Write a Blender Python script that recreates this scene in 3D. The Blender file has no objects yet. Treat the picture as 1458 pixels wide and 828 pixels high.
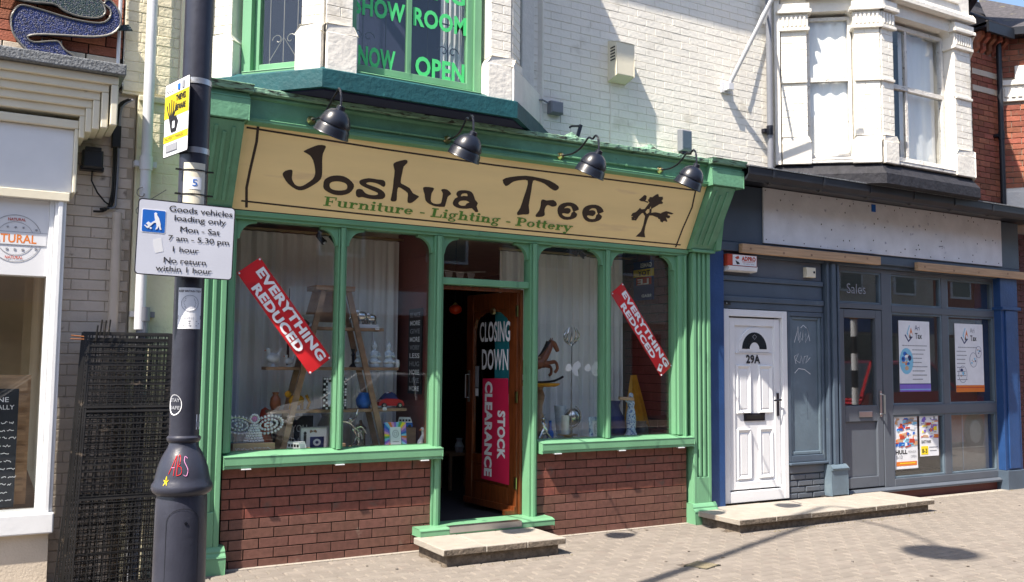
import bpy, math, random
from math import sin, cos, pi, radians, sqrt, atan2
from mathutils import Matrix, Vector
from mathutils.geometry import tessellate_polygon
random.seed(11)
S = bpy.context.scene
COL = S.collection

# ------------------------------------------------------------------ camera
cam_d = bpy.data.cameras.new('camera'); cam = bpy.data.objects.new('camera', cam_d); COL.objects.link(cam)
S.camera = cam
cam_d.sensor_width = 36.0; cam_d.lens = 1300.0/1458.0*36.0
cam_d.clip_start = 0.05; cam_d.clip_end = 600
YAW, PITCH, ROLL = 0.52188, 0.07737, 0.0091
CAM = Vector((-3.3204, -6.9635, 1.5443))
_f = Vector((sin(YAW)*cos(PITCH), cos(YAW)*cos(PITCH), sin(PITCH)))
_r = Vector((cos(YAW), -sin(YAW), 0)); _u = _r.cross(_f)
_r2 = _r*cos(ROLL)+_u*sin(ROLL); _u2 = _u*cos(ROLL)-_r*sin(ROLL)
cam.matrix_world = Matrix.Translation(CAM) @ Matrix((_r2, _u2, -_f)).transposed().to_4x4()
def seen(p, m=0.0):
    v = Vector(p)-CAM; z = v.dot(_f)
    if z < .2: return False
    x = v.dot(_r2)/z*1300; y = v.dot(_u2)/z*1300
    return abs(x) < 729+m and abs(y) < 414+m

# ------------------------------------------------------------------ sky, sun, exposure
SUN = Vector((2.06, 0.80, -3.2)).normalized()          # direction the light travels
elev = math.asin(-SUN.z); az = atan2(-SUN.x, -SUN.y)
W = bpy.data.worlds.new('World'); S.world = W; W.use_nodes = True
nt = W.node_tree; bg = nt.nodes['Background']
sky = nt.nodes.new('ShaderNodeTexSky'); sky.sky_type = 'NISHITA'; sky.sun_disc = False
sky.sun_elevation = elev; sky.sun_rotation = az; sky.air_density = 0.9; sky.dust_density = 1.4; sky.ozone_density = 1.0
nt.links.new(sky.outputs[0], bg.inputs[0]); bg.inputs[1].default_value = 0.108
sl = bpy.data.lights.new('sun', 'SUN'); sl.energy = 4.2; sl.angle = radians(0.53); sl.color = (1.0, 0.91, 0.79)
so = bpy.data.objects.new('sun', sl); COL.objects.link(so)
so.rotation_euler = SUN.to_track_quat('-Z', 'Y').to_euler(); so.location = (-8, -8, 20)
S.view_settings.view_transform = 'Standard'; S.view_settings.look = 'None'; S.view_settings.exposure = 1.36
S.view_settings.gamma = 1.0
S.render.engine = 'CYCLES'
S.cycles.max_bounces = 8; S.cycles.transparent_max_bounces = 24; S.cycles.caustics_reflective = False; S.cycles.caustics_refractive = False

# ------------------------------------------------------------------ materials
def mat(name, col, rough=.6, var=.08, vs=6, bump=.15, bs=60, metal=0, spec=.4, dirt=None, dt=.62, ds=9, isl=0, stretch=None, coat=0):
    m = bpy.data.materials.new(name); m.use_nodes = True
    n = m.node_tree.nodes; l = m.node_tree.links; b = n['Principled BSDF']
    b.inputs['Roughness'].default_value = rough; b.inputs['Metallic'].default_value = metal
    b.inputs['Specular IOR Level'].default_value = spec
    if coat: b.inputs['Coat Weight'].default_value = coat; b.inputs['Coat Roughness'].default_value = .12
    geo = n.new('ShaderNodeNewGeometry'); src = geo.outputs['Position']
    if stretch:
        mp = n.new('ShaderNodeMapping'); mp.inputs['Scale'].default_value = stretch
        l.new(src, mp.inputs['Vector']); src = mp.outputs[0]
    def noise(sc, det=4):
        t = n.new('ShaderNodeTexNoise'); t.inputs['Scale'].default_value = sc; t.inputs['Detail'].default_value = det
        l.new(src, t.inputs['Vector']); return t.outputs['Fac']
    def mixc(a, c2, fac):
        x = n.new('ShaderNodeMix'); x.data_type = 'RGBA'
        for i, v in ((6, a), (7, c2)):
            if hasattr(v, 'links') or isinstance(v, bpy.types.NodeSocket): l.new(v, x.inputs[i])
            else: x.inputs[i].default_value = (*v, 1)
        l.new(fac, x.inputs[0]); return x.outputs[2]
    def ramp(v, a, c2):
        r = n.new('ShaderNodeMapRange'); r.inputs[1].default_value = a; r.inputs[2].default_value = c2
        l.new(v, r.inputs[0]); return r.outputs[0]
    c = mixc([min(1, x*(1-var)) for x in col], [min(1, x*(1+var)) for x in col], ramp(noise(vs), .3, .7))
    if isl:
        oi = n.new('ShaderNodeObjectInfo'); ad = n.new('ShaderNodeMath'); ad.operation = 'ADD'
        l.new(oi.outputs['Random'], ad.inputs[0]); l.new(geo.outputs['Random Per Island'], ad.inputs[1])
        fr = n.new('ShaderNodeMath'); fr.operation = 'FRACT'; l.new(ad.outputs[0], fr.inputs[0])
        hs = n.new('ShaderNodeHueSaturation'); l.new(c, hs.inputs['Color'])
        v = n.new('ShaderNodeMapRange'); v.inputs[3].default_value = 1-isl; v.inputs[4].default_value = 1+isl
        l.new(fr.outputs[0], v.inputs[0]); l.new(v.outputs[0], hs.inputs['Value']); 
        h2 = n.new('ShaderNodeMapRange'); h2.inputs[3].default_value = .5-isl*.03; h2.inputs[4].default_value = .5+isl*.03
        m2 = n.new('ShaderNodeMath'); m2.operation = 'MULTIPLY'; m2.inputs[1].default_value = 7.3; l.new(fr.outputs[0], m2.inputs[0])
        m3 = n.new('ShaderNodeMath'); m3.operation = 'FRACT'; l.new(m2.outputs[0], m3.inputs[0]); l.new(m3.outputs[0], h2.inputs[0])
        l.new(h2.outputs[0], hs.inputs['Hue']); c = hs.outputs[0]
    if dirt: c = mixc(c, dirt, ramp(noise(ds, 8), dt, dt+.08))
    l.new(c, b.inputs['Base Color'])
    if bump:
        bp = n.new('ShaderNodeBump'); bp.inputs['Strength'].default_value = bump; bp.inputs['Distance'].default_value = .01
        l.new(noise(bs, 5), bp.inputs['Height']); l.new(bp.outputs[0], b.inputs['Normal'])
    return m
def flat(name, col, rough=.7): return mat(name, col, rough, var=.04, vs=14, bump=0)
def glass(name='window_glass', tint=(.965,.975,.97), refl=.05, haze=0):
    m = bpy.data.materials.new(name); m.use_nodes = True; n = m.node_tree.nodes; l = m.node_tree.links
    n.clear(); out = n.new('ShaderNodeOutputMaterial'); mx = n.new('ShaderNodeMixShader')
    t = n.new('ShaderNodeBsdfTransparent'); t.inputs[0].default_value = (*tint, 1)
    g = n.new('ShaderNodeBsdfGlossy'); g.inputs['Roughness'].default_value = 0.004
    geo = n.new('ShaderNodeNewGeometry'); d = n.new('ShaderNodeVectorMath'); d.operation = 'DOT_PRODUCT'
    l.new(geo.outputs['Incoming'], d.inputs[0]); l.new(geo.outputs['Normal'], d.inputs[1])
    a = n.new('ShaderNodeMath'); a.operation = 'ABSOLUTE'; l.new(d.outputs['Value'], a.inputs[0])
    s = n.new('ShaderNodeMath'); s.operation = 'SUBTRACT'; s.inputs[0].default_value = 1; l.new(a.outputs[0], s.inputs[1])
    p = n.new('ShaderNodeMath'); p.operation = 'POWER'; p.inputs[1].default_value = 5; l.new(s.outputs[0], p.inputs[0])
    f = n.new('ShaderNodeMath'); f.operation = 'MULTIPLY_ADD'; f.inputs[1].default_value = 1-refl; f.inputs[2].default_value = refl
    l.new(p.outputs[0], f.inputs[0]); l.new(f.outputs[0], mx.inputs[0]); l.new(t.outputs[0], mx.inputs[1]); l.new(g.outputs[0], mx.inputs[2])
    last = mx.outputs[0]
    if haze:
        m2 = n.new('ShaderNodeMixShader'); m2.inputs[0].default_value = haze
        df = n.new('ShaderNodeBsdfDiffuse'); df.inputs[0].default_value = (.7, .72, .72, 1)
        l.new(last, m2.inputs[1]); l.new(df.outputs[0], m2.inputs[2]); last = m2.outputs[0]
    l.new(last, out.inputs[0]); return m
def fabric(name, col, trans=.35):
    m = mat(name, col, .9, var=.12, vs=5, bump=.1, bs=120, stretch=(1, 1, .12))
    n = m.node_tree.nodes; l = m.node_tree.links; b = n['Principled BSDF']
    out = n['Material Output']; t = n.new('ShaderNodeBsdfTransparent'); mx = n.new('ShaderNodeMixShader'); mx.inputs[0].default_value = trans
    l.new(b.outputs[0], mx.inputs[1]); l.new(t.outputs[0], mx.inputs[2]); l.new(mx.outputs[0], out.inputs[0]); return m
M = dict(
 green=mat('green_gloss_paint', (.15, .345, .195), .38, var=.08, vs=3, bump=.12, bs=35, dirt=(.09,.21,.13), dt=.64, ds=5, stretch=(1.5,1.5,.5)),
 greenold=mat('peeling_green_paint', (.125, .30, .18), .5, var=.14, vs=7, bump=.4, bs=30, dirt=(.05,.08,.05), dt=.70, ds=14),
 flash=mat('mossy_lead_flashing', (.20, .36, .25), .7, var=.3, vs=14, bump=.7, bs=28, dirt=(.05,.06,.045), dt=.54, ds=16, stretch=(.6,3,3)),
 teal=mat('teal_masonry_paint', (.009, .075, .088), .6, var=.12, vs=9, bump=.5, bs=30, dirt=(.03,.17,.18), dt=.68, ds=10),
 cream=mat('cream_sign_board', (.95, .73, .36), .45, var=.05, vs=2.2, bump=.02, bs=20, dirt=(.86,.64,.34), dt=.64, ds=2.2, stretch=(.6,3,3)),
 ink=flat('dark_brown_lettering', (.030, .017, .013), .45), serif=flat('green_lettering', (.09, .24, .035), .5),
 brick=mat('glazed_red_brown_brick', (.19, .066, .048), .42, var=.2, vs=22, bump=.35, bs=90, isl=.13, dirt=(.13,.075,.06), dt=.60, ds=6),
 brickd=mat('weathered_brown_brick', (.145, .068, .052), .5, var=.18, vs=22, bump=.35, bs=90, isl=.13, dirt=(.20,.14,.11), dt=.66, ds=8),
 joint=mat('dark_mortar', (.018, .012, .011), .95, bump=.5, bs=120),
 wbrick=mat('white_painted_brick', (.82, .785, .70), .62, var=.05, vs=2, bump=.45, bs=30, isl=.015, dirt=(.68,.64,.55), dt=.60, ds=3),
 wrend=mat('white_painted_render', (.78, .745, .67), .65, var=.06, vs=6, bump=.6, bs=22, dirt=(.62,.59,.52), dt=.70, ds=6),
 crbrick=mat('cream_painted_brick', (.70, .64, .47), .65, var=.07, vs=5, bump=.7, bs=34, isl=.03, dirt=(.45,.38,.27), dt=.66, ds=7),
 grbrick=mat('grubby_beige_painted_brick', (.62, .54, .46), .7, var=.08, vs=6, bump=.6, bs=34, isl=.04, dirt=(.25,.20,.16), dt=.64, ds=9),
 crrend=mat('cream_painted_render', (.70, .65, .47), .65, var=.07, vs=4, bump=.7, bs=24, dirt=(.5,.44,.3), dt=.68, ds=5),
 grjoint=mat('grimy_joint', (.44, .38, .31), .9, bump=.5, bs=80),
 rbrick=mat('orange_red_brick', (.30, .100, .058), .8, var=.18, vs=18, bump=.5, bs=70, isl=.28, dirt=(.20,.09,.06), dt=.62, ds=10),
 rjoint=mat('pale_mortar', (.34, .27, .21), .95, bump=.4, bs=90),
 paver=mat('concrete_block_paving', (.205, .180, .156), .85, var=.10, vs=9, bump=.4, bs=140, isl=.07, dirt=(.20,.17,.147), dt=.60, ds=5),
 pjoint=mat('sand_joint', (.10, .08, .065), .95, bump=.5, bs=160),
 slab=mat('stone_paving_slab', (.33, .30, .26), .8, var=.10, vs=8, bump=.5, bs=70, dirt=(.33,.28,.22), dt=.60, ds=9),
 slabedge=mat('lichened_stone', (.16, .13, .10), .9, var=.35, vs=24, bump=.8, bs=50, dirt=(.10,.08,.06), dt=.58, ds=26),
 dark=mat('dark_engineering_brick', (.03, .026, .024), .8, var=.3, bump=.5, bs=40),
 black=mat('black_gloss_paint', (.012, .013, .02), .3, var=.2, vs=6, bump=.08, bs=30, dirt=(.05,.05,.06), dt=.74, ds=12),
 wire=mat('black_wire', (.012, .011, .010), .45, var=.3, bump=0, dirt=(.10,.08,.06), dt=.66, ds=14),
 post=mat('lamp_post_paint', (.034, .036, .052), .36, var=.18, vs=7, bump=.12, bs=40, dirt=(.10,.10,.11), dt=.74, ds=16),
 gunm=mat('dark_blue_enamel', (.008, .010, .018), .34, var=.2, vs=8, bump=.05, bs=30, coat=.2),
 brass=mat('brass', (.62, .48, .24), .3, metal=1, bump=.1, var=.2), zinc=mat('galvanised_steel', (.45, .46, .47), .4, metal=.9, bump=.1, var=.12),
 alu=mat('worn_aluminium', (.5, .5, .5), .35, metal=1, bump=.1, var=.1),
 white=mat('white_gloss_plastic', (.74, .75, .77), .3, var=.02, bump=.02, dirt=(.66,.66,.64), dt=.72, ds=4),
 wpaint=mat('white_gloss_paint', (.74, .755, .77), .4, var=.04, vs=5, bump=.1, bs=30),
 crpaint=mat('cream_gloss_paint', (.72, .67, .53), .45, var=.05, vs=5, bump=.1, bs=30, dirt=(.4,.35,.25), dt=.7, ds=10),
 oldwood=mat('flaking_white_timber', (.66, .64, .60), .65, var=.12, vs=10, bump=.9, bs=40, dirt=(.16,.14,.12), dt=.63, ds=24),
 grey=mat('blue_grey_paint', (.072, .100, .138), .42, var=.1, vs=4, bump=.12, bs=30, dirt=(.12,.15,.17), dt=.68, ds=7),
 greyp=mat('slate_grey_paint', (.100, .115, .140), .4, var=.06, vs=4, bump=.08, bs=30),
 greyl=mat('chalky_blue_grey_paint', (.115, .158, .198), .5, var=.14, vs=4, bump=.2, bs=30, dirt=(.16,.21,.245), dt=.62, ds=4),
 blue=mat('royal_blue_paint', (.020, .062, .185), .42, var=.12, vs=4, bump=.3, bs=30, dirt=(.03,.085,.22), dt=.7, ds=9),
 wboard=mat('scuffed_white_board', (.76, .78, .82), .6, var=.08, vs=5, bump=.3, bs=24, dirt=(.36,.38,.48), dt=.66, ds=13),
 timber=mat('raw_timber', (.50, .33, .20), .7, var=.2, vs=8, bump=.3, bs=30, stretch=(.4, 6, 6), dirt=(.20,.12,.07), dt=.70, ds=12),
 oak=mat('varnished_door_wood', (.14, .036, .010), .30, var=.4, vs=9, bump=.25, bs=40, stretch=(6, 6, .5), coat=.4),
 shelfw=mat('brown_shelf_wood', (.30, .185, .115), .6, var=.25, vs=9, bump=.2, bs=40, stretch=(1, 5, 2)),
 slate=mat('dark_slate', (.06, .055, .06), .7, var=.3, vs=20, bump=.8, bs=30, isl=.25, dirt=(.13,.12,.08), dt=.62, ds=8),
 felt=mat('black_felt', (.022, .022, .028), .7, var=.3, vs=9, bump=.9, bs=24),
 lead=mat('grey_granular_flashing', (.16, .17, .18), .8, var=.4, vs=60, bump=.9, bs=70),
 pvcg=mat('grey_plastic_pipe', (.20, .21, .24), .4, var=.06, bump=.05), pvcb=mat('black_plastic_gutter', (.018, .02, .026), .4, var=.2, bump=.1),
 pvcw=mat('white_plastic_pipe', (.60, .61, .64), .4, var=.05, bump=.05), pvct=mat('taupe_painted_pipe', (.46, .40, .34), .5, var=.08, bump=.1),
 curtain=fabric("net_curtain", (.92, .93, .94), .05), curtw=fabric('white_curtain', (.9, .9, .92), .04), drape=mat('amber_drape', (.50, .24, .012), .8, var=.3, vs=7, bump=.3, bs=20),
 maroon=mat('maroon_board', (.135, .035, .030), .6, var=.12, bump=.2, bs=30), dbrick=mat('maroon_painted_brick', (.10, .032, .030), .7, var=.2, bump=.5, bs=30),
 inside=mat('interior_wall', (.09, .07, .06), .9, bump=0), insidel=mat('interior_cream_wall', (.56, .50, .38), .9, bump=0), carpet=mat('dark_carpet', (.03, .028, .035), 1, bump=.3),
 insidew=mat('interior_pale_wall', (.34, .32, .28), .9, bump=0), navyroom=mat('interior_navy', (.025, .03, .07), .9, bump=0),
 red=mat('red_vinyl', (.62, .022, .028), .35, var=.04, bump=.05, bs=9), crim=mat('crimson_vinyl', (.58, .02, .075), .4, var=.05, bump=.1, bs=9),
 letter=flat('white_lettering', (.82, .83, .86)), letterd=flat('black_lettering', (.015, .014, .018), .5),
 lgreen=flat('bright_green_lettering', (.08, .62, .20), .5), paper=flat('white_paper', (.78, .79, .82)), 
 signw=mat('reflective_sign_face', (.62, .64, .72), .5, var=.03, bump=.05, bs=200), signb=flat('traffic_blue', (.012, .13, .52), .5),
 yellow=flat('yellow_print', (.85, .66, .02), .5), cyan=flat('pale_blue_print', (.22, .52, .72)), navy=flat('navy_print', (.02, .03, .13)), orange=flat('orange_print', (.72, .20, .03)),
 violet=flat('violet_print', (.22, .14, .55)), pink=flat('pink_print', (.68, .28, .50)), skin=flat('tan_print', (.58, .36, .22)), grn=flat('green_print', (.10, .42, .12)), redp=flat('red_print', (.50, .06, .03)),
 grayp=flat('grey_print', (.28, .29, .32)), chalk=flat('chalkboard', (.018, .022, .03), .8), tealp=flat('teal_cloth', (.03, .30, .36), .8),
 china=mat('pale_glazed_china', (.60, .68, .76), .2, var=.15, vs=30, bump=.1, bs=50), silver=mat('silvered_metal', (.60, .60, .60), .25, metal=1, var=.3, vs=20, bump=.3, bs=40),
 chinab=mat('blue_white_china', (.52, .62, .76), .2, var=.2, vs=20, bump=.1, dirt=(.05,.12,.36), dt=.52, ds=60), horse=mat('chestnut_carved_wood', (.20, .065, .03), .35, var=.3, vs=14, bump=.15),
 candle=flat('candle_wax', (.72, .71, .66), .5), mosaic=mat('blue_mosaic_glass', (.005, .018, .11), .4, var=.6, vs=70, bump=.9, bs=120, dirt=(.004,.01,.05), dt=.52, ds=60),
 mosaicg=mat('green_mosaic_glass', (.004, .028, .032), .4, var=.6, vs=70, bump=.9, bs=120, dirt=(.01,.02,.06), dt=.52, ds=60), rim=mat('pale_steel_rim', (.22, .21, .19), .5, metal=.5),
 lampred=mat('red_lantern_glass', (.65, .05, .01), .3, bump=0), vang=flat('mint_green_enamel', (.10, .34, .18), .3), redcar=mat('red_car_paint', (.50, .02, .02), .2, var=.02, bump=0, coat=1),
 silcar=mat('silver_car_paint', (.30, .31, .33), .5, metal=.2, var=.02, bump=0), tyre=flat('tyre_rubber', (.02, .02, .02)), asphalt=mat('asphalt', (.05, .05, .052), .9, var=.2, vs=20, bump=.5, bs=200),
 kerb=mat('kerb_stone', (.30, .28, .25), .85, bump=.4, bs=60), amber=mat('amber_globe', (.8, .34, .02), .3, bump=0), stripe=flat('beacon_black', (.02, .02, .02), .4), lace=flat('lace_white', (.74, .75, .78), .6),
 gum=flat('trodden_gum', (.14, .125, .115)), rust=flat('rusty_steel', (.25, .09, .03)), leafd=mat('dark_reflective_pane', (.02, .024, .03), .08, var=.2, bump=0, spec=.6), soil=mat('worn_iron_cover', (.20, .17, .11), .8, var=.3, vs=30, bump=.8, bs=60), clad=mat('peach_stucco', (.58, .50, .40), .8, bump=.3))
M['glass'] = glass(); M['glassd'] = glass('dusty_window_glass', (.90, .92, .93), .10, .012)
# ------------------------------------------------------------------ mesh builder
ROOT = {}
def frame(ox, oy, oz=0, ang=0): return Matrix.Translation((ox, oy, oz)) @ Matrix.Rotation(ang, 4, 'Z')
def facing(p, r, u, n=None):
    r = Vector(r).normalized(); u = Vector(u).normalized(); n = r.cross(u)
    m = Matrix((r, u, n)).transposed().to_4x4(); return Matrix.Translation(p) @ m
def front(x, y, z): return facing((x, y, z), (1, 0, 0), (0, 0, 1))     # 2-D drawing plane of a wall facing the street
class MB:
    def __init__(s, M0=None): s.v = []; s.f = []; s.mi = []; s.ms = []; s.T = M0; s.e = 0
    def mid(s, m):
        m = M[m] if isinstance(m, str) else m
        if m not in s.ms: s.ms.append(m)
        return s.ms.index(m)
    def add(s, vs, fs, m, T=None):
        k = len(s.v); i = s.mid(m)
        for p in vs:
            p = Vector(p)
            if T is not None: p = T @ p
            if s.T is not None: p = s.T @ p
            s.v.append(p)
        for f in fs: s.f.append([k+a for a in f]); s.mi.append(i)
        return s
    def box(s, x0, x1, y0, y1, z0, z1, m, T=None, c=0):
        if c:
            vs = [(x0,y1,z0),(x1,y1,z0),(x1,y1,z1),(x0,y1,z1),(x0,y0+c,z0),(x1,y0+c,z0),(x1,y0+c,z1),(x0,y0+c,z1),(x0+c,y0,z0+c),(x1-c,y0,z0+c),(x1-c,y0,z1-c),(x0+c,y0,z1-c)]
            return s.add(vs, [(0,3,2,1),(0,1,5,4),(1,2,6,5),(2,3,7,6),(3,0,4,7),(4,5,9,8),(5,6,10,9),(6,7,11,10),(7,4,8,11),(8,9,10,11)], m, T)
        vs = [(x,y,z) for z in (z0,z1) for y in (y0,y1) for x in (x0,x1)]
        return s.add(vs, [(0,2,3,1),(4,5,7,6),(0,1,5,4),(2,6,7,3),(0,4,6,2),(1,3,7,5)], m, T)
    def prism(s, pts, a0, a1, m, axis='x', T=None):
        # closed 2-D profile pushed along an axis: 'x': pts are (y,z); 'y': (x,z); 'z': (x,y)
        n = len(pts)
        P = {'x': lambda p, a: (a, p[0], p[1]), 'y': lambda p, a: (p[0], a, p[1]), 'z': lambda p, a: (p[0], p[1], a)}[axis]
        vs = [P(p, a0) for p in pts]+[P(p, a1) for p in pts]
        fs = [(i, (i+1) % n, n+(i+1) % n, n+i) for i in range(n)]
        tri = tessellate_polygon([[Vector((p[0], p[1], 0)) for p in pts]])
        fs += [tuple(t) for t in tri]+[tuple(n+i for i in reversed(t)) for t in tri]
        return s.add(vs, fs, m, T)
    def lathe(s, prof, m, c=(0,0,0), seg=20, T=None, sx=1, sy=1):
        vs = []; n = len(prof)
        for k in range(seg):
            a = 2*pi*k/seg
            vs += [(c[0]+r*sx*cos(a), c[1]+r*sy*sin(a), c[2]+z) for r, z in prof]
        fs = [(k*n+i, ((k+1) % seg)*n+i, ((k+1) % seg)*n+i+1, k*n+i+1) for k in range(seg) for i in range(n-1)]
        return s.add(vs, fs, m, T)
    def ball(s, c, r, m, seg=12, T=None, sc=(1,1,1)):
        pr = [(max(1e-4, r*sin(pi*i/8)), -r*cos(pi*i/8)*sc[2]) for i in range(9)]
        return s.lathe(pr, m, c, seg, T, sc[0], sc[1])
    def tube(s, path, r, m, seg=8, T=None):
        path = [Vector(p) for p in path]; n = len(path); vs = []; up = Vector((.13, .31, .94))
        rr = r if isinstance(r, (list, tuple)) else [r]*n
        for i, p in enumerate(path):
            d = (path[min(i+1, n-1)]-path[max(i-1, 0)]).normalized()
            a = d.cross(up); a = a.normalized() if a.length > .05 else d.cross(Vector((1, 0, 0))).normalized()
            b = d.cross(a)
            vs += [p+(a*cos(2*pi*k/seg)+b*sin(2*pi*k/seg))*rr[i] for k in range(seg)]
        fs = [(i*seg+k, i*seg+(k+1) % seg, (i+1)*seg+(k+1) % seg, (i+1)*seg+k) for i in range(n-1) for k in range(seg)]
        fs += [tuple(range(seg-1, -1, -1)), tuple((n-1)*seg+k for k in range(seg))]
        return s.add(vs, fs, m, T)
    def poly(s, loops, m, T=None, th=.0012):
        # flat print or cut-out: outline (with holes) in the x-y plane of T, th thick towards +z
        s.e += 6e-5; L = [[Vector((p[0], p[1], 0)) for p in lp] for lp in loops]
        tri = tessellate_polygon(L); allp = [p for lp in L for p in lp]; n = len(allp)
        vs = [(p.x, p.y, th+s.e) for p in allp]+[(p.x, p.y, 0) for p in allp]
        fs = [tuple(t) for t in tri]; k = 0
        for lp in L:
            q = len(lp); fs += [(k+i, k+(i+1) % q, n+k+(i+1) % q, n+k+i) for i in range(q)]; k += q
        return s.add(vs, fs, m, T)
    def rect(s, x0, y0, x1, y1, m, T=None, th=.0012): return s.poly([[(x0,y0),(x1,y0),(x1,y1),(x0,y1)]], m, T, th)
    def ell(s, cx, cy, rx, ry, m, T=None, th=.0012, n=20, hole=0):
        a = [(cx+rx*cos(2*pi*k/n), cy+ry*sin(2*pi*k/n)) for k in range(n)]
        lp = [a]
        if hole: lp.append([(cx+(rx-hole)*cos(2*pi*k/n), cy+(ry-hole)*sin(2*pi*k/n)) for k in range(n)])
        return s.poly(lp, m, T, th)
    def line(s, pts, w, m, T=None, th=.0012):
        pts = [Vector((p[0], p[1])) for p in pts]; n = len(pts); L = []; R = []
        for i, p in enumerate(pts):
            d = (pts[min(i+1, n-1)]-pts[max(i-1, 0)]).normalized(); q = Vector((-d.y, d.x))
            ww = (w[i] if isinstance(w, (list, tuple)) else w)/2
            L.append(p+q*ww); R.append(p-q*ww)
        s.e += 6e-5; t = th+s.e
        vs = [(a.x, a.y, t) for a in L]+[(a.x, a.y, t) for a in R]
        return s.add(vs, [(i, n+i, n+i+1, i+1) for i in range(n-1)], m, T)
    def text(s, txt, x0, y0, x1, h, m, T=None, bold=0, th=.0012, fit=True, shear=0):
        vs, fs, w, hh = glyphs(txt, bold, shear)
        sy = h/.73; sx = (x1-x0)/w if fit else sy
        s.e += 6e-5
        return s.add([(x0+x*sx, y0+y*sy, th+s.e) for x, y in vs], fs, m, T)
    def build(s, name, parent=None, bev=0, smooth=False, kind=None, label=None):
        me = bpy.data.meshes.new(name); me.from_pydata([tuple(p) for p in s.v], [], s.f); me.update()
        for m in s.ms: me.materials.append(m)
        me.polygons.foreach_set('material_index', s.mi)
        if smooth:
            me.polygons.foreach_set('use_smooth', [True]*len(s.f)); me.set_sharp_from_angle(angle=radians(35))
        o = bpy.data.objects.new(name, me); COL.objects.link(o)
        if parent is not None:
            o.parent = parent; o.location = -ROOT.get(parent, Vector((0,0,0)))
            ROOT[o] = Vector((0,0,0))
        if bev:
            b = o.modifiers.new('edge', 'BEVEL'); b.width = bev; b.segments = 2; b.limit_method = 'ANGLE'; b.angle_limit = radians(40)
        if kind: o['kind'] = kind
        if label: o['label'] = label
        return o
_gc = {}
def glyphs(txt, bold=0, shear=0):
    key = (txt, bold, shear)
    if key in _gc: return _gc[key]
    cu = bpy.data.curves.new('t', 'FONT'); cu.body = txt; cu.size = 1; cu.offset = bold; cu.resolution_u = 3; cu.shear = shear
    cu.space_character = 1.0+bold*1.5
    o = bpy.data.objects.new('t', cu); COL.objects.link(o)
    me = bpy.data.meshes.new_from_object(o)
    vs = [(v.co.x, v.co.y) for v in me.vertices]; fs = [tuple(p.vertices) for p in me.polygons]
    bpy.data.objects.remove(o); bpy.data.meshes.remove(me); bpy.data.curves.remove(cu)
    if not vs: vs = [(0, 0), (1, 0)]
    mx = min(v[0] for v in vs); vs = [(x-mx, y) for x, y in vs]
    _gc[key] = (vs, fs, max(v[0] for v in vs), 1); return _gc[key]
def smooth_loop(p, n=3):
    out = []; k = len(p)
    for i in range(k):
        a, b, c, d = [Vector((p[(i+j) % k][0], p[(i+j) % k][1])) for j in (-1, 0, 1, 2)]
        for q in range(n):
            t = q/n; v = .5*((2*b)+(c-a)*t+(2*a-5*b+4*c-d)*t*t+(3*b-3*c+d-a)*t**3); out.append((v.x, v.y))
    return out
# ------------------------------------------------------------------ things
def thing(name, loc, label, cat, group=None):
    o = bpy.data.objects.new(name, None); COL.objects.link(o); o.location = loc; o.empty_display_size = .1
    ROOT[o] = Vector(loc); o['label'] = label; o['category'] = cat
    if group: o['group'] = group
    return o
def tag(o, label, cat, group=None):
    o['label'] = label; o['category'] = cat
    if group: o['group'] = group
    return o
_bm = {}
def brick_mesh(l, h, d, m, c=.003):
    k = (round(l, 3), round(h, 3), round(d, 3), m, c)
    if k not in _bm:
        b = MB(); b.box(0, k[0], 0, k[2], 0, k[1], m, c=c)
        me = bpy.data.meshes.new('brick'); me.from_pydata([tuple(p) for p in b.v], [], b.f); me.update(); me.materials.append(M[m]); _bm[k] = me
    return _bm[k]
def bricks(parent, F, w, z0, z1, m, pitch=.225, ph=.075, j=.008, d=.03, holes=(), off=0, name='brick', limit=300, bond='run', mfun=None, proud=.0015, c=.003, only_seen=True, top_down=False, skip=None, count=None):
    """brick skin in frame F (x along the wall, -y outwards, z up); front face at y=0"""
    todo = []; n = int(round((z1-z0)/ph)) if not top_down else int(math.ceil((z1-z0)/ph-.02))
    for r in range(n):
        zb = z0+r*ph if not top_down else z1-(r+1)*ph
        zt = min(zb+ph-j, z1); zb = max(zb, z0)
        if zt-zb < .02: continue
        x = -((off+(r % 2)*pitch/2) % pitch)
        while x < w-.012:
            a, b = max(x, 0), min(x+pitch-j, w); x += pitch
            if b-a < .03: continue
            segs = [(a, b)]
            for hx0, hx1, hz0, hz1 in holes:
                if zb < hz1-.01 and zt > hz0+.01:
                    segs = [s2 for s0, s1 in segs for s2 in ((s0, min(s1, hx0)), (max(s0, hx1), s1)) if s2[1]-s2[0] > .025]
            todo += [(s0, s1, zb, zt, r) for s0, s1 in segs]
    root = ROOT.get(parent, Vector((0,0,0))); vis = []; rest = []
    for q in todo:
        p = F @ Vector(((q[0]+q[1])/2, 0, (q[2]+q[3])/2))
        (vis if seen(p, 25) else rest).append((( p-CAM).length, q))
    vis.sort(key=lambda t: t[0])
    lim = limit
    if count is not None: lim = max(0, min(limit, 295-count[0])); 
    one, more = vis[:lim], vis[lim:]
    if count is not None: count[0] += len(one)
    if not only_seen: more = more+rest
    elif rest: more = more+rest
    for _, (a, b, zb, zt, r) in one:
        mm = mfun(r, zb) if mfun else m
        o = bpy.data.objects.new(name, brick_mesh(b-a, zt-zb, d, mm, c)); COL.objects.link(o); o.parent = parent
        o.matrix_local = Matrix.Translation(-root) @ F @ Matrix.Translation((a, -random.random()*proud, zb)) @ Matrix.Rotation(random.uniform(-1,1)*.003, 4, 'Y')
    if more:
        mb = MB(F)
        for _, (a, b, zb, zt, r) in more: 
            pr = -random.random()*proud; mb.box(a, b, pr, d, zb, zt, mfun(r, zb) if mfun else m, c=c)
        mb.build(name+'work', parent, kind='stuff')
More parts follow.
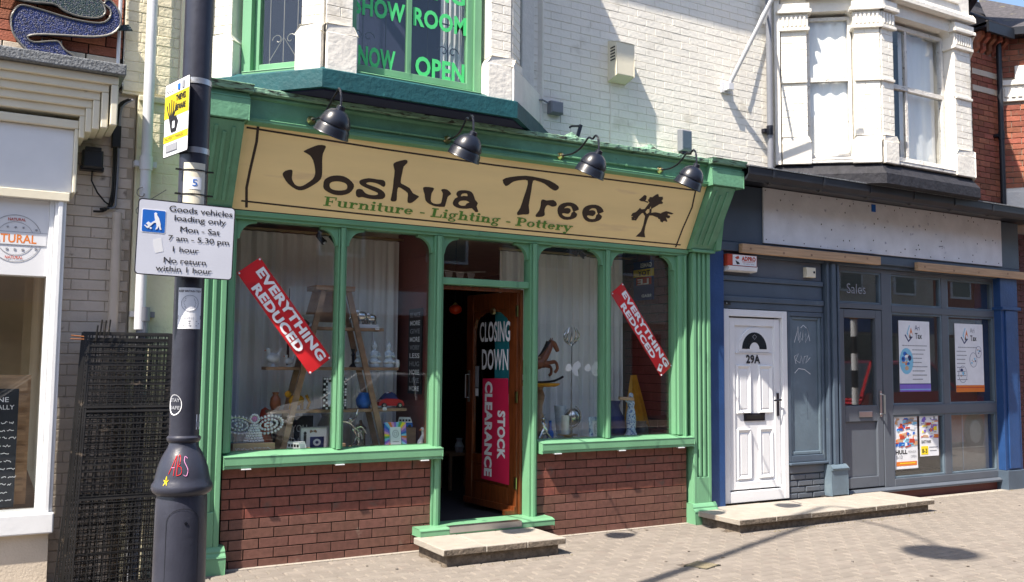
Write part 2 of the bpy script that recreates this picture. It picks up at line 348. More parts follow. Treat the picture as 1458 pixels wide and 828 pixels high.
# ================================================================== ground
def strip(name, x0, x1, y0, y1, z, m):
    b = MB(); b.box(x0, x1, y0, y1, z-.25, z, m); return b.build(name, kind='structure')
pv = strip('pavement', -40, 60, -3.62, .35, -.012, 'pjoint')
strip('road', -200, 200, -10.6, -3.78, -.13, 'asphalt'); strip('far_pavement', -200, 200, -14.4, -10.75, 0, 'pjoint')
strip('ground', -300, 300, -300, 300, -.30, 'asphalt')
strip('near_kerb', -40, 60, -3.775, -3.622, .0, 'kerb'); strip('far_kerb', -40, 60, -10.748, -10.605, 0, 'kerb')
# block paving: the nearest 300 blocks in view one by one, the rest as one sheet of blocks
blk = []; r = 0; y = -.045
while y > -3.6:
    x = -5-(.1 if r % 2 else 0)
    while x < 12:
        cx, cy = x+.1, y-.05
        inside = (-.25 < cx < .80 and cy > -.62) or (2.72 < cx < 5.46 and cy > -.60) or (1.46 < cx < 1.66 and -1.6 < cy < -1.42)
        if not inside: blk.append((cx, cy))
        x += .202
    r += 1; y -= .102
dk = lambda p: (Vector((p[0], p[1], 0))-CAM).length
vis = sorted([p for p in blk if seen((p[0], p[1], 0), 12)], key=dk); rest = [p for p in blk if not seen((p[0], p[1], 0), 12)]
def pblock(mb, cx, cy, T=None):
    a, b_, c_ = .0982, .0482, .009; z = 0
    vs = [(-a,-b_,-.02),(a,-b_,-.02),(a,b_,-.02),(-a,b_,-.02),(-a,-b_,-c_),(a,-b_,-c_),(a,b_,-c_),(-a,b_,-c_),(-a+c_,-b_+c_,0),(a-c_,-b_+c_,0),(a-c_,b_-c_,0),(-a+c_,b_-c_,0)]
    mb.add([(cx+q[0], cy+q[1], q[2]+z) for q in vs], [(0,1,5,4),(1,2,6,5),(2,3,7,6),(3,0,4,7),(4,5,9,8),(5,6,10,9),(6,7,11,10),(7,4,8,11),(8,9,10,11)], 'paver', T)
_t = MB(); pblock(_t, 0, 0); _p = _t.build('paver'); pme = _p.data; bpy.data.objects.remove(_p)
for p in vis[:296]:
    o = bpy.data.objects.new('paver', pme); COL.objects.link(o); o.parent = pv
    o.location = (p[0], p[1], random.uniform(-.0015, .0015)); o.rotation_euler = (random.uniform(-1,1)*.004, random.uniform(-1,1)*.004, random.uniform(-1,1)*.008+(pi if random.random() < .5 else 0))
mb = MB()
for p in vis[296:]+rest: pblock(mb, p[0], p[1], Matrix.Translation((0, 0, random.uniform(-.0015, .0015))))
mb.build('block_paving', pv, kind='stuff')
mb = MB(); rnd = random.Random(21)
for _ in range(60):
    x, y, r_ = rnd.uniform(-2, 8), rnd.uniform(-3.4, -.1), rnd.uniform(.006, .016)
    if -.3 < x < .85 and y > -.72 or 2.65 < x < 5.55 and y > -.72: continue
    mb.ell(x, y, r_, r_*rnd.uniform(.7, 1), 'gum' if rnd.random() < .6 else 'pjoint', th=.0022, n=8)
for _ in range(420):
    x = rnd.uniform(-1.7, 8.2); y = -.01-abs(rnd.gauss(0, .03)); y -= .70 if (-.3 < x < .85 or 2.65 < x < 5.55) else .0; r_ = rnd.uniform(.003, .009)
    mb.add([(x-r_,y-r_,.0), (x+r_,y-r_*.7,.0), (x,y+r_,.0), (x,y,r_*1.1)], [(0,1,3),(1,2,3),(2,0,3)], 'soil')
mb.build('grit_and_gum', pv, kind='stuff')
# mortar fillet along the foot of the shops
mb = MB(); mb.box(-1.74, 2.66, -.05, .01, -.02, .004, 'slab'); mb.box(2.9, 8.3, -.06, .05, -.02, .003, 'slab'); mb.build('mortar_fillet', pv)
t = thing('stop_tap_cover', (1.53, -1.5, 0), 'small square worn metal stop tap cover set in the block paving', 'drain cover')
mb = MB(); mb.box(-.11, .11, -.10, .10, -.02, .001, 'wire', frame(1.53, -1.5, 0, .35)); mb.build('frame', t)
mb = MB(); mb.box(-.095, .095, -.085, .085, -.015, .004, 'soil', frame(1.53, -1.5, 0, .35), c=.004); mb.build('lid', t)

# ================================================================== green shop
G = thing('green_shop', (.45, 0, 0), 'green painted timber shopfront with an open door and two display windows above brown brick', 'shop')
cnt = [0]
def riser_mat(r_, z): return 'brickd' if z < .33+.03*sin(r_) else 'brick'
for x0, x1, off in ((-1.765, -.075, .05), (.945, 2.665, .02)):
    mb = MB(); mb.box(x0, x1, .006, .11, -.2, .8, 'joint'); mb.build('mortar_bed', G)
    bricks(G, frame(x0, 0, 0), x1-x0, -.01, .74, 'brick', off=off, ph=.075, mfun=riser_mat, j=.0085, c=.0013, proud=.003, top_down=True, count=cnt)
def sill(x0, x1):
    mb = MB(); mb.prism([(-.10,.765),(-.10,.83),(.05,.852),(.10,.852),(.10,.742),(-.092,.742),(-.092,.765)], x0, x1, 'green')
    o = mb.build('window_sill', G, bev=.005)
    m2 = MB()
    for k in range(3):
        xx = x0+.16+(x1-x0-.32)*k/2; m2.box(xx-.035, xx+.035, -.104, -.06, .734, .741, 'lace')
    m2.build('sill_clip', o)
sill(-1.775, -.015); sill(.955, 2.685)
def post(x0, x1, z0, z1, y=-.005, m='green', T=None):
    mb = MB(); mb.box(x0, x1, y, .10, z0, z1, m); c = (x1-x0)*.24
    mb.prism([(x0+c, y-.016), (x0+c*1.5, y-.024), (x1-c*1.5, y-.024), (x1-c, y-.016), (x1-c, y), (x0+c, y)], z0, z1-.003, m, 'z')
    return mb.build('frame_post', G, bev=.004)
post(-.915, -.845, .852, 2.60); post(1.672, 1.757, .852, 2.60)
post(-.078, .006, .17, 2.60, -.02); post(.862, .944, .17, 2.60, -.02)
for x0, x1 in ((-1.775, -1.712), (2.53, 2.60)):
    mb = MB(); mb.box(x0, x1, 0, .10, .852, 2.60, 'green'); mb.box(x0+(.0 if x0 < 0 else .02), x1-(.02 if x0 < 0 else 0), -.03, -.001, .852, 2.60, 'green'); mb.build('frame_post', G, bev=.004)
mb = MB(); mb.box(2.602, 2.655, -.035, .1, .742, 2.60, 'green'); mb.box(2.612, 2.632, -.055, -.036, .76, 2.60, 'green'); mb.build('frame_post', G, bev=.004)
mb = MB(); mb.box(-1.775, 2.67, -.028, .10, 2.602, 2.66, 'green'); mb.box(-1.775, 2.67, -.045, -.029, 2.625, 2.664, 'green'); mb.build('head_rail', G, bev=.004)
mb = MB(); mb.box(.008, .860, 0, .09, 2.197, 2.255, 'green'); mb.build('transom', G, bev=.004)
def spandrel(x, z, sx, r=.125):
    pts = [(x, z), (x+sx*(r+.02), z), (x+sx*(r+.02), z-.018)]
    pts += [(x+sx*(.018+r*(1-sin(a))), z-.018-r*(1-cos(a))) for a in [i*pi/14 for i in range(8)]]
    pts += [(x, z-.018-r)]
    mb = MB(); mb.prism(pts, .005, .055, 'green', 'y'); mb.build('corner_bracket', G)
for a, b_ in ((-1.71, -.917), (-.843, -.08), (.008, .860), (.946, 1.67), (1.759, 2.528)):
    spandrel(a, 2.600, 1); spandrel(b_, 2.600, -1)
for a, b_, z0, z1 in ((-1.711, -.916, .853, 2.6), (-.844, -.079, .853, 2.6), (.945, 1.671, .853, 2.6), (1.758, 2.529, .853, 2.6), (.007, .861, 2.256, 2.6)):
    mb = MB(); mb.box(a, b_, .058, .064, z0, z1, 'glass'); mb.build('window_pane', G)
mb = MB(); mb.prism([(-.17,.135),(-.17,.183),(-.14,.195),(.12,.197),(.12,.135)], -.235, 1.03, 'green'); o = mb.build('threshold', G, bev=.004)
mb = MB(); mb.box(.02, .70, -.176, -.1, .150, .1985, 'alu'); mb.build('tread_strip', o)
# pilasters with flutes and plinths
def pilaster(x0, x1, zt, parent, m, y=-.075, base=.17):
    mb = MB(); w = x1-x0; n = 3; g = w/(n*2+1)*.9; e = (w-g*(2*n-1))/2
    mb.box(x0, x1, y+.022, .12, base, zt, m)
    mb.box(x0, x0+e, y, y+.021, base, zt, m); mb.box(x1-e, x1, y, y+.021, base, zt, m)
    for k in range(n-1): a = x0+e+g*(2*k+1); mb.box(a, a+g, y, y+.021, base+.2705, zt, m)
    mb.box(x0+e+.0005, x1-e-.0005, y+.0005, y+.0215, base, base+.27, m)
    p = mb.build('pilaster', parent, bev=.006)
    mb = MB(); mb.prism([(y-.055,-.02),(y-.055,base*.72),(y-.03,base*.86),(y-.03,base*.94),(y-.008,base+.02),(.12,base+.02),(.12,-.02)], x0-.035, x1+.035, m); mb.build('plinth', parent, bev=.006)
pilaster(-2.02, -1.79, 2.64, G, 'green'); pilaster(2.70, 2.925, 2.64, G, 'green')
for x0, x1 in ((-2.05, -1.777), (2.668, 2.96)):
    mb = MB(); mb.box(x0, x1, -.115, .1, 2.642, 2.668, 'green'); mb.build('necking', G, bev=.004)
# sloping consoles either side of the sign
def console(x0, x1):
    w = x1-x0; mb = MB(); s = (-.43+.10)/(3.245-2.67)
    prof = [(.10,2.67),(-.10,2.67),(-.43,3.245),(.10,3.245)]
    mb.prism(prof, x0, x1, 'greenold'); o = mb.build('console', G, bev=.006)
    mb = MB(); F = facing((x0, -.1015, 2.672), (1,0,0), (0,-.33,.575)); L = .66; g = w/8
    for k in range(3):
        a = g*(1.4+2*k); mb.box(a, a+g*.75, .05, L-.05-.04*(k%2), -.002, .010, 'greenold', F)
    mb.build('reed', o)
    return o
console(-2.03, -1.785); console(2.655, 2.935)
mb = MB(); mb.prism([(.1,2.672),(-.14,2.672),(-.20,3.02),(-.05,3.10),(.1,3.10)], 2.938, 3.005, 'green'); mb.build('console_cheek', G, bev=.004)
for x0, x1 in ((-2.09, -1.76), (2.62, 3.02)):
    mb = MB(); mb.prism([(.1,3.25),(-.455,3.25),(-.455,3.41),(-.43,3.425),(-.43,3.455),(.1,3.455)], x0, x1, 'greenold'); mb.prism([(.1,3.457),(-.47,3.457),(-.485,3.505),(.1,3.53)], x0-.02, x1+.02, 'flash'); mb.build('console_cap', G, bev=.005)
mb = MB(); mb.prism([(.1,3.29),(-.365,3.29),(-.365,3.43),(-.385,3.445),(-.385,3.462),(.1,3.462)], -1.758, 2.618, 'greenold'); mb.prism([(.1,3.245),(-.355,3.245),(-.395,3.262),(-.395,3.283),(-.37,3.2885),(.1,3.2885)], -1.758, 2.618, 'green'); mb.build('cornice', G, bev=.004)
# lumpy lead flashing along the cornice top
mb = MB(); n = 150; vs = []; fs = []
for i in range(n+1):
    x = -1.76+4.38*i/n; k = random.uniform(-.0035,.0035)+.004*sin(i*.21); bump = .03*math.exp(-((x-.28)/.03)**2)+.05*math.exp(-((x-1.92)/.05)**2)+.035*math.exp(-((x+.9)/.025)**2)+.04*math.exp(-((x-1.05)/.04)**2)
    for y, z in ((.1,3.465),(-.40+k,3.464),(-.425+k,3.468+k),(-.428+k*1.5,3.500+k),(-.40,3.512+k+bump),(.1,3.545+k*.5)): vs.append((x, y, z))
for i in range(n):
    for q in range(6): fs.append((i*6+q, (i+1)*6+q, (i+1)*6+(q+1)%6, i*6+(q+1)%6))
mb.add(vs, fs, 'flash'); mb.build('lead_flashing', G)
# backing of the sign, floor, room behind
mb = MB(); mb.prism([(-.012,2.668),(-.012,3.24),(-.30,3.24)], -1.784, 2.654, 'maroon'); mb.build('fascia_backing', G)
mb = MB()
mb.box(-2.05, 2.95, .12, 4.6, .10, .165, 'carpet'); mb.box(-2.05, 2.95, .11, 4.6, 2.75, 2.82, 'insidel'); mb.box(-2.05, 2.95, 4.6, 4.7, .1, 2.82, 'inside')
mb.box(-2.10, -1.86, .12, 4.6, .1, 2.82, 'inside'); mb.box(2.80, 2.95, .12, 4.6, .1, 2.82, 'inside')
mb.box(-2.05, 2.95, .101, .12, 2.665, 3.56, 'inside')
mb.build('interior', G)
mb = MB()
mb.box(-1.77, -.06, .112, .80, .74, .80, 'insidel'); mb.box(-1.77, -.06, .78, .80, .166, .739, 'maroon'); mb.box(-.060, -.035, .101, .82, .166, 2.70, 'maroon')
for z in (1.10, 1.75, 2.2, 2.45): mb.box(-.068, -.061, .12, .80, z, z+.05, 'maroon')
mb.build('window_bed', G)
mb = MB(); mb.box(.955, 2.67, .112, .85, .74, .80, 'insidel'); mb.box(.955, 2.67, .83, .85, .166, .739, 'maroon'); mb.box(.945, .965, .101, .85, .166, .739, 'maroon'); mb.box(2.64, 2.70, .101, .95, .12, 2.74, 'joint'); mb.build('window_bed', G)
o = mb = None
bricks(G, facing((2.62, .12, 0), (0,-1,0), (-1,0,0)) @ Matrix.Identity(4) if False else Matrix.Translation((2.632, .95, 0)) @ Matrix.Rotation(-pi/2, 4, 'Z'), .83, .80, 2.70, 'dbrick', pitch=.225, ph=.09, count=cnt)
def curtain(x0, x1, y, z0, z1, parent, m='curtain', amp=.022, n=None, seed=0, name='net_curtain'):
    rnd = random.Random(seed); n = n or int((x1-x0)/.010); mb = MB(); vs = []; ph = rnd.random()*6
    for i in range(n+1):
        x = x0+(x1-x0)*i/n; a = amp*(sin(x*52+ph+1.5*sin(x*7))+.6*sin(x*97+ph*2))
        for k in range(5):
            f = k/4; vs.append((x+.01*sin(x*31)*(1-f), y+a*(.55+.45*(1-f)), z0+(z1-z0)*f))
    mb.add(vs, [(i*5+k, (i+1)*5+k, (i+1)*5+k+1, i*5+k+1) for i in range(n) for k in range(4)], m)
    return mb.build(name, parent, smooth=True)
curtain(-1.75, -.10, .70, .80, 2.62, G, seed=1); curtain(.97, 2.44, .74, .80, 2.62, G, seed=2)
mb = MB(); mb.tube([(-1.76,.70,2.64),(-.06,.70,2.64)], .012, 'brass'); mb.build('curtain_rail', G)
mb = MB(); mb.tube([(.96,.74,2.64),(2.62,.74,2.64)], .012, 'brass'); mb.build('curtain_rail', G)
# open panelled door, hinged on the right and swung into the shop
dv = Vector((1, 0, 0)); hinge = Vector((.855, .125, 0)); dend = Vector((.75, .93, 0)); 
ang = atan2(dend.y-hinge.y, dend.x-hinge.x); DF = Matrix.Translation((hinge.x, hinge.y, 0)) @ Matrix.Rotation(ang, 4, 'Z')
dw = .80
D = None
mb = MB(); z0, z1 = .20, 2.18; y0, y1 = 0, .045
mb.box(0, .12, y0, y1, z0, z1, 'oak', DF); mb.box(dw-.11, dw, y0, y1, z0, z1, 'oak', DF); mb.box(.121, dw-.111, y0+.001, y1-.001, z0, z0+.22, 'oak', DF); mb.box(.121, dw-.111, y0+.001, y1-.001, z0+.40, z0+.48, 'oak', DF); mb.box(.121, dw-.111, y0+.001, y1-.001, z1-.16, z1, 'oak', DF); mb.box(.121, dw-.111, .012, .032, z0+.221, z0+.399, 'oak', DF)
mb.box(.18, .62, .033, .045, z0+.245, z0+.375, 'oak', DF); mb.box(0, dw, .046, .062, z0+.01, z0+.07, 'oak', DF)
mb.prism([(-.0,0),(.13,0),(.13,.03),(0,.03)], z0, z0, 'oak', 'z', DF) if False else None
door = mb.build('door', G, bev=.006)
mb = MB(); mb.box(.122, dw-.112, .018, .024, z0+.481, z1-.161, 'glass', DF); mb.build('door_glass', door)
mb = MB(); mb.prism([(.121, z1-.161), (.121, z1-.33), (.16, z1-.24), (.26, z1-.18), (.40, z1-.165), (.54, z1-.18), (.65, z1-.24), (dw-.111, z1-.33), (dw-.111, z1-.161)], .008, .038, 'oak', 'y', DF); mb.build('arched_head', door)
mb = MB(); mb.tube([(dw-.05,.05,1.20),(dw-.05,.085,1.20),(dw-.05,.085,1.42),(dw-.05,.05,1.42)], .006, 'zinc', T=DF); mb.box(dw-.065, dw-.035, .046, .050, 1.16, 1.46, 'zinc', DF); mb.build('handle', door)
for z in (.42, 1.18, 1.95): mb = MB(); mb.box(-.012, .02, .046, .054, z, z+.10, 'brass', DF); mb.build('hinge', door)
# the lining of the opening, which catches the sun
mb = MB(); mb.box(.835, .8615, .10, .19, .2, 2.19, 'oak'); mb.box(.008, .03, .10, .19, .2, 2.19, 'oak'); mb.box(.03, .835, .10, .19, 2.165, 2.195, 'oak'); mb.build('door_lining', G, bev=.003)
mb = MB(); mb.prism([(.70,.12),(.86,.12),(.86,.20),(.72,.20),(.70,.16)], .20, .235, 'oak', 'z'); mb.build('weather_bar', G)
# ---- things on and in the green shop
SG = facing((0, -.037, 2.672), (1,0,0), (0,-.30,.58))
sgn = thing('shop_sign', (.45, -.2, 2.67), 'long cream shop sign with dark hand-drawn lettering and a tree, tilted over the green shopfront', 'sign')
mb = MB(SG); mb.box(-1.776, 2.648, .0, .652, -.012, .004, 'cream'); mb.build('board', sgn)
GLYPHS=[[[(-1.3,0.507),(-1.246,0.542),(-1.199,0.566),(-1.152,0.57),(-1.138,0.557),(-1.152,0.506),(-1.147,0.443),(-1.132,0.355),(-1.135,0.302),(-1.176,0.256),(-1.228,0.216),(-1.269,0.198),(-1.313,0.201),(-1.377,0.237),(-1.42,0.285),(-1.432,0.313),(-1.414,0.337),(-1.374,0.351),(-1.361,0.34),(-1.359,0.306),(-1.355,0.277),(-1.327,0.239),(-1.296,0.227),(-1.267,0.233),(-1.235,0.257),(-1.197,0.295),(-1.185,0.334),(-1.192,0.378),(-1.218,0.442),(-1.25,0.479),(-1.289,0.496)]],[[(-1.106,0.263),(-1.102,0.302),(-1.062,0.333),(-1.012,0.346),(-0.959,0.346),(-0.909,0.327),(-0.864,0.29),(-0.861,0.255),(-0.888,0.214),(-0.945,0.191),(-1.006,0.19),(-1.062,0.207),(-1.097,0.23)],[(-1.057,0.261),(-1.05,0.285),(-1.011,0.299),(-0.965,0.299),(-0.925,0.287),(-0.912,0.265),(-0.916,0.242),(-0.952,0.229),(-1.005,0.226),(-1.041,0.236)]],[[(-0.822,0.314),(-0.81,0.334),(-0.751,0.353),(-0.68,0.351),(-0.629,0.351),(-0.607,0.334),(-0.604,0.307),(-0.617,0.296),(-0.648,0.31),(-0.69,0.321),(-0.737,0.322),(-0.763,0.313),(-0.758,0.304),(-0.716,0.294),(-0.65,0.278),(-0.605,0.255),(-0.585,0.226),(-0.601,0.196),(-0.663,0.186),(-0.727,0.187),(-0.775,0.194),(-0.802,0.187),(-0.827,0.2),(-0.835,0.239),(-0.819,0.256),(-0.787,0.255),(-0.759,0.231),(-0.725,0.219),(-0.678,0.218),(-0.651,0.227),(-0.654,0.242),(-0.693,0.254),(-0.76,0.274),(-0.806,0.292)]],[[(-0.57,0.486),(-0.551,0.511),(-0.48,0.538),(-0.458,0.531),(-0.458,0.511),(-0.48,0.481),(-0.481,0.43),(-0.479,0.351),(-0.453,0.334),(-0.39,0.309),(-0.352,0.269),(-0.298,0.251),(-0.303,0.234),(-0.343,0.19),(-0.38,0.186),(-0.39,0.225),(-0.397,0.265),(-0.444,0.292),(-0.488,0.307),(-0.491,0.263),(-0.481,0.2),(-0.498,0.184),(-0.529,0.187),(-0.532,0.211),(-0.533,0.29),(-0.541,0.36),(-0.548,0.438)]],[[(-0.274,0.318),(-0.258,0.334),(-0.187,0.335),(-0.177,0.32),(-0.189,0.287),(-0.184,0.23),(-0.166,0.207),(-0.13,0.199),(-0.089,0.207),(-0.084,0.24),(-0.089,0.297),(-0.109,0.319),(-0.101,0.332),(-0.059,0.333),(-0.016,0.305),(-0.022,0.288),(-0.039,0.269),(-0.043,0.195),(-0.057,0.181),(-0.125,0.178),(-0.188,0.193),(-0.229,0.221),(-0.249,0.272)]],[[(0.036,0.298),(0.039,0.323),(0.07,0.34),(0.148,0.343),(0.19,0.318),(0.22,0.271),(0.253,0.245),(0.247,0.215),(0.276,0.171),(0.246,0.166),(0.208,0.194),(0.161,0.185),(0.091,0.183),(0.038,0.199),(0.021,0.226),(0.032,0.262),(0.054,0.279)],[(0.086,0.311),(0.128,0.318),(0.142,0.295),(0.107,0.294),(0.081,0.287)],[(0.072,0.223),(0.084,0.247),(0.134,0.256),(0.173,0.243),(0.15,0.23),(0.141,0.211),(0.102,0.207)]],[[(0.434,0.472),(0.503,0.505),(0.647,0.533),(0.772,0.53),(0.89,0.518),(0.997,0.478),(1.001,0.45),(0.974,0.433),(0.921,0.449),(0.847,0.485),(0.77,0.5),(0.729,0.498),(0.735,0.422),(0.743,0.339),(0.749,0.273),(0.767,0.227),(0.769,0.194),(0.714,0.186),(0.665,0.175),(0.653,0.198),(0.672,0.242),(0.68,0.341),(0.687,0.426),(0.677,0.492),(0.618,0.492),(0.543,0.47),(0.51,0.442),(0.475,0.422)]],[[(0.862,0.327),(0.879,0.341),(0.918,0.335),(0.984,0.346),(1.025,0.321),(1.026,0.296),(0.986,0.285),(0.94,0.297),(0.921,0.271),(0.923,0.233),(0.935,0.205),(0.914,0.184),(0.853,0.176),(0.847,0.197),(0.867,0.237),(0.869,0.285)]],[[(1.054,0.255),(1.057,0.299),(1.097,0.329),(1.169,0.342),(1.234,0.326),(1.275,0.286),(1.233,0.264),(1.268,0.244),(1.265,0.211),(1.218,0.185),(1.143,0.178),(1.085,0.205)],[(1.116,0.282),(1.142,0.306),(1.186,0.304),(1.213,0.27),(1.223,0.261),(1.208,0.245),(1.204,0.211),(1.151,0.206),(1.111,0.226),(1.125,0.237),(1.174,0.235),(1.193,0.263),(1.178,0.284),(1.147,0.288)]],[[(1.32,0.259),(1.323,0.303),(1.363,0.334),(1.438,0.347),(1.505,0.331),(1.547,0.29),(1.504,0.268),(1.541,0.248),(1.538,0.215),(1.49,0.187),(1.412,0.18),(1.353,0.208)],[(1.384,0.286),(1.41,0.311),(1.456,0.309),(1.484,0.274),(1.494,0.265),(1.479,0.249),(1.475,0.214),(1.42,0.209),(1.38,0.23),(1.393,0.241),(1.444,0.239),(1.464,0.267),(1.448,0.289),(1.416,0.292)]]]
TREE=[[(1.991,0.082),(2.033,0.136),(2.038,0.198),(2.028,0.29),(1.996,0.317),(1.972,0.334),(1.984,0.351),(2.012,0.334),(2.042,0.314),(2.063,0.332),(2.054,0.369),(2.078,0.367),(2.087,0.33),(2.134,0.34),(2.191,0.336),(2.214,0.323),(2.189,0.289),(2.11,0.305),(2.074,0.302),(2.066,0.262),(2.066,0.185),(2.076,0.132),(2.103,0.083)],[(1.965,0.353),(1.999,0.36),(2.03,0.424),(2.06,0.415),(2.051,0.365),(2.029,0.363),(2.014,0.331),(1.978,0.316),(1.954,0.283),(1.938,0.239),(1.915,0.241),(1.921,0.261),(1.883,0.254),(1.875,0.264),(1.893,0.277),(1.866,0.279),(1.874,0.306),(1.909,0.321),(1.933,0.353),(1.938,0.365)],[(1.902,0.441),(1.931,0.474),(1.95,0.495),(1.976,0.486),(1.982,0.457),(1.975,0.439),(2.017,0.434),(2.013,0.422),(1.964,0.432),(1.928,0.431)],[(2.002,0.451),(2.045,0.482),(2.08,0.512),(2.1,0.52),(2.119,0.494),(2.163,0.498),(2.175,0.476),(2.156,0.455),(2.186,0.447),(2.183,0.431),(2.149,0.424),(2.128,0.407),(2.091,0.38),(2.073,0.367),(2.05,0.407),(2.029,0.427)],[(2.178,0.319),(2.215,0.346),(2.255,0.364),(2.333,0.353),(2.35,0.347),(2.33,0.337),(2.282,0.341),(2.289,0.322),(2.279,0.297),(2.306,0.265),(2.294,0.258),(2.259,0.276),(2.255,0.249),(2.226,0.254),(2.213,0.276),(2.188,0.281)]]
mb = MB(SG @ Matrix.Translation((0,0,.004)))
for g in GLYPHS: mb.poly([smooth_loop(l, 2) for l in g], 'ink', th=.002)
mb.build('name_lettering', sgn)
mb = MB(SG @ Matrix.Translation((0,0,.004)))
for l in TREE: mb.poly([l], 'ink', th=.002)
for c0, c1, rr in ((1.93,.30,.022),(1.90,.25,.018),(2.30,.31,.022),(2.25,.28,.03),(2.15,.45,.02),(2.03,.47,.018)): mb.ell(c0, c1, rr, rr*.7, 'ink', th=.002, n=8)
mb.build('tree_emblem', sgn)
mb = MB(SG @ Matrix.Translation((0,0,.004)))
mb.line([(-1.747,.628),(-.7,.602),(.304,.590),(1.5,.597),(2.592,.600)], .014, 'ink'); mb.line([(-1.708,.068),(-.7,.052),(.447,.042),(2.557,.040)], .013, 'ink')
mb.line([(-1.666,.646),(-1.660,.531),(-1.676,.318),(-1.683,.174),(-1.662,.019)], .020, 'ink'); mb.line([(2.523,.633),(2.550,.431),(2.518,.199),(2.505,.011)], .018, 'ink'); mb.build('border_line', sgn)
# slab-serif second line
def serif_word(mb, x, y, h, txt, m, sq=1.0):
    X = .66
    def R_(a, b_, c_, d_): mb.rect(x+a*h*sq, y+b_*h, x+c_*h*sq, y+d_*h, m)
    def arc(cx, cz, rx, rz, t, tz, a0, a1):
        n = 10; vs = []; mb.e += 6e-5; zz = .0012+mb.e
        for i in range(n+1):
            a = a0+(a1-a0)*i/n; ca, sa = cos(a), sin(a)
            vs += [(x+(cx+rx*ca)*h*sq, y+(cz+rz*sa)*h, zz), (x+(cx+(rx-t)*ca)*h*sq, y+(cz+(rz-tz)*sa)*h, zz)]
        mb.add(vs, [(2*i, 2*i+1, 2*i+3, 2*i+2) for i in range(n)], m)
    for ch in txt:
        if ch == ' ': x += .42*h*sq; continue
        if ch == '-': R_(.05, .28, .40, .38); adv = .5
        elif ch == 'F': R_(.14,0,.36,1); R_(0,0,.52,.09); R_(0,.91,.86,1); R_(.78,.68,.86,.91); R_(.36,.45,.62,.54); R_(.56,.36,.63,.64); adv = .95
        elif ch == 'L': R_(.14,0,.36,1); R_(0,.91,.52,1); R_(0,0,.86,.09); R_(.78,.09,.86,.36); adv = .95
        elif ch == 'P': R_(.14,0,.36,1); R_(0,0,.52,.09); arc(.48,.72,.38,.28,.20,.09,-pi/2,pi/2); R_(0,.91,.48,1); R_(.36,.44,.48,.53); adv = .95
        elif ch == 'u': R_(.08,.12,.27,X); R_(0,X-.08,.27,X); arc(.32,.2,.24,.2,.19,.08,pi,1.5*pi); R_(.30,0,.5,.08); R_(.5,0,.69,X); R_(.42,X-.08,.69,X); R_(.69,0,.79,.08); adv = .86
        elif ch in 'nhr':
            R_(.1,0,.29,X if ch != 'h' else 1); R_(0,0,.4,.08); R_(0,(X if ch != 'h' else 1)-.08,.2,X if ch != 'h' else 1)
            if ch == 'r': arc(.45,X-.24,.2,.24,.1,.09,pi/2,pi); mb.ell(x+.52*h*sq, y+(X-.12)*h, .1*h*sq, .11*h, m, n=10); adv = .68
            else: arc(.46,X-.26,.26,.26,.19,.1,0,pi*.9); R_(.53,0,.72,X-.24); R_(.45,0,.83,.08); adv = .9
        elif ch == 'i': R_(.1,0,.29,X); R_(0,0,.4,.08); R_(0,X-.08,.2,X); mb.ell(x+.2*h*sq, y+.88*h, .12*h*sq, .11*h, m, n=10); adv = .46
        elif ch == 't': R_(.12,.1,.31,.92); R_(0,X-.08,.46,X); arc(.34,.18,.22,.18,.2,.08,pi,1.75*pi); adv = .54
        elif ch == 'e': arc(.34,X/2,.34,X/2,.2,.08,.1,1.8*pi); R_(.14,X/2-.03,.66,X/2+.06); adv = .78
        elif ch == 'o': arc(.36,X/2,.36,X/2,.2,.08,0,2*pi); adv = .82
        elif ch == 'g': arc(.3,X*.62,.28,X*.38,.16,.07,0,2*pi); arc(.32,-.13,.32,.2,.14,.08,0,2*pi); R_(.48,X-.1,.72,X); R_(.08,.04,.3,.13); adv = .8
        elif ch == 'y':
            mb.line([(x+.1*h*sq, y+X*h), (x+.42*h*sq, y+.04*h)], .19*h*sq, m); mb.line([(x+.68*h*sq, y+X*h), (x+.30*h*sq, y-.3*h)], .09*h*sq, m)
            R_(-.02,X-.08,.34,X); R_(.52,X-.08,.84,X); mb.ell(x+.22*h*sq, y-.26*h, .12*h*sq, .1*h, m, n=8); adv = .88
        x += adv*h*sq
    return x
mb = MB(SG @ Matrix.Translation((0,0,.004))); q = serif_word(MB(), 0, 0, 1, 'Furniture - Lighting - Pottery', 'serif')
h_ = .076; sq_ = (1.262+1.078)/(q*h_)
serif_word(mb, 0, 0, h_, 'Furniture - Lighting - Pottery', 'serif', sq_)
mb.v = [Vector(v) for v in mb.v]; TI = (SG @ Matrix.Translation((0,0,.004)))
mb.T = None; inv = TI.inverted()
for i, v in enumerate(mb.v):
    q = inv @ v; f = q.x/2.34; mb.v[i] = TI @ Vector((q.x-1.078, q.y+.092-.018*f, q.z))
mb.build('trade_lettering', sgn)

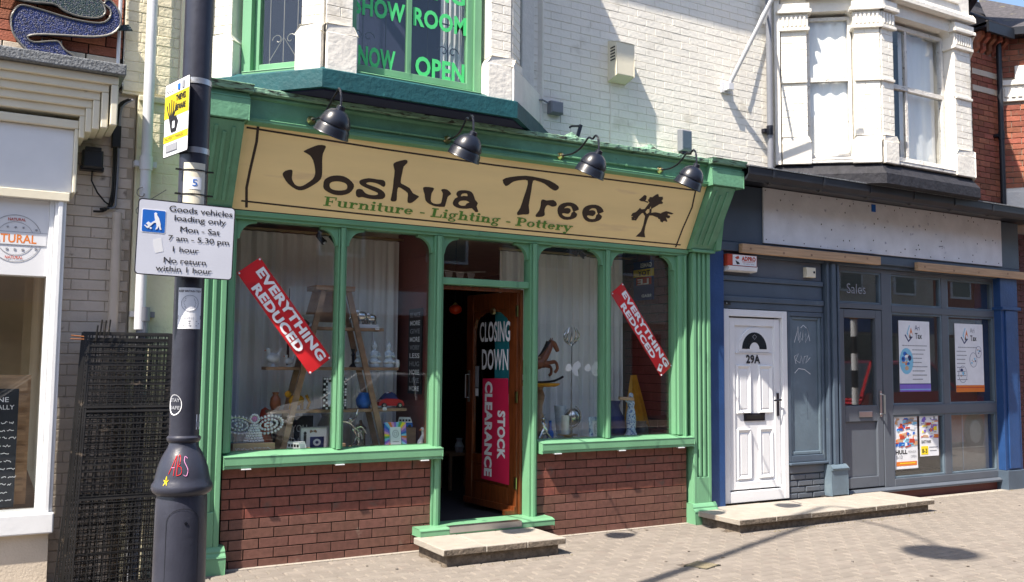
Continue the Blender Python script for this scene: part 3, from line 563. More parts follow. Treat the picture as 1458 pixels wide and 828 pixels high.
# gooseneck lamps and the conduit that feeds them
LAMPX = (-1.28, -.15, .945, 2.045)
LAMPE = ((-1.285, 3.265), (-.262, 3.225), (.872, 3.225), (1.895, 3.235))
def goose(k):
    x = LAMPX[k]; t = thing('gooseneck_lamp', (x, -.4, 3.3), LBL[k], 'lamp', 'gooseneck lamps over the sign')
    mb = MB(); T = facing((x, -.366, 3.335), (1,0,0), (0,0,1)); mb.lathe([(.0001,.0),(.030,.0),(.034,.01),(.022,.024),(.016,.045),(.0001,.048)], 'brass', T=T, seg=16); mb.build('brass_boss', t, smooth=True)
    ex, ez = LAMPE[k]; ey = -1.05; dx = ex-x; q = lambda f, z: (x+dx*f, -.40-.65*f, z)
    P = [q(0,3.335), q(.12,3.322), q(.30,3.312), q(.48,3.322), q(.62,3.352), q(.74,3.385), q(.84,ez+.135), q(.92,ez+.15), q(.98,ez+.12), q(1.0,ez+.06), q(1.0,ez+.01)]
    P = smooth_path(P)
    mb = MB(); mb.tube(P, .0085, 'black', seg=8); mb.build('swan_neck', t, smooth=True)
    mb = MB(); T = Matrix.Translation((ex, ey, ez)) @ Matrix.Rotation(radians(24), 4, 'X') @ Matrix.Rotation(radians(13), 4, 'Y')
    pr = [(.014,.02),(.028,.015),(.032,-.01),(.060,-.022),(.086,-.048),(.104,-.085),(.112,-.110),(.1125,-.116),(.106,-.118),(.106,-.124),(.1175,-.140),(.124,-.182),(.129,-.190),(.124,-.194),(.114,-.150),(.098,-.09),(.06,-.04),(.0001,-.03)]
    mb.lathe(pr, 'gunm', T=T, seg=32); mb.build('lamp_shade', t, smooth=True)
    mb = MB(); mb.ball((0,0,-.10), .032, 'paper', T=T); mb.build('bulb', t, smooth=True)
    return t
def smooth_path(P, n=4):
    P = [Vector(p) for p in P]; out = []
    for i in range(len(P)-1):
        a, b_, c_, d_ = P[max(i-1,0)], P[i], P[i+1], P[min(i+2, len(P)-1)]
        for q in range(n):
            t_ = q/n; out.append(.5*((2*b_)+(c_-a)*t_+(2*a-5*b_+4*c_-d_)*t_*t_+(3*b_-3*c_+d_-a)*t_**3))
    out.append(P[-1]); return out
LBL = ['black gooseneck lamp leftmost over the cream sign, below the teal bay ledge', 'black gooseneck lamp second from left, over the middle letters of the sign', 'black gooseneck lamp hanging beside the thin black bracket, above the second word of the sign', 'black gooseneck lamp at the right end of the sign, in front of the grey floodlight']
for k in range(4): goose(k)
t = thing('lamp_conduit', (.4, -.4, 3.32), 'thin green conduit pipe running along the cornice between the gooseneck lamps', 'pipe')
mb = MB()
for k in range(3): mb.tube([(LAMPX[k]+.03, -.383, 3.335), (LAMPX[k+1]-.03, -.383, 3.335)], .009, 'green', seg=8)
mb.build('pipe', t, smooth=True)
mb = MB()
for k in range(3):
    xx = (LAMPX[k]+LAMPX[k+1])/2+.15; mb.tube([(xx-.01,-.383,3.335),(xx+.01,-.383,3.335)], .014, 'green'); mb.box(xx-.006, xx+.006, -.382, -.366, 3.322, 3.348, 'green')
mb.build('saddle_clip', t)

# ---- doorstep
def step(name, x0, x1, y0, y1, z, n, label, edge='slabedge'):
    t = thing(name, ((x0+x1)/2, y0, 0), label, 'step')
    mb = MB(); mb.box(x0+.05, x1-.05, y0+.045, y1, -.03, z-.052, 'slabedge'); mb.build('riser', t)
    for k in range(n):
        a = x0+(x1-x0)*k/n; b_ = x0+(x1-x0)*(k+1)/n; dz = random.uniform(-.003,.002); dy = random.uniform(-.006,.004)
        mb = MB(); mb.box(a+.002, b_-.002, y0+dy, y1, z-.05+dz, z+dz, 'slab'); o = mb.build('slab', t, bev=.006)
        mb = MB(); mb.box(a+.009, b_-.009, y0+dy-.002, y0+dy+.01, z-.045+dz, z-.008+dz, edge); mb.build('weathered_edge', o)
    return t
step('doorstep', -.285, .815, -.69, -.14, .135, 3, 'pale stone doorstep of three slabs below the open shop door')
step('doorstep', 2.70, 5.50, -.68, .0, .125, 6, 'long low stone doorstep running from the white door to the grey shop door')
# ================================================================== upper white house with its bay over the green shop
WY = .10
H = thing('white_brick_house', (1.2, .1, 0), 'white painted brick upper storey with a canted bay window above the green shop', 'house')
hc = [0]
mb = MB(); mb.box(-2.545, 3.98, WY+.0045, 4.9, 3.52, 6.95, 'wbrick'); mb.build('wall', H)
bricks(H, frame(.86, WY, 0), 3.06, 3.48, 6.9, 'wbrick', c=.0025, j=.004, proud=.0025, limit=205, off=.06, count=hc)
mb = MB(); mb.box(.80, .94, WY-.03, WY+.011, 3.5, 6.9, 'wrend'); mb.build('edge_strip', H, bev=.006)
mb = MB(); mb.box(-2.6, 7.9, -.36, .2, 6.93, 7.0, 'felt'); mb.prism([(-.36,7.0),(4.9,10.4),(4.9,7.0)], -2.6, 7.6, 'slate'); mb.build('roof', H)
def facets(X0, X1, C0, C1, Yf):
    l = sqrt((C0-X0)**2+(WY-Yf)**2); a = atan2(Yf-WY, C0-X0); r = sqrt((X1-C1)**2+(WY-Yf)**2); b_ = atan2(WY-Yf, X1-C1)
    return [(frame(X0, WY, 0, a), l), (frame(C0, Yf, 0, 0), C1-C0), (frame(C1, Yf, 0, b_), r)]
def ring(mb, X0, X1, C0, C1, Yf, z0, z1, o, m, ztop=None):
    # solid band following the bay outline, o further out
    zt = ztop if ztop is not None else z1
    a = [(X0-o*1.3, WY), (C0-o*.45, Yf-o), (C1+o*.45, Yf-o), (X1+o*1.3, WY)]
    i = [(X0, WY), (C0, Yf), (C1, Yf), (X1, WY)]
    vs = [(p[0], p[1], z0) for p in a]+[(p[0], p[1], z1) for p in a]+[(p[0], p[1]+.03, zt) for p in i]+[(p[0], p[1]+.03, z0) for p in i]
    fs = [(3,2,1,0,)]+[(k, k+1, 5+k, 4+k) for k in range(3)]+[(4+k, 5+k, 9+k, 8+k) for k in range(3)]+[(8,9,10,11)]
    mb.add(vs, fs, m)
def pier(parent, F, u0, u1, z0, z1, zb, m, mr, cn, wide=.035, cap=None, lim=60, kw=None):
    """masonry pier of a bay: rendered core, brick face, wider rendered base with a splayed top, optional capital"""
    mb = MB(F); mb.box(u0, u1, .004, .30, z0, z1, mr); o = mb.build('pier', parent)
    bricks(parent, F @ Matrix.Translation((u0, 0, 0)), u1-u0, zb+.02, z1, m, pitch=.225, ph=.075, j=.0045, d=.028, c=.0025, proud=.002, limit=lim, count=cn)
    mb = MB(F); a, b_ = u0-(wide if kw != 'l' else 0), u1+(wide if kw != 'r' else 0)
    mb.box(a, b_, -.028, .20, z0, zb-.04, mr); mb.prism([(a, zb-.04), (b_, zb-.04), (u1, zb+.02), (u0, zb+.02)], -.022, .19, mr, 'y'); mb.build('pier_base', parent, bev=.008)
    if cap:
        mb = MB(F); zc = cap; mb.box(u0-.03, u1+.03, -.035, .2, zc, zc+.035, mr); mb.box(u0-.015, u1+.015, -.02, .2, zc+.036, zc+.19, mr); n = max(3, int((u1-u0)/.04))
        for k in range(n): q = u0+(u1-u0)*(k+.2)/n; mb.box(q, q+(u1-u0)*.55/n, -.034, -.021, zc+.05, zc+.17, mr)
        mb.box(u0-.05, u1+.05, -.06, .2, zc+.191, zc+.23, mr); mb.box(u0-.03, u1+.03, -.045, .2, zc+.231, zc+.30, mr); mb.build('capital', parent, bev=.005)
def sash(parent, F, u0, u1, z0, z1, m, gm='glass', mull=None, rail=None, y=.12, w=.05, sillm=None, sillz=0):
    mb = MB(F); mb.box(u0, u0+w, y, y+.06, z0, z1, m); mb.box(u1-w, u1, y, y+.06, z0, z1, m); mb.box(u0+w, u1-w, y+.001, y+.059, z0, z0+w, m); mb.box(u0+w, u1-w, y+.001, y+.059, z1-w, z1, m)
    o = mb.build('window_frame', parent, bev=.004)
    if sillm: mb = MB(F); mb.prism([(-.01, z0-.09), (-.01, z0-.05), (y, z0-.002), (y+.05, z0-.002), (y+.05, z0-.09)], u0-.01, u1+.01, sillm); mb.build('window_sill', parent, bev=.005)
    if mull:
        for q in mull: mb = MB(F); mb.box(q-.018, q+.018, y+.008, y+.048, z0+w, z1-w, m); mb.build('glazing_bar', o)
    if rail:
        for q in rail: mb = MB(F); mb.box(u0+w, u1-w, y-.004, y+.052, q-.024, q+.024, m); mb.build('meeting_rail', o)
    mb = MB(F); mb.box(u0+w, u1-w, y+.026, y+.030, z0+w, z1-w, gm); mb.build('pane', o)
    return o
# --- bay of the green shop
BX = (-1.92, 1.06, -1.27, .32, -.60); FL = facets(*BX)
mb = MB(); ring(mb, *BX, 3.52, 3.655, .055, 'teal', 3.70); mb.build('bay_ledge', H)
mb = MB(); ring(mb, -1.92, 1.06, -1.26, .31, -.60, 3.505, 3.517, .02, 'navyroom'); mb.build('bay_underside', H)
(F0, l0), (F1, l1), (F2, l2) = FL
ZB = 3.66
pier(H, F0, .0, l0*.17, ZB, 6.9, 3.99, 'wbrick', 'wrend', hc, lim=10, kw='l')
pier(H, F0, l0*.80, l0-.01, ZB, 6.9, 3.99, 'wbrick', 'wrend', hc, lim=10, kw='r')
pier(H, F1, .012, .215, ZB, 6.9, 3.99, 'wbrick', 'wrend', hc, lim=14, kw='l')
pier(H, F1, l1-.20, l1-.012, ZB, 6.9, 3.99, 'wbrick', 'wrend', hc, lim=14, kw='r')
pier(H, F2, .01, l2*.22, ZB, 6.9, 3.99, 'wbrick', 'wrend', hc, lim=6, kw='r')
mb = MB(F2); mb.box(l2*.22, l2*.95, .02, .12, ZB, 4.0, 'wrend'); mb.box(l2*.95, l2, .0, .12, ZB, 6.9, 'wrend'); mb.build('pier', H)
w0 = sash(H, F0, l0*.30, l0*.80, 3.75, 5.8, 'green', sillm='green', w=.045)
w1 = sash(H, F1, .235, l1-.30, 3.74, 5.8, 'green', mull=[.73], sillm='green', w=.055)
sash(H, F2, l2*.25, l2*.93, 3.75, 5.8, 'green', sillm='green')
mb = MB(F1); mb.box(l1-.30, l1-.24, .09, .16, 3.70, 5.8, 'green'); mb.build('window_frame', w1)
mb = MB(F0); mb.box(l0*.22, l0*.30, .07, .16, 3.70, 5.8, 'green'); mb.build('window_frame', w0)
mb = MB(); mb.prism([(X, Y) for X, Y in ((-1.7,.09),(-1.18,-.32),(.2,-.32),(.85,.09))], 3.66, 3.69, 'inside', 'z'); mb.prism([(-1.7,.09),(-1.2,-.34),(.24,-.34),(.85,.09)], 5.8, 6.9, 'wrend', 'z'); mb.build('bay_floor', H)
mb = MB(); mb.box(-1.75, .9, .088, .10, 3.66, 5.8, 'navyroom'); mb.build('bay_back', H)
mb = MB(); mb.box(-1.36, .43, -.67, .1, 6.95, 7.05, 'wrend'); mb.box(-1.33, .40, -.64, .1, 5.95, 6.06, 'wrend'); mb.build('bay_cornice', H)
# wrought iron grille and the green lettering on the glass
mb = MB(F1)
for q in (.37, .56, .92, 1.10, 1.25): mb.tube([(q,.20,3.80),(q,.20,5.7)], .006, 'black', seg=5)
for q in (4.28, 4.9): mb.tube([(.3,.20,q),(1.27,.20,q)], .006, 'black', seg=5)
def curl(mb, cx, cz, r, s=1, y=.2, m='black', w=.005):
    mb.tube([(cx+s*r*(1-.09*i)*cos(i*.62), y, cz+r*(1-.09*i)*sin(i*.62)) for i in range(10)], w, m, seg=5)
for q in (.37, 1.10): curl(mb, q-.04, 4.05, .05, -1); curl(mb, q+.05, 4.05, .05, 1)
mb.build('iron_grille', w1)
mb = MB(F0)
for q in (.38, .50, .62): mb.tube([(q,.19,3.8),(q,.19,5.7)], .004, 'rim', seg=5)
curl(mb, .45, 4.0, .05, -1, .19, 'rim', .004); curl(mb, .56, 4.0, .05, 1, .19, 'rim', .004); mb.tube([(.38,.19,3.84),(.50,.19,4.02),(.62,.19,3.84)], .004, 'rim', seg=5); mb.build('iron_grille', w0)
curt = MB(F1); 
for a, b_ in ((.245,.36),(1.06,1.28)):
    curt.add([(a+(b_-a)*i/20, .26+.012*sin(i*1.4), 3.8+2*k) for i in range(21) for k in range(2)], [(2*i, 2*i+2, 2*i+3, 2*i+1) for i in range(20)], 'curtain')
curt.build('net_curtain', w1)
TX = thing('window_lettering', (-.5, -.5, 3.8), 'bright green capital letters stuck inside the bay window above the green shop', 'lettering')
T = front(BX[2], BX[4]+.142, 0) 
for txt, x0, z, x1, h in (('NOW', .315, 3.80, .62, .155), ('OPEN', .79, 3.80, 1.225, .155), ('SHOW', .27, 4.20, .695, .145), ('ROOM', .765, 4.20, 1.235, .145), ('LIGH', .29, 4.46, .69, .145), ('TING', .765, 4.445, 1.22, .145)):
    mb = MB(); mb.text(txt, x0, z, x1, h, 'lgreen', T, bold=.035); mb.build('lettering', TX)
# --- little things on the white wall
t = thing('flue_box', (1.9, .1, 4.3), 'cream boxed metal flue cover high on the sunny white brick wall', 'flue cover')
mb = MB(); mb.prism([(WY-.003, 4.26),(-.05, 4.30),(-.05, 4.62),(WY-.003, 4.66)], 1.79, 1.995, 'crpaint'); mb.build('casing', t, bev=.006)
mb = MB()
for k in range(5): mb.box(1.786, 1.7895, -.02, .05, 4.45+k*.03, 4.462+k*.03, 'dark')
mb.build('louvre', t)
mb = MB(); mb.tube([(1.82,WY-.006,4.27),(1.82,WY-.006,3.56)], .005, 'wrend', seg=6); mb.build('cable', t)
t = thing('junction_box', (1.2, .1, 3.9), 'small grey junction box with a looping cable on the shaded white wall', 'junction box')
mb = MB(); mb.box(1.10, 1.235, .02, WY-.002, 3.84, 3.955, 'pvcg', c=.012); mb.build('box', t); mb = MB(); mb.tube([(1.10,.06,3.93),(1.02,.06,3.955),(.93,.055,3.93),(.86,.055,3.86),(.80,.04,3.78)], .008, 'pvcg', seg=6); mb.build('cable', t, smooth=True)
t = thing('sign_bracket', (1.3, -.1, 3.55), 'thin black bent metal bracket standing on the green cornice', 'bracket')
mb = MB(); mb.box(1.335, 1.345, -.06, -.05, 3.53, 3.54, 'black'); mb.tube([(1.305,-.05,3.52),(1.375,-.05,3.74)], .022, 'black', seg=4); mb.tube([(1.385,-.05,3.735),(1.25,-.09,3.705),(1.225,-.09,3.69)], .010, 'black', seg=6); mb.build('bracket_arm', t)
t = thing('floodlight', (2.7, 0, 3.6), 'grey floodlight standing upright on the right end of the green cornice', 'floodlight')
mb = MB(); mb.box(2.545, 2.685, -.10, -.03, 3.64, 3.86, 'pvcg', c=.012); mb.build('housing', t, bev=.006); mb = MB(); mb.box(2.56, 2.67, -.104, -.1005, 3.67, 3.84, 'grey'); mb.build('lens', t)
mb = MB(); mb.tube([(2.615,-.05,3.64),(2.60,-.05,3.53)], .018, 'black'); mb.box(2.56,2.68,-.09,-.03,3.615,3.638,'black'); mb.build('bracket', t)
t = thing('flagpole', (3.35, .05, 4.4), 'white angled flagpole fixed to the white brick wall by a bracket', 'flagpole')
mb = MB(); mb.tube([(3.31,.04,4.46),(3.52,-.95,5.95)], .022, 'pvcw', seg=10); mb.build('pole', t, smooth=True)
mb = MB(); mb.box(3.24, 3.37, .075, WY-.004, 4.38, 4.50, 'pvcw', c=.004); mb.box(3.27, 3.34, .0, .074, 4.40, 4.47, 'pvcw'); mb.build('wall_plate', t, bev=.003)
mb = MB(); mb.tube([(3.47,-.30,5.03),(3.90,.06,5.35)], .012, 'zinc', seg=6); mb.tube([(3.40,-.0,4.62),(3.90,.05,5.5)], .008, 'pvcw', seg=6); mb.build('stay', t)
def downpipe(x, y, z0, z1, r, m, label, socks=(), cat='drainpipe', sm=None):
    t = thing('drainpipe', (x, y, z0), label, cat); mb = MB(); mb.tube([(x, y, z0), (x, y, z1)], r, m, seg=14); mb.build('pipe', t, smooth=True)
    for z in socks:
        mb = MB(); mb.tube([(x, y, z-.05), (x, y, z+.05)], r*1.2, sm or m, seg=14); mb.box(x-r*2, x+r*2, y+r*.5, WY-.001, z-.02, z+.02, sm or m); mb.build('bracket', t, smooth=True)
downpipe(3.89, .035, 3.45, 6.9, .032, 'pvcg', 'grey drainpipe with a black collar between the white wall and the white bay window', (4.05,), sm='black')

# ================================================================== grey shop's upper storey with white bay
K = thing('white_bay_house', (5.7, .1, 0), 'white painted upper storey with ornate canted bay window above the grey-blue shop', 'house')
kc = [0]
mb = MB(); mb.box(3.985, 7.56, WY+.012, 4.9, 3.42, 6.95, 'wbrick'); mb.build('wall', K)
KX = (4.03, 7.30, 4.90, 6.47, -.60); FK = facets(*KX); (F0, l0), (F1, l1), (F2, l2) = FK; ZB = 3.70
mb = MB(F0); mb.box(-.0, .06, -.03, .1, ZB, 6.9, 'wrend'); mb.build('pier', K)
pier(K, F0, .075, l0*.31, ZB, 5.55, 3.98, 'wbrick', 'wrend', kc, cap=5.18, lim=40, kw='l')
pier(K, F0, l0*.755, l0-.012, ZB, 5.55, 3.98, 'wbrick', 'wrend', kc, cap=5.18, lim=50, kw='r')
pier(K, F1, .012, .20, ZB, 5.55, 3.98, 'wbrick', 'wrend', kc, cap=5.18, lim=50, kw='l')
pier(K, F1, l1-.30, l1-.012, ZB, 5.55, 3.98, 'wbrick', 'wrend', kc, cap=5.18, lim=60, kw='r')
pier(K, F2, .01, l2*.3, ZB, 5.55, 3.98, 'wbrick', 'wrend', kc, cap=5.18, lim=10, kw='r')
mb = MB(F2); mb.box(l2*.3, l2, .05, .2, ZB, 6.9, 'wrend'); mb.build('pier', K)
for F, l in ((F0, l0), (F1, l1)):       # middle string course of the piers
    for a, b_ in (((.07, l0*.31), (l0*.755, l0)) if F is F0 else ((0, .20), (l1-.30, l1))):
        mb = MB(F); mb.box(a, b_, -.022, .02, 4.60, 4.63, 'wrend'); mb.build('string_course', K, bev=.004)
mb = MB(F0); u0, u1 = l0*.31, l0*.755
def lintel(F, u0, u1, z, L, zt=6.9):
    c = .07; mb = MB(F); mb.prism([(u0-.3 if False else u0, z-.07), (u0, zt), (u1, zt), (u1, z-.07), (u1-c, z), (u0+c, z)], .03, .24, 'wrend', 'y')
    mb.build('lintel', K, bev=.006)
    mb = MB(F); mb.prism([(-.07, z+.14), (-.07, z+.19), (-.03, z+.24), (.02, z+.24), (.02, z+.14)], -.02, L+.02, 'wrend'); mb.build('cornice_moulding', K, bev=.004)
    mb = MB(F); mb.box(0, L, .0, .06, z+.245, 6.9, 'wrend'); mb.build('frieze', K)
lintel(F0, u0, u1, 5.40, l0); lintel(F1, .20, l1-.30, 5.38, l1)
mb = MB(F1); mb.box(.25, l1-.2, -.02, -.001, 5.72, 5.74, 'wrend'); mb.ell(0,0,0,0,'wrend') if False else None
for k in range(9): mb.box(.30+k*.10, .36+k*.10, -.016, -.001, 5.76, 5.84, 'wrend')
mb.build('relief_panel', K, bev=.003)
k0 = sash(K, F0, u0+.01, u1-.01, 3.80, 5.36, 'oldwood', rail=[4.66], sillm='oldwood', w=.038, y=.10)
k1 = sash(K, F1, .21, l1-.31, 3.80, 5.34, 'oldwood', mull=[.60], rail=[4.63], sillm='oldwood', w=.045, y=.13)
cu = MB(F0); w_ = u1-u0
cu.add([(u0+.03+(w_-.06)*i/40, .17+.009*sin(i*.5), 3.83+(1.5)*k) for i in range(41) for k in range(2)], [(2*i, 2*i+2, 2*i+3, 2*i+1) for i in range(40)], 'curtw'); cu.build('white_curtain', k0, smooth=True)
cu = MB(F1)
for a, b_ in ((.60, 1.22),): cu.add([(a+(b_-a)*i/30, .24+.009*sin(i*.6), 3.82+(1.5)*k) for i in range(31) for k in range(2)], [(2*i, 2*i+2, 2*i+3, 2*i+1) for i in range(30)], 'curtw')
cu.build('white_curtain', k1, smooth=True)
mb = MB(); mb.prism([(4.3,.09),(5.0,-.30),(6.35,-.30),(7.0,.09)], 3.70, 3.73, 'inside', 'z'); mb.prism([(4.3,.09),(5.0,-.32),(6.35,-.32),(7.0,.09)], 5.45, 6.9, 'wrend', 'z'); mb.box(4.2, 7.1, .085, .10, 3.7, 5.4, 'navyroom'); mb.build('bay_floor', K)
mb = MB(); ring(mb, *KX, 3.47, 3.58, .06, 'felt', 3.70); mb.build('bay_base', K)
mb = MB(); mb.prism([(4.8,-.72),(6.62,-.72),(7.35,.05),(7.45,.05),(7.45,.1),(3.9,.1),(3.9,.05)], 6.30, 6.40, 'felt', 'z'); mb.prism([(6.60,-.74),(6.70,-.74),(7.5,.1),(7.4,.1)], 6.05, 6.5, 'black', 'z'); mb.build('bay_eave', K)
# ================================================================== red brick house at the right edge
Q = thing('red_brick_house', (9, .1, 0), 'orange-red brick house with white-trimmed bay and slate roof at the right edge', 'house')
qc = [0]
mb = MB(); mb.box(7.57, 14, WY+.012, 6.2, 3.3, 5.9, 'rjoint'); mb.box(8.26, 14, WY+.012, 6.2, -.2, 3.3, 'rjoint'); mb.build('wall', Q)
bricks(Q, frame(7.575, WY, 0), .70, 3.45, 5.62, 'rbrick', j=.010, c=.002, limit=110, count=qc)
bricks(Q, frame(8.26, WY-.002, 0), .8, .0, 3.3, 'dbrick', j=.008, c=.002, limit=60, count=qc)
for z in (5.10, 5.32):
    mb = MB(); mb.box(7.575, 8.2, WY-.010, WY+.005, z, z+.072, 'clad'); mb.build('pale_band', Q)
mb = MB()
for k in range(5): x = 7.62+k*.13; mb.prism([(WY,5.62),(WY-.05,5.66),(WY-.05,5.74),(WY-.12,5.80),(WY-.12,5.86),(WY,5.86)], x, x+.07, 'rbrick')
mb.build('eaves_bracket', Q)
QX = (8.20, 11.2, 8.85, 10.4, -.60); FQ = facets(*QX); (F0, l0), (F1, l1), (F2, l2) = FQ
mb = MB(F0); mb.box(.0, .31, .012, .3, 3.5, 5.9, 'rjoint'); mb.box(.31, l0, .012, .3, 5.3, 5.9, 'rjoint'); mb.box(l0-.15, l0, .012, .3, 3.5, 5.9, 'rjoint'); mb.build('pier', Q)
bricks(Q, F0, .31, 3.87, 5.02, 'rbrick', j=.010, c=.002, limit=90, count=qc); bricks(Q, F0, l0, 5.36, 5.88, 'rbrick', j=.010, c=.002, limit=40, count=qc)
mb = MB(F0); mb.box(-.02, .34, -.04, .28, 3.45, 3.82, 'wrend'); mb.prism([(-.02,3.82),(.34,3.82),(.31,3.87),(0,3.87)], -.03, .27, 'wrend', 'y'); mb.build('stone_base', Q, bev=.006)
mb = MB(F0); mb.box(-.03, .35, -.06, .27, 5.24, 5.31, 'wrend'); mb.box(-.01, .33, -.03, .27, 5.03, 5.238, 'wrend')
for k in range(4): mb.box(.03+k*.08, .08+k*.08, -.045, -.031, 5.08, 5.2, 'wrend')
mb.build('stone_capital', Q, bev=.006); mb = MB(F0); mb.box(.16, l0, -.04, .12, 5.312, 5.50, 'wrend'); mb.build('stone_lintel', Q, bev=.006)
sash(Q, F0, .33, l0-.17, 3.80, 5.24, 'wpaint', rail=[4.5], sillm='wpaint', w=.05, y=.08)
mb = MB(F0); mb.box(.30, l0-.1, .20, .21, 3.8, 5.3, 'insidew'); mb.build('blind', Q)
mb = MB(F1); mb.box(0, l1, .01, .3, 3.3, 5.9, 'rjoint'); mb.build('pier', Q)
mb = MB(); mb.box(7.57, 8.20, -.12, .1, 5.87, 5.90, 'black'); mb.box(7.57, 8.12, -.155, -.122, 5.80, 5.93, 'pvcb'); a = [(7.95,.1),(8.72,-.78),(10.6,-.78),(11.5,.1)]
mb.prism(a, 5.88, 5.93, 'black', 'z'); mb.prism([(8.0,-.02),(8.74,-.86),(8.78,-.82),(8.06,.02)], 5.86, 5.96, 'pvcb', 'z'); mb.build('eave', Q)
mb = MB(); p0, p1 = (7.57,-.15,5.935), (14,-.15,5.935); mb.add([p0, p1, (14,3,8.16), (7.57,3,8.16), (7.57,3,5.9), (14,3,5.9)], [(0,1,2,3),(3,2,5,4),(0,3,4),(1,5,2)], 'slate'); q = [(7.95,.05,5.965),(8.72,-.8,5.965),(10.6,-.8,5.965),(11.3,.05,5.965),(9.0,.9,6.9),(10.2,.9,6.9)]
mb.add(q, [(0,1,4),(1,2,5,4),(2,3,5)], 'slate'); roof = mb.build('roof', Q)
mb = MB()
for i in range(12):
    for j in range(28):
        x = 7.58+j*.23+(i%2)*.115; y = -.15+i*.262; z = 5.938+(y+.15)*.7063
        if seen((x, y, z), 30): mb.add([(x,y,z+.008),(x+.222,y,z+.008),(x+.222,y+.28,z+.196),(x,y+.28,z+.196),(x,y,z),(x+.222,y,z)], [(0,1,2,3),(4,5,1,0)], 'slate')
mb.build('slates', roof, kind='stuff'); mb = MB(); mb.tube([(7.57,3,8.17),(14,3,8.17)], .09, 'slate', seg=6); mb.build('ridge', roof)
downpipe(8.06, .03, 3.45, 5.84, .035, 'pvcb', 'black drainpipe on the red brick wall at the right', (4.55,))

# ================================================================== left shop and the gap
L = thing('cream_shop', (-4.5, 0, 0), 'cream and white shopfront with moulded cornice at the left edge', 'shop')
LY = -.10
mb = MB(); mb.box(-6.5, -2.90, LY, .1, -.2, .385, 'clad'); mb.build('stallriser', L)
mb = MB(); mb.box(-6.5, -2.875, LY-.05, .12, .39, .525, 'wpaint'); mb.build('window_sill', L, bev=.01)
mb = MB(); mb.box(-2.985, -2.955, LY, .08, .526, 2.64, 'wpaint'); mb.box(-2.954, -2.885, LY-.02, .08, .526, 2.655, 'wpaint'); mb.box(-2.935, -2.905, LY-.035, LY-.021, .526, 2.655, 'wpaint'); mb.build('frame_post', L, bev=.005)
mb = MB(); mb.box(-6.5, -2.986, LY+.02, .06, 2.09, 2.60, 'white'); mb.box(-6.5, -2.986, LY+.005, .07, 2.602, 2.66, 'wpaint'); mb.build('frosted_upper_panel', L)
mb = MB(); mb.box(-6.5, -2.86, LY-.03, .1, 2.52 if False else 2.662, 3.10, 'wpaint'); mb.box(-6.5, -2.87, LY-.045, LY-.031, 2.60, 2.661, 'crpaint'); mb.build('fascia', L, bev=.005)
mb = MB(); mb.box(-6.5, -2.986, .0, .006, .526, 2.09, 'glass'); mb.build('window_pane', L)
for k, (xe, y, zt, zb, w) in enumerate(((-2.61,-.29,3.47,3.13,.045),(-2.665,-.262,3.415,3.11,.045),(-2.715,-.235,3.36,3.10,.045),(-2.76,-.21,3.305,3.08,.04),(-2.80,-.185,3.25,3.04,.035),(-2.835,-.165,3.16,2.66,.025))):
    mb = MB(); mb.box(-6.5, xe, y, .1, zt-.058, zt, 'crpaint'); mb.box(xe-w, xe, y, .1, zb, zt-.059, 'crpaint'); mb.build('cornice_moulding', L, bev=.007)
mb = MB(); mb.box(-6.5, -2.57, -.34, .11, 3.472, 3.55, 'lead'); mb.build('flashing', L, bev=.008)
mb = MB(); mb.box(-6.5, -2.90, 3.4, 3.5, .1, 2.7, 'insidel'); mb.box(-6.5, -2.9, .12, 3.5, .1, .5, 'shelfw'); mb.box(-2.93, -2.90, .12, 3.5, .1, 2.7, 'insidel'); mb.box(-6.5, -2.9, .1, 3.5, 2.7, 2.75, 'insidel'); mb.box(-3.6, -3.06, 1.6, 1.64, .5, 2.6, 'insidel'); mb.box(-3.9, -3.25, 1.2, 1.3, 1.45, 1.9, 'black'); mb.box(-3.9, -3.25, 1.2, 1.3, 1.92, 1.95, 'letter'); mb.build('interior', L)
t = thing('shelf_unit', (-3.3, .3, .5), 'pale timber crate shelf behind the chalkboard in the left shop window', 'shelf')
mb = MB(); mb.box(-3.6, -3.03, .30, .34, .53, 1.42, 'timber')
mb.build('back_board', t)
for k in range(7): mb = MB(); mb.box(-3.34, -3.05, .285, .298, .62+k*.115, .70+k*.115, 'timber', Matrix.Identity(4)); mb.build('slat', t)
t = thing('chalkboard', (-3.3, .2, .53), 'tall chalkboard with handwriting leaning inside the left shop window', 'chalkboard')
mb = MB(); mb.box(-3.75, -3.105, .17, .19, .53, 1.33, 'chalk'); mb.build('board', t)
T = front(0, .169, 0); mb = MB(); mb.text('MANE', -3.31, 1.24, -3.165, .035, 'letter', T); mb.text('TICALLY', -3.30, 1.19, -3.13, .032, 'letter', T)
rnd = random.Random(5)
for k in range(11):
    x = -3.30; z = 1.10-k*.052
    while x < -3.13-.002*k:
        w = rnd.uniform(.02,.05); mb.line([(x+w*i/5, z+rnd.uniform(-.007,.009)) for i in range(6)], .004, 'letter', T); x += w+.012
mb.build('handwriting', t)
t = thing('round_sticker', (-3.1, -.09, 2.3), 'round orange and grey printed label on the frosted white panel, upper left', 'sticker')
T = front(-3.182, LY+.0185, 2.335) @ Matrix.Diagonal((.77,.77,1,1)); mb = MB(); mb.ell(0,0,.205,.205,'grayp',T,hole=.004,n=40); mb.ell(0,0,.145,.145,'grayp',T,hole=.003,n=36); mb.rect(-.20,-.055,.24,.055,'white',T,.0016)
mb.line([(-.2,.055),(.25,.055)],.004,'grayp',T,.0018); mb.line([(-.2,-.055),(.25,-.055)],.004,'grayp',T,.0018); mb.text('NATURAL', -.235, -.038, .165, .075, 'orange', T, bold=.02, th=.002)
mb.text('NATURAL', -.06, .165-.012, .075, .024, 'redp', T, bold=.02); mb.text('NATURAL', -.07, -.178, .065, .024, 'redp', T, bold=.02)
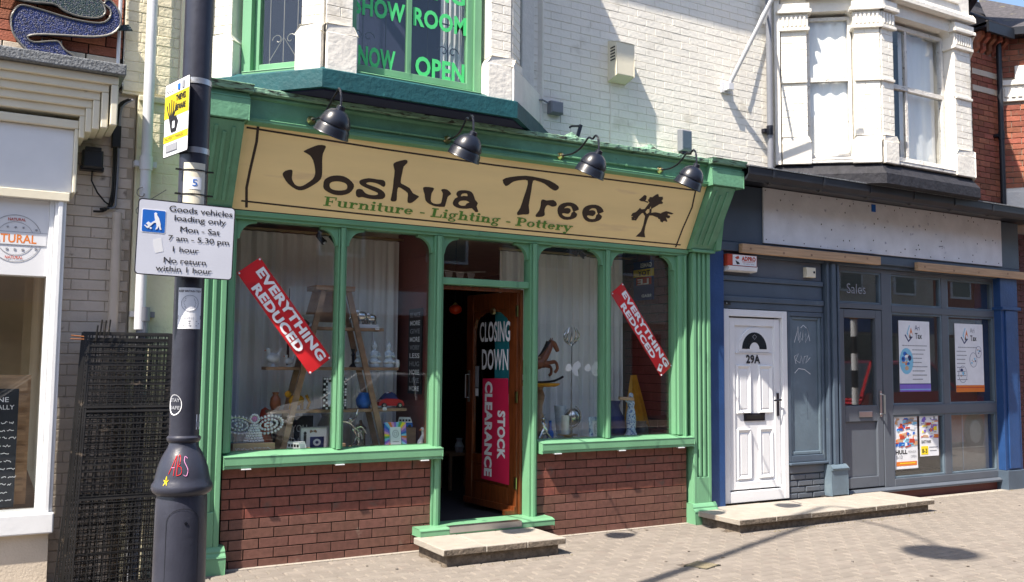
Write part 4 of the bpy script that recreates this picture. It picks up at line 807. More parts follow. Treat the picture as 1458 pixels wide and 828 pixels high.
for x in (-.06,0,.06,.16):
    for s_ in (1,-1): 
        c = [(x+(.013 if i%2 else .006)*sin(i*pi/5), s_*.095*(1 if x < .1 else .85)+(.013 if i%2 else .006)*cos(i*pi/5)) for i in range(10)]; mb.poly([c],'grayp',T)
mb.build('print', t)
# red brick above with the stone band
LU = thing('left_brick_house', (-4, .1, 3.5), 'upper wall of red brick with a stone band above the cream shop cornice', 'house')
mb = MB(); mb.box(-6.5, -2.55, WY+.01, 4.9, 3.5, 6.9, 'joint'); mb.build('wall', LU)
lc = [0]
bricks(LU, frame(-3.9, WY, 0), 1.345, 3.72, 6.8, 'rbrick', j=.008, c=.002, limit=120, count=lc)
for x0, x1 in ((-3.9,-3.32),(-3.312,-3.005),(-2.995,-2.80),(-2.79,-2.57)): mb = MB(); mb.box(x0, x1, WY-.02, WY+.01, 3.60, 3.71, 'clad'); mb.build('stone_block', LU, bev=.004)
mb = MB(); mb.tube([(-2.585,.06,3.56),(-2.585,.06,6.5)], .013, 'pvcw', seg=8); tag(mb.build('conduit', None, smooth=True), 'thin white conduit running up the red brick beside the blue mosaic', 'pipe')
t = thing('mosaic_sculpture', (-3, 0, 3.6), 'curling blue and green glass mosaic wall sculpture with pale metal rim', 'sculpture')
def mos(pts, m, y, name):
    lp = smooth_loop(pts, 3); T = front(0, y, 0)
    mb = MB(); mb.poly([lp], m, T, th=.045); o = mb.build(name, t); mb = MB(); T2 = front(0, y-.045, 0); mb.tube([(p[0], y-.045, p[1]) for p in lp]+[(lp[0][0], y-.045, lp[0][1])], .007, 'rim', seg=5); mb.build('rim', o)
mos([(-3.16,3.95),(-2.9,3.915),(-2.72,3.92),(-2.66,3.97),(-2.655,4.03),(-2.70,4.07),(-2.66,4.10),(-2.60,4.03),(-2.585,3.94),(-2.64,3.86),(-2.76,3.815),(-2.95,3.79),(-3.11,3.765),(-3.17,3.735),(-3.13,3.705),(-3.03,3.73),(-2.975,3.735),(-2.94,3.69),(-2.865,3.64),(-2.95,3.62),(-3.06,3.61),(-3.16,3.64),(-3.24,3.72),(-3.27,3.80),(-3.265,3.88),(-3.23,3.94)], 'mosaic', .04, 'blue_scroll')
mos([(-3.42,4.15),(-3.4,4.03),(-3.2,3.985),(-3.02,4.0),(-2.95,3.965),(-2.86,3.945),(-2.74,3.955),(-2.69,4.0),(-2.70,4.06),(-2.74,4.12),(-2.76,4.3),(-3.0,4.4),(-3.3,4.35)], 'mosaicg', .045, 'green_scroll')
mb = MB(); T = front(0,.035,0); mb.poly([[(-2.61,3.93),(-2.53,3.955),(-2.50,3.915),(-2.60,3.90)]],'mosaicg',T,.02); mb.build('fin', t)
for x in (-3.08,-2.96): mb = MB(); mb.box(x,x+.006,.035,WY,3.72,3.76,'rim'); mb.build('wall_tie', t)
# cream gable strip and the recessed gap
V = thing('cream_brick_passage', (-2.5, .1, 0), 'narrow cream painted brick strip between the cream shop and the green shop', 'wall')
vc = [0]
mb = MB(); mb.box(-2.95, -2.44, WY+.036, .8, -.2, 3.5, 'grjoint'); mb.build('mortar_bed', V)
bricks(V, frame(-2.93, WY+.03, 0), .48, .0, 3.45, 'grbrick', pitch=.225, ph=.075, j=.004, c=.003, limit=110, proud=.003, count=vc)
mb = MB(); mb.box(-2.435, -2.03, WY-.02, .8, -.2, 3.46, 'crrend'); mb.build('rendered_strip', V, bev=.006)
mb = MB(); mb.box(-2.543, -1.93, WY+.006, .8, 3.47, 6.9, 'crbrick'); mb.build('upper_wall', V)
bricks(V, frame(-2.54, WY, 0), .38, 3.49, 6.8, 'crbrick', j=.0045, c=.004, limit=70, proud=.003, count=vc)
bricks(V, frame(-2.36, WY-.022, 0), .26, 2.3, 3.45, 'crbrick', j=.0045, c=.004, limit=30, count=vc)
mb = MB(); mb.box(-2.155, -1.93, WY-.02, WY+.01, 3.47, 6.9, 'crrend'); mb.box(-2.435, -2.03, WY-.045, WY-.021, 3.42, 3.462, 'crrend'); mb.build('rendered_edge', V, bev=.006)
downpipe(-2.375, .0, 1.75, 6.8, .038, 'pvcw', 'tall white downpipe in front of the cream brick strip, behind the sign post', (2.95,), 'drainpipe')
downpipe(-2.355, .01, .0, 1.90, .042, 'pvcg', 'grey lower downpipe in front of the cream render, behind the wire panels', (1.86,), 'drainpipe')
downpipe(-2.545, .06, 0, 2.58, .033, 'pvct', 'taupe painted pipe standing against the grubby beige brick', (), 'drainpipe')
t = thing('electric_box', (-2.72, .1, 2.9), 'black plastic electric box with a hanging cable on the beige brick', 'junction box')
mb = MB(); mb.box(-2.79, -2.655, .02, .128, 2.88, 3.01, 'pvcb', c=.012); mb.box(-2.80,-2.645,.06,.128,2.87,2.90,'pvcb'); mb.box(-2.775,-2.67,.015,.06,3.0,3.03,'pvcb'); mb.build('box', t, bev=.004)
mb = MB(); mb.tube([(-2.72,.09,2.88),(-2.72,.09,2.80),(-2.68,.09,2.72),(-2.63,.09,2.66),(-2.60,.09,2.64)], .006, 'wire', seg=6); mb.build('cable', t)
t = thing('cable_bundle', (-2.57, .08, 2.6), 'bundle of black and grey cables hanging down the corner of the beige brick', 'cables')
for dx, m_, dz in ((0,'wire',0),(.014,'wire',.02),(.03,'pvcg',.03)):
    mb = MB(); mb.tube(smooth_path([(-2.50+dx,.07,3.42),(-2.57+dx,.08,3.36),(-2.585+dx,.09,3.2),(-2.58+dx,.1,2.9),(-2.585+dx,.1,2.7),(-2.62+dx*2,.1,2.60+dz),(-2.70+dx*3,.1,2.585+dz)]), .008, m_, seg=6); mb.build('cable', t, smooth=True)
mb = MB(); mb.box(-2.60,-2.54,.08,.125,3.06,3.22,'wire',c=.006); mb.build('joint_box', t)
# ================================================================== grey-blue shop on the right
B = thing('grey_shop', (5.6, 0, 0), 'blue-grey painted shopfront with a blank white fascia board, boarded panels and large windows', 'shop')
bc = [0]
def bx(name, *a, bev=.004, par=None, c=0):
    mb = MB(); mb.box(*a[:6], a[6], c=c); return mb.build(name, par or B, bev=bev)
FY = .0
bx('fascia', 3.01, 8.30, FY, .12, 2.80, 3.40, 'grey'); bx('fascia_moulding', 3.01, 8.28, FY-.02, .12, 2.70, 2.796, 'grey', bev=.01)
bx('fascia_board', 3.72, 7.90, FY-.022, FY-.002, 2.815, 3.405, 'wboard', bev=.002)
mb = MB(); T = front(0, FY-.0225, 0); rnd = random.Random(3)
for x in [3.76+i*.27 for i in range(16)]:
    for z in (3.375, 2.85): mb.ell(x+rnd.uniform(-.02,.02), z+rnd.uniform(-.015,.015), .007, .007, 'letterd', T, n=6)
for _ in range(26): mb.ell(rnd.uniform(3.8,7.8), rnd.uniform(2.9,3.35), .006, .009, 'letterd', T, n=6)
mb.rect(5.42, 3.30, 5.49, 3.385, 'signb', T); mb.line([(6.62,2.98),(6.70,2.99),(6.68,2.96)], .012, 'grayp', T); mb.build('screw_hole', B, kind='stuff')
for x0, x1, z, y in ((3.36, 5.50, 2.685, -.075), (6.16, 8.60, 2.665, -.075)):
    mb = MB(); mb.box(x0, x1, y, FY-.022, z, z+.095, 'timber'); o = mb.build('timber_batten', B, bev=.006)
    mb = MB(); T = front(0, y-.0005, 0)
    for k in range(5): mb.ell(x0+.12+(x1-x0-.3)*k/4+.1*sin(k*3), z+.045+.015*sin(k*5), .016, .013, 'shelfw', T, n=8)
    mb.build('knot', o)
# gutter, lean-to felt roof
mb = MB(); pr = [(-.52,3.46),(-.515,3.39),(-.49,3.35),(-.45,3.335),(-.41,3.35),(-.385,3.39),(-.38,3.46),(-.39,3.46),(-.395,3.395),(-.45,3.35),(-.505,3.395),(-.51,3.46)]
mb.prism(pr, 3.03, 8.6, 'pvcb'); o = mb.build('gutter', B)
for k in range(8): mb = MB(); x = 3.35+k*.72; mb.prism([(-.526,3.47),(-.522,3.385),(-.45,3.325),(-.36,3.37),(-.36,3.40),(-.45,3.345),(-.505,3.395),(-.51,3.47)], x, x+.03, 'pvcb'); mb.build('gutter_bracket', o)
bx('gutter_board', 3.03, 8.5, -.375, -.35, 3.36, 3.47, 'black'); bx('soffit', 3.012, 8.5, -.349, .1, 3.41, 3.43, 'black')
mb = MB(); mb.prism([(-.50,3.474),(.11,3.60),(.11,3.52),(-.50,3.462)], 3.03, 8.2, 'felt'); mb.prism([(-.53,3.464),(-.53,3.476),(-.44,3.492),(-.44,3.478)], 3.03, 8.58, 'lead'); mb.build('felt_roof', B)
# blue pilasters
for x0, x1 in ((2.965, 3.165), (7.86, 8.22)):
    bx('blue_pilaster', x0, x1, -.01, .35, .24 if x0 > 5 else -.02, 2.70, 'blue')
bx('blue_pilaster_panel', 7.93, 8.15, -.030, -.011, .26, 2.25, 'blue'); bx('pilaster_base', 7.84, 8.25, -.05, .35, -.1, .238, 'grey'); bx('pilaster_cap', 7.84, 8.24, -.045, .1, 2.26, 2.30, 'blue')
# lintel zone above the white door
bx('soffit_board', 3.166, 8.0, .03, .16, 2.66, 2.70, 'grey'); bx('upper_panel', 3.168, 4.66, .055, .16, 2.455, 2.659, 'greyp'); 
bx('upper_rail', 3.168, 4.66, .025, .16, 2.40, 2.452, 'grey', bev=.008); bx('boarded_panel', 3.168, 4.66, .048, .16, 2.245, 2.398, 'grey'); bx('lower_rail', 3.168, 4.66, .02, .16, 2.185, 2.243, 'grey', bev=.008); bx('door_head', 3.168, 4.66, .04, .16, 2.115, 2.183, 'grey')
# white door 29A
Dw = 'white'; y = .035
for a in ((3.20,3.275,y,.15,.135,2.108),(4.035,4.105,y,.15,.135,2.108),(3.276,4.034,y+.001,.15,2.035,2.107),(3.276,4.034,y+.001,.15,.135,.245)): bx('door_frame', *a, Dw, bev=.006)
mb = MB(); x0, x1, z0, z1 = 3.30, 4.01, .262, 2.02; y = .062
mb.box(3.277, 3.298, .075, .14, .25, 2.03, 'white'); mb.box(4.012, 4.033, .075, .14, .25, 2.03, 'white'); mb.box(x0, x0+.075, y, .13, z0, z1, Dw); mb.box(x1-.075, x1, y, .13, z0, z1, Dw); mb.box(x0+.075, x1-.075, y+.001, .13, z1-.08, z1, Dw); mb.box(x0+.075, x1-.075, y+.001, .13, z0, z0+.075, Dw); mb.box(x0+.072, x1-.072, y+.018, .12, z0+.07, z1-.07, Dw)
wd = mb.build('white_door', B, bev=.004)
yp = y+.0175
for px0, px1, pz0, pz1 in ((3.40,3.60,1.03,1.535),(3.71,3.91,1.03,1.535),(3.40,3.60,.36,.88),(3.71,3.91,.36,.88)):
    mb = MB(); T = front(0, yp, 0); w = .045
    o_, i_, c_ = (px0,pz0,px1,pz1), (px0+w,pz0+w,px1-w,pz1-w), 0
    def rr(q, y_): return [(q[0],y_,q[1]),(q[2],y_,q[1]),(q[2],y_,q[3]),(q[0],y_,q[3])]
    m1 = (px0+.012,pz0+.012,px1-.012,pz1-.012)
    vs = rr(o_, yp)+rr(m1, yp-.022)+rr(i_, yp-.004)+rr((i_[0]+.012,i_[1]+.012,i_[2]-.012,i_[3]-.012), yp-.010)
    fs = [(a+k, a+(k+1)%4, a+4+(k+1)%4, a+4+k) for a in (0,4,8) for k in range(4)]+[(12,13,14,15)]
    mb.add(vs, fs, Dw); mb.build('raised_panel', wd)
mb = MB(); T = front(3.655, yp, 1.70); n = 16
mb.poly([[(.185*cos(pi*k/n), .195*sin(pi*k/n)) for k in range(n+1)]+[(-.215,-.012),(-.215,0)] if False else [(.215*cos(pi*k/n), .225*sin(pi*k/n)) for k in range(n+1)]+[(-.215,-.03),(.215,-.03)]], Dw, T, .014)
mb.build('fanlight_surround', wd)
mb = MB(); T = front(3.655, yp-.0145, 1.70); mb.poly([[(.175*cos(pi*k/n), .175*sin(pi*k/n)) for k in range(n+1)]+[(-.07*cos(pi*k/n), .07*sin(pi*k/n)) for k in range(n+1)]], 'leafd', T, .002); mb.line([(-.03,.13),(0,.10),(.03,.13),(0,.15),(-.03,.13)],.006,'grayp',T,.003); mb.build('fanlight', wd)
bx('number_rail', 3.395, 3.915, yp-.012, yp, 1.655, 1.664, Dw, par=wd, bev=0); bx('number_rail', 3.395, 3.915, yp-.010, yp, 1.615, 1.622, Dw, par=wd, bev=0) if False else None
mb = MB(); T = front(0, yp-.0005, 0); mb.text('29A', 3.545, 1.555, 3.745, .085, 'letterd', T, bold=.035, th=.004)
tag(mb.build('door_number'), 'black number 29A fixed to the white panelled door', 'house number')
bx('letter_plate', 3.505, 3.80, yp-.012, yp, .955, 1.035, 'black', par=wd, bev=.004, c=0); bx('letter_flap', 3.53, 3.775, yp-.016, yp-.0125, .975, 1.015, 'wire', par=wd)
mb = MB(); mb.box(3.958, 3.988, y-.012, y-.001, 1.0, 1.24, 'black'); mb.tube([(3.973,y-.012,1.17),(3.973,y-.055,1.17),(3.87,y-.06,1.165)], .010, 'black', seg=8); mb.build('door_handle', wd, bev=.003)
# boarded side panel with dado of painted bricks
bx('side_panel', 4.20, 4.60, .075, .16, .60, 2.06, 'greyl')
for a in ((4.118,4.155,.04,.16,.505,2.11),(4.642,4.672,.04,.16,.505,2.11),(4.156,4.641,.041,.16,2.062,2.11),(4.156,4.641,.041,.16,.505,.575)): bx('panel_frame', *a, 'grey', bev=.005)
for a in ((4.157,4.198,.055,.16,.577,2.06),(4.602,4.640,.055,.16,.577,2.06),(4.199,4.601,.056,.16,2.03,2.0605),(4.199,4.601,.056,.16,.577,.615)): bx('panel_bead', *a, 'greyl', bev=.008)
bx('panel_sill', 4.11, 4.68, .01, .16, .475, .503, 'grey', bev=.008)
mb = MB(); T = front(4.25, .0745, 1.5)
rnd = random.Random(9)
for pts in ([(0,.28),(.04,.38),(.06,.46),(.06,.30),(.10,.40),(.08,.28),(.13,.34),(.14,.42),(.12,.30),(.18,.38),(.17,.28),(.22,.36),(.20,.44),(.24,.30)],[(.02,.05),(.0,.13),(.06,.16),(.02,.09),(.08,.06),(.10,.14),(.13,.05),(.15,.13),(.20,.14),(.17,.06),(.24,.12)],[(.0,-.05),(.06,.0),(.15,-.01),(.24,-.06)],[(.10,.44),(.14,.47),(.19,.44)]):
    mb.line(smooth_open(pts) if 'smooth_open' in globals() else pts, .006, 'greyl2' if 'greyl2' in M else 'lace', T, .0006)
mb.line([(.18,-.25),(.20,-.30),(.18,-.36),(.19,-.55)], .006, 'grey', T, .0006); tag(mb.build('graffiti'), 'faint scratched white graffiti on the blue-grey boarded panel', 'graffiti')
bx('mortar_bed', 4.115, 4.70, .075, .2, -.1, .474, 'grey', bev=0)
bricks(B, frame(4.118, .058, 0), .54, .12, .38, 'greyp', pitch=.225, ph=.066, j=.012, d=.03, c=.006, proud=.008, count=bc, off=.08); bx('render_band', 4.118, 4.66, .050, .1, .385, .474, 'greyp', bev=.01)
# moulded pilaster between panel and grey door
mb = MB(); mb.box(4.69, 4.89, .02, .2, .40, 2.70, 'grey'); mb.box(4.69, 4.72, .0, .019, .46, 2.66, 'grey'); mb.box(4.86, 4.89, .0, .019, .46, 2.66, 'grey'); mb.box(4.76, 4.82, -.012, .019, .46, 2.66, 'grey'); mb.build('grey_pilaster', B, bev=.005)
mb = MB(); mb.prism([(-.045,.135),(-.045,.40),(-.06,.41),(-.06,.425),(-.02,.46),(.15,.46),(.15,.135)], 4.665, 4.915, 'greyl'); mb.build('pilaster_block', B, bev=.006); bx('block_foot', 4.60, 5.0, -.03, .15, .0, .13, 'dark')
# glazed screen: grey door, transoms, windows
gy = .085
def gb(name, x0, x1, z0, z1, y=gy, m='greyp', bev=.005, par=None): return bx(name, x0, x1, y, .17, z0, z1, m, bev=bev, par=par)
gb('screen_post', 4.892, 4.945, .15, 2.66); gb('screen_post', 5.70, 5.865, .15, 2.66); gb('screen_post', 6.81, 6.925, .235, 2.66, gy+.006); gb('screen_post', 7.855, 7.925+.0, .15, 2.66)
gb('screen_rail', 4.946, 5.699, 2.185, 2.245, gy-.004); gb('screen_rail', 5.866, 7.854, 2.165, 2.245, gy-.004); gb('screen_rail', 5.866, 7.854, .965, 1.08, gy-.004); gb('screen_rail', 5.866, 7.854, .15, .234, gy-.004); gb('screen_rail', 4.946, 7.854, 2.615, 2.66, gy-.004)
mb = MB(); mb.prism([(.03,.10),(.03,.125),(.06,.149),(.17,.149),(.17,.10)], 4.86, 8.02, 'greyp'); mb.build('threshold_sill', B, bev=.005)
bx('plinth', 4.95, 7.85, .10, .3, -.1, .099, 'maroon', bev=0)
for x0, x1, z0, z1 in ((5.867,6.809,1.081,2.164),(6.926,7.853,1.081,2.164),(5.867,6.809,.235,.964),(6.926,7.853,.235,.964),(4.946,5.699,2.246,2.614),(5.867,6.809,2.246,2.614),(6.926,7.853,2.246,2.614)):
    mb = MB(); w = .022
    for a in ((x0,x0+w,z0,z1),(x1-w,x1,z0,z1),(x0+w,x1-w,z0,z0+w),(x0+w,x1-w,z1-w,z1)): mb.box(a[0], a[1], gy+.012, .15, a[2], a[3], 'greyl')
    o = mb.build('glazing_bead', B, bev=.003); mb = MB(); mb.box(x0+w, x1-w, .122, .128, z0+w, z1-w, 'glassd'); mb.build('pane', o)
mb = MB(); y = gy+.004
for a in ((4.955,5.055,.165,2.175),(5.59,5.69,.165,2.175),(5.056,5.589,.165,.285),(5.056,5.589,.905,1.085),(5.056,5.589,2.08,2.175)): mb.box(a[0],a[1],y,.15,a[2],a[3],'greyp')
gd = mb.build('grey_door', B, bev=.006)
mb = MB(); mb.box(5.056, 5.589, .125, .131, 1.086, 2.079, 'glassd'); mb.build('door_pane', gd); bx('door_panel', 5.056, 5.589, .115, .14, .286, .904, 'greyp', par=gd); 
bx('letter_plate', 5.27, 5.49, y-.012, y, .955, 1.02, 'alu', par=gd); mb = MB(); mb.box(5.625,5.655,y-.012,y,.95,1.25,'alu'); mb.tube([(5.64,y-.01,.98),(5.64,y-.06,.99),(5.64,y-.06,1.20),(5.64,y-.01,1.21)],.012,'alu'); mb.build('pull_handle', gd)
mb = MB(); T = front(0, .1215, 0); mb.text('Sales', 5.15, 2.36, 5.47, .12, 'grayp', T, bold=-.005); tag(mb.build('sales_lettering'), 'thin grey word Sales on the glass above the grey shop door', 'lettering')
# room behind
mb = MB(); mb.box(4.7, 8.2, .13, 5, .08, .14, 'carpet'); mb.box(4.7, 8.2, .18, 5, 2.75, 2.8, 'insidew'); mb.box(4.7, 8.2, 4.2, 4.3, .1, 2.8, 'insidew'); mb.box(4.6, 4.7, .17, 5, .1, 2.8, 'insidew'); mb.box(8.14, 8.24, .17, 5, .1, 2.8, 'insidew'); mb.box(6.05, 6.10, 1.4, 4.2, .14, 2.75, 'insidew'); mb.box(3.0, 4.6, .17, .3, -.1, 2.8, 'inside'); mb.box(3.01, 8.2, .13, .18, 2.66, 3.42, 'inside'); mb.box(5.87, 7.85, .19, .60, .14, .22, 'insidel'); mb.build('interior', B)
mb = MB(); mb.box(6.95, 7.84, .20, .215, .235, .955, 'clad'); mb.box(7.3, 7.31, .19, .199, .235, .955, 'lace'); mb.box(5.87, 6.86, .70, .72, .22, 1.0, 'insidew'); mb.build('display_back', B)
mb = MB(); mb.box(5.0, 5.06, 2.2, 2.25, 1.2, 1.9, 'black'); mb.build('picture', B)
# posters
def poster(name, label, x0, z0, x1, z1, y=.118, m='paper', cat='poster'):
    t = thing(name, ((x0+x1)/2, y, z0), label, cat); mb = MB(); mb.box(x0, x1, y-.0008, y+.0008, z0, z1, m); mb.build('sheet', t); return t, front(x0, y-.0009, z0)
for k, (x0, z0, x1, z1, lab) in enumerate(((6.03,1.235,6.60,2.075,'tall pale blue tax poster with violet foot band in the grey shop window'),(7.09,1.22,7.66,2.07,'tall pale tax poster with orange foot band in the grey shop window'))):
    t, T = poster('tax_poster', lab, x0, z0, x1, z1, m='paper'); w, h = x1-x0, z1-z0; mb = MB()
    cx_ = w*(.36 if k == 0 else .38); 
    mb.poly([[(cx_-.10,h-.17),(cx_-.03,h-.255),(cx_+.05,h-.19),(cx_+.03,h-.185),(cx_-.03,h-.235),(cx_-.08,h-.165)]],'navy',T); mb.poly([[(cx_-.06,h-.15),(cx_-.01,h-.05),(cx_,h-.06),(cx_-.04,h-.14),(cx_-.02,h-.20)]],'cyan',T); mb.poly([[(cx_-.02,h-.2),(cx_+.02,h-.08),(cx_+.05,h-.17),(cx_+.02,h-.13)]],'orange',T); mb.poly([[(cx_-.015,h-.21),(cx_+.0,h-.16),(cx_+.02,h-.2)]],'letterd',T)
    mb.text('Ari', cx_+.09, h-.11, cx_+.18, .065, 'grayp' if k else 'navy', T); mb.text('Tax', cx_+.09, h-.21, cx_+.22, .07, 'letterd', T, bold=.02)
    mb.build('title', t); mb = MB(); rnd = random.Random(k+2)
    for q in range(9):
        zz = h-.30-q*.05; xa = (w*.42 if k == 0 else .03); wd_ = rnd.uniform(.14,.28) if k == 0 else rnd.uniform(.1,.2)
        if q == 0: xa = .06; wd_ = w-.12
        x = xa
        while x < xa+wd_: l = rnd.uniform(.015,.04); mb.rect(x, zz, x+l, zz+.010, 'grayp', T); x += l+.008
    mb.build('small_print', t); mb = MB()
    def blob(cx, cy, r, cols, n=9, rot=0):
        mb.ell(cx, cy, r, r*1.25, cols[0], T, n=18)
        for i in range(n):
            a = rnd.random()*6.28; d = rnd.random()*r*.62; s_ = r*rnd.uniform(.12,.36); mb.ell(cx+d*cos(a), cy+d*sin(a)*1.25, s_, s_*rnd.uniform(.5,1), cols[1+i%(len(cols)-1)], T, n=7)
    if k == 0: blob(.13, .36, .125, ('cyan','signb','skin','letter','navy','orange','cyan','skin'), 18); mb.rect(0,0,w,.085,'violet',T); mb.rect(0,.02,w,.03,'cyan',T); mb.rect(0,.085,w,.095,'navy',T)
    else:
        for c in ((.14,.22,.085),(.36,.40,.075),(.47,.50,.06)): blob(*c, ('lace','skin','navy','paper','cyan'), 8); mb.ell(c[0],c[1],c[2],c[2]*1.25,'navy',T,n=20,hole=.004)
        mb.rect(0,0,w,.085,'orange',T); mb.rect(0,.05,w,.062,'redp',T)
    mb.build('artwork', t)
def collage(t, T, w, h, cols, n, seed, z0=0, z1=None):
    rnd = random.Random(seed); mb = MB(); z1 = z1 or h
    for i in range(n):
        a, b_ = rnd.uniform(.01,w-.06), rnd.uniform(z0,z1-.03); q = rnd.uniform(.03,.12); r_ = rnd.uniform(.01,.045); c = rnd.choice(cols)
        mb.poly([[(a,b_),(min(a+q,w-.005),b_+rnd.uniform(-.01,.02)),(min(a+q*.9,w-.005),min(b_+r_,z1)),(a+q*.1,min(b_+r_*1.1,z1))]], c, T)
    mb.build('artwork', t)
t, T = poster('event_poster', 'bright crowded poster with HULL in large letters, low in the grey shop window', 5.915, .335, 6.325, .945)
collage(t, T, .41, .61, ('cyan','redp','skin','orange','paper','signb','redp','cyan','grayp','skin'), 70, 4, .24, .59); mb = MB(); mb.text('HULL', .01, .175, .22, .045, 'letterd', T, bold=.05); mb.text('MON-SUN', .24, .18, .38, .03, 'grayp', T); mb.text('5-13', .02, .12, .13, .04, 'grayp', T, bold=.02); mb.text('OPEN', .28, .125, .38, .03, 'grayp', T); mb.rect(.02,.035,.39,.085,'orange',T); mb.rect(.08,.06,.36,.07,'yellow',T); mb.rect(.0,.0,.41,.025,'paper',T); mb.build('lettering', t)
t, T = poster('fair_poster', 'smaller crowded poster with yellow corner box beside the HULL poster', 6.37, .465, 6.72, .945)
collage(t, T, .35, .48, ('redp','violet','orange','skin','grayp','paper','redp','yellow'), 46, 8, .21, .47); mb = MB(); mb.text('EAST PARK', .03, .155, .21, .035, 'letterd', T, bold=.03); mb.rect(.02,.02,.15,.12,'yellow',T); mb.text('8-3', .035, .04, .13, .05, 'letterd', T, bold=.03); mb.rect(.17,.10,.33,.11,'grayp',T); mb.rect(.18,.06,.31,.068,'grayp',T); mb.build('lettering', t)
# alarm box, sensor
t = thing('alarm_box', (3.38, -.03, 2.5), 'red and white alarm box under the left end of the timber batten', 'alarm box')
mb = MB(); mb.box(3.19, 3.60, -.045, .05, 2.545, 2.665, 'redp', c=.006); mb.build('housing', t); mb = MB(); mb.box(3.255, 3.585, -.049, -.0455, 2.552, 2.66, 'paper'); mb.build('label_plate', t)
T = front(0, -.0492, 0); mb = MB(); mb.text('ADPRO', 3.375, 2.605, 3.57, .042, 'redp', T, bold=.05); mb.text('SECURITY', 3.385, 2.585, 3.56, .014, 'redp', T); mb.text('01482 000', 3.40, 2.565, 3.55, .012, 'grayp', T); mb.poly([[(3.285,2.63),(3.33,2.65),(3.345,2.625),(3.31,2.612)]],'redp',T); mb.poly([[(3.29,2.60),(3.335,2.585),(3.35,2.565),(3.31,2.56)]],'letterd',T); mb.build('lettering', t)
mb = MB(); mb.prism([(-.045,2.50),(-.055,2.543),(.05,2.543),(.05,2.49)], 3.20, 3.59, 'lace'); mb.build('lamp_strip', t, bev=.004)
t = thing('door_sensor', (4.45, .03, 2.5), 'small cream plastic sensor box on the dark panel above the white door', 'sensor')
mb = MB(); mb.box(4.38, 4.52, .0, .054, 2.49, 2.60, 'crpaint', c=.006); mb.build('box', t); mb = MB(); mb.lathe([(.0001,.004),(.014,.003),(.014,0)],'letterd',T=facing((4.49,-.001,2.548),(1,0,0),(0,0,1)),seg=10); mb.build('lens', t)
t = thing('door_latch_box', (3.2, .02, 2.15), 'tiny black fitting at the top left corner above the white door', 'latch')
mb = MB(); mb.box(3.17,3.27,-.0,.018,2.145,2.175,'wire',c=.004); mb.build('case', t); mb = MB(); mb.lathe([(.0001,.006),(.007,.004),(.007,0)],'zinc',T=facing((3.21,-.0005,2.16),(1,0,0),(0,0,1)),seg=8); mb.build('screw', t)
# ================================================================== street lamp column with its signs
PX, PY = -2.605, -3.06
t = thing('street_lamp', (PX, PY, 0), 'tall dark painted lamp column with a flared cast base at the kerb', 'street lamp')
mb = MB(); c = (PX, PY, 0)
mb.lathe([(.135,-.02),(.135,.05),(.115,.08),(.105,.12),(.100,.85),(.0985,.985),(.096,1.0)], 'post', c, 40); sh = mb.build('base_casing', t, smooth=True)
mb = MB(); mb.lathe([(.096,1.0),(.113,1.012),(.119,1.026),(.117,1.042),(.108,1.055),(.104,1.075),(.098,1.105),(.086,1.14),(.074,1.165),(.062,1.185),(.057,1.20),(.056,1.208),(.061,1.212),(.066,1.220),(.066,1.228),(.060,1.234),(.058,1.236)], 'post', c, 44); mb.build('bell_collar', t, smooth=True)
mb = MB(); mb.lathe([(.058,1.236),(.0585,1.6),(.0575,2.9),(.055,5),(.045,8),(.038,10.4),(.0001,10.42)], 'post', c, 36); mb.build('shaft', t, smooth=True)
arm = smooth_path([(PX,PY,10.3),(PX,PY-.05,10.6),(PX,PY-.35,10.72),(PX,PY-.85,10.55),(PX-.02,PY-1.25,10.15),(PX-.04,PY-1.42,9.9)])
mb = MB(); mb.tube(arm, .022, 'post'); mb.build('swan_arm', t, smooth=True); mb = MB(); mb.lathe([(.0001,.22),(.07,.20),(.10,.10),(.26,.04),(.31,0),(.30,-.03),(.0001,-.02)], 'post', (PX-.045,PY-1.43,9.75), 30); mb.build('lantern', t, smooth=True)
def onpole(mb, r, z0, z1, a0, a1, m, lift=.001, n=10, cz=None):
    vs = []
    for i in range(n+1):
        a = a0+(a1-a0)*i/n
        for z in (z0, z1): vs.append((PX+(r+lift)*sin(a), PY-(r+lift)*cos(a), z))
    mb.add(vs, [(2*i, 2*i+2, 2*i+3, 2*i+1) for i in range(n)], m)
def pole_map(mb, r, a_mid, zc, k0, lift=.0022):
    # wrap the flat pieces added since vertex k0 (drawn in x-z round 0,0) on to the column
    for i in range(k0, len(mb.v)):
        v = mb.v[i]; a = a_mid+v.x/r; q = r+lift-v.y if False else r+lift+max(0, v.z)*0
        mb.v[i] = Vector((PX+(r+lift)*sin(a), PY-(r+lift)*cos(a), zc+v.y))
# door outline in the casing
mb = MB(); pts = [(-.065,.60),(-.065,.90)]+[(-.065*cos(pi*i/10), .90+.055*sin(pi*i/10)) for i in range(1,10)]+[(.065,.90),(.065,.60)]
mb.line(pts, .0022, 'pvcb'); k0 = 0
for i, v in enumerate(mb.v): a = -.1+v.x/.10; mb.v[i] = Vector((PX+.1015*sin(a), PY-.1015*cos(a), v.y))
mb.build('access_door', t); mb = MB(); mb.lathe([(.0001,.004),(.006,.003),(.006,0)],'black',T=facing((PX,PY-.0995,.90),(1,0,0),(0,0,1)),seg=10); mb.build('lock', t)
# white cable label boss with steel bands
for z in (2.69, 2.40): mb = MB(); onpole(mb, .058, z-.012, z+.012, -pi, pi, 'zinc', .0025, 36); mb.build('steel_band', t, smooth=True)
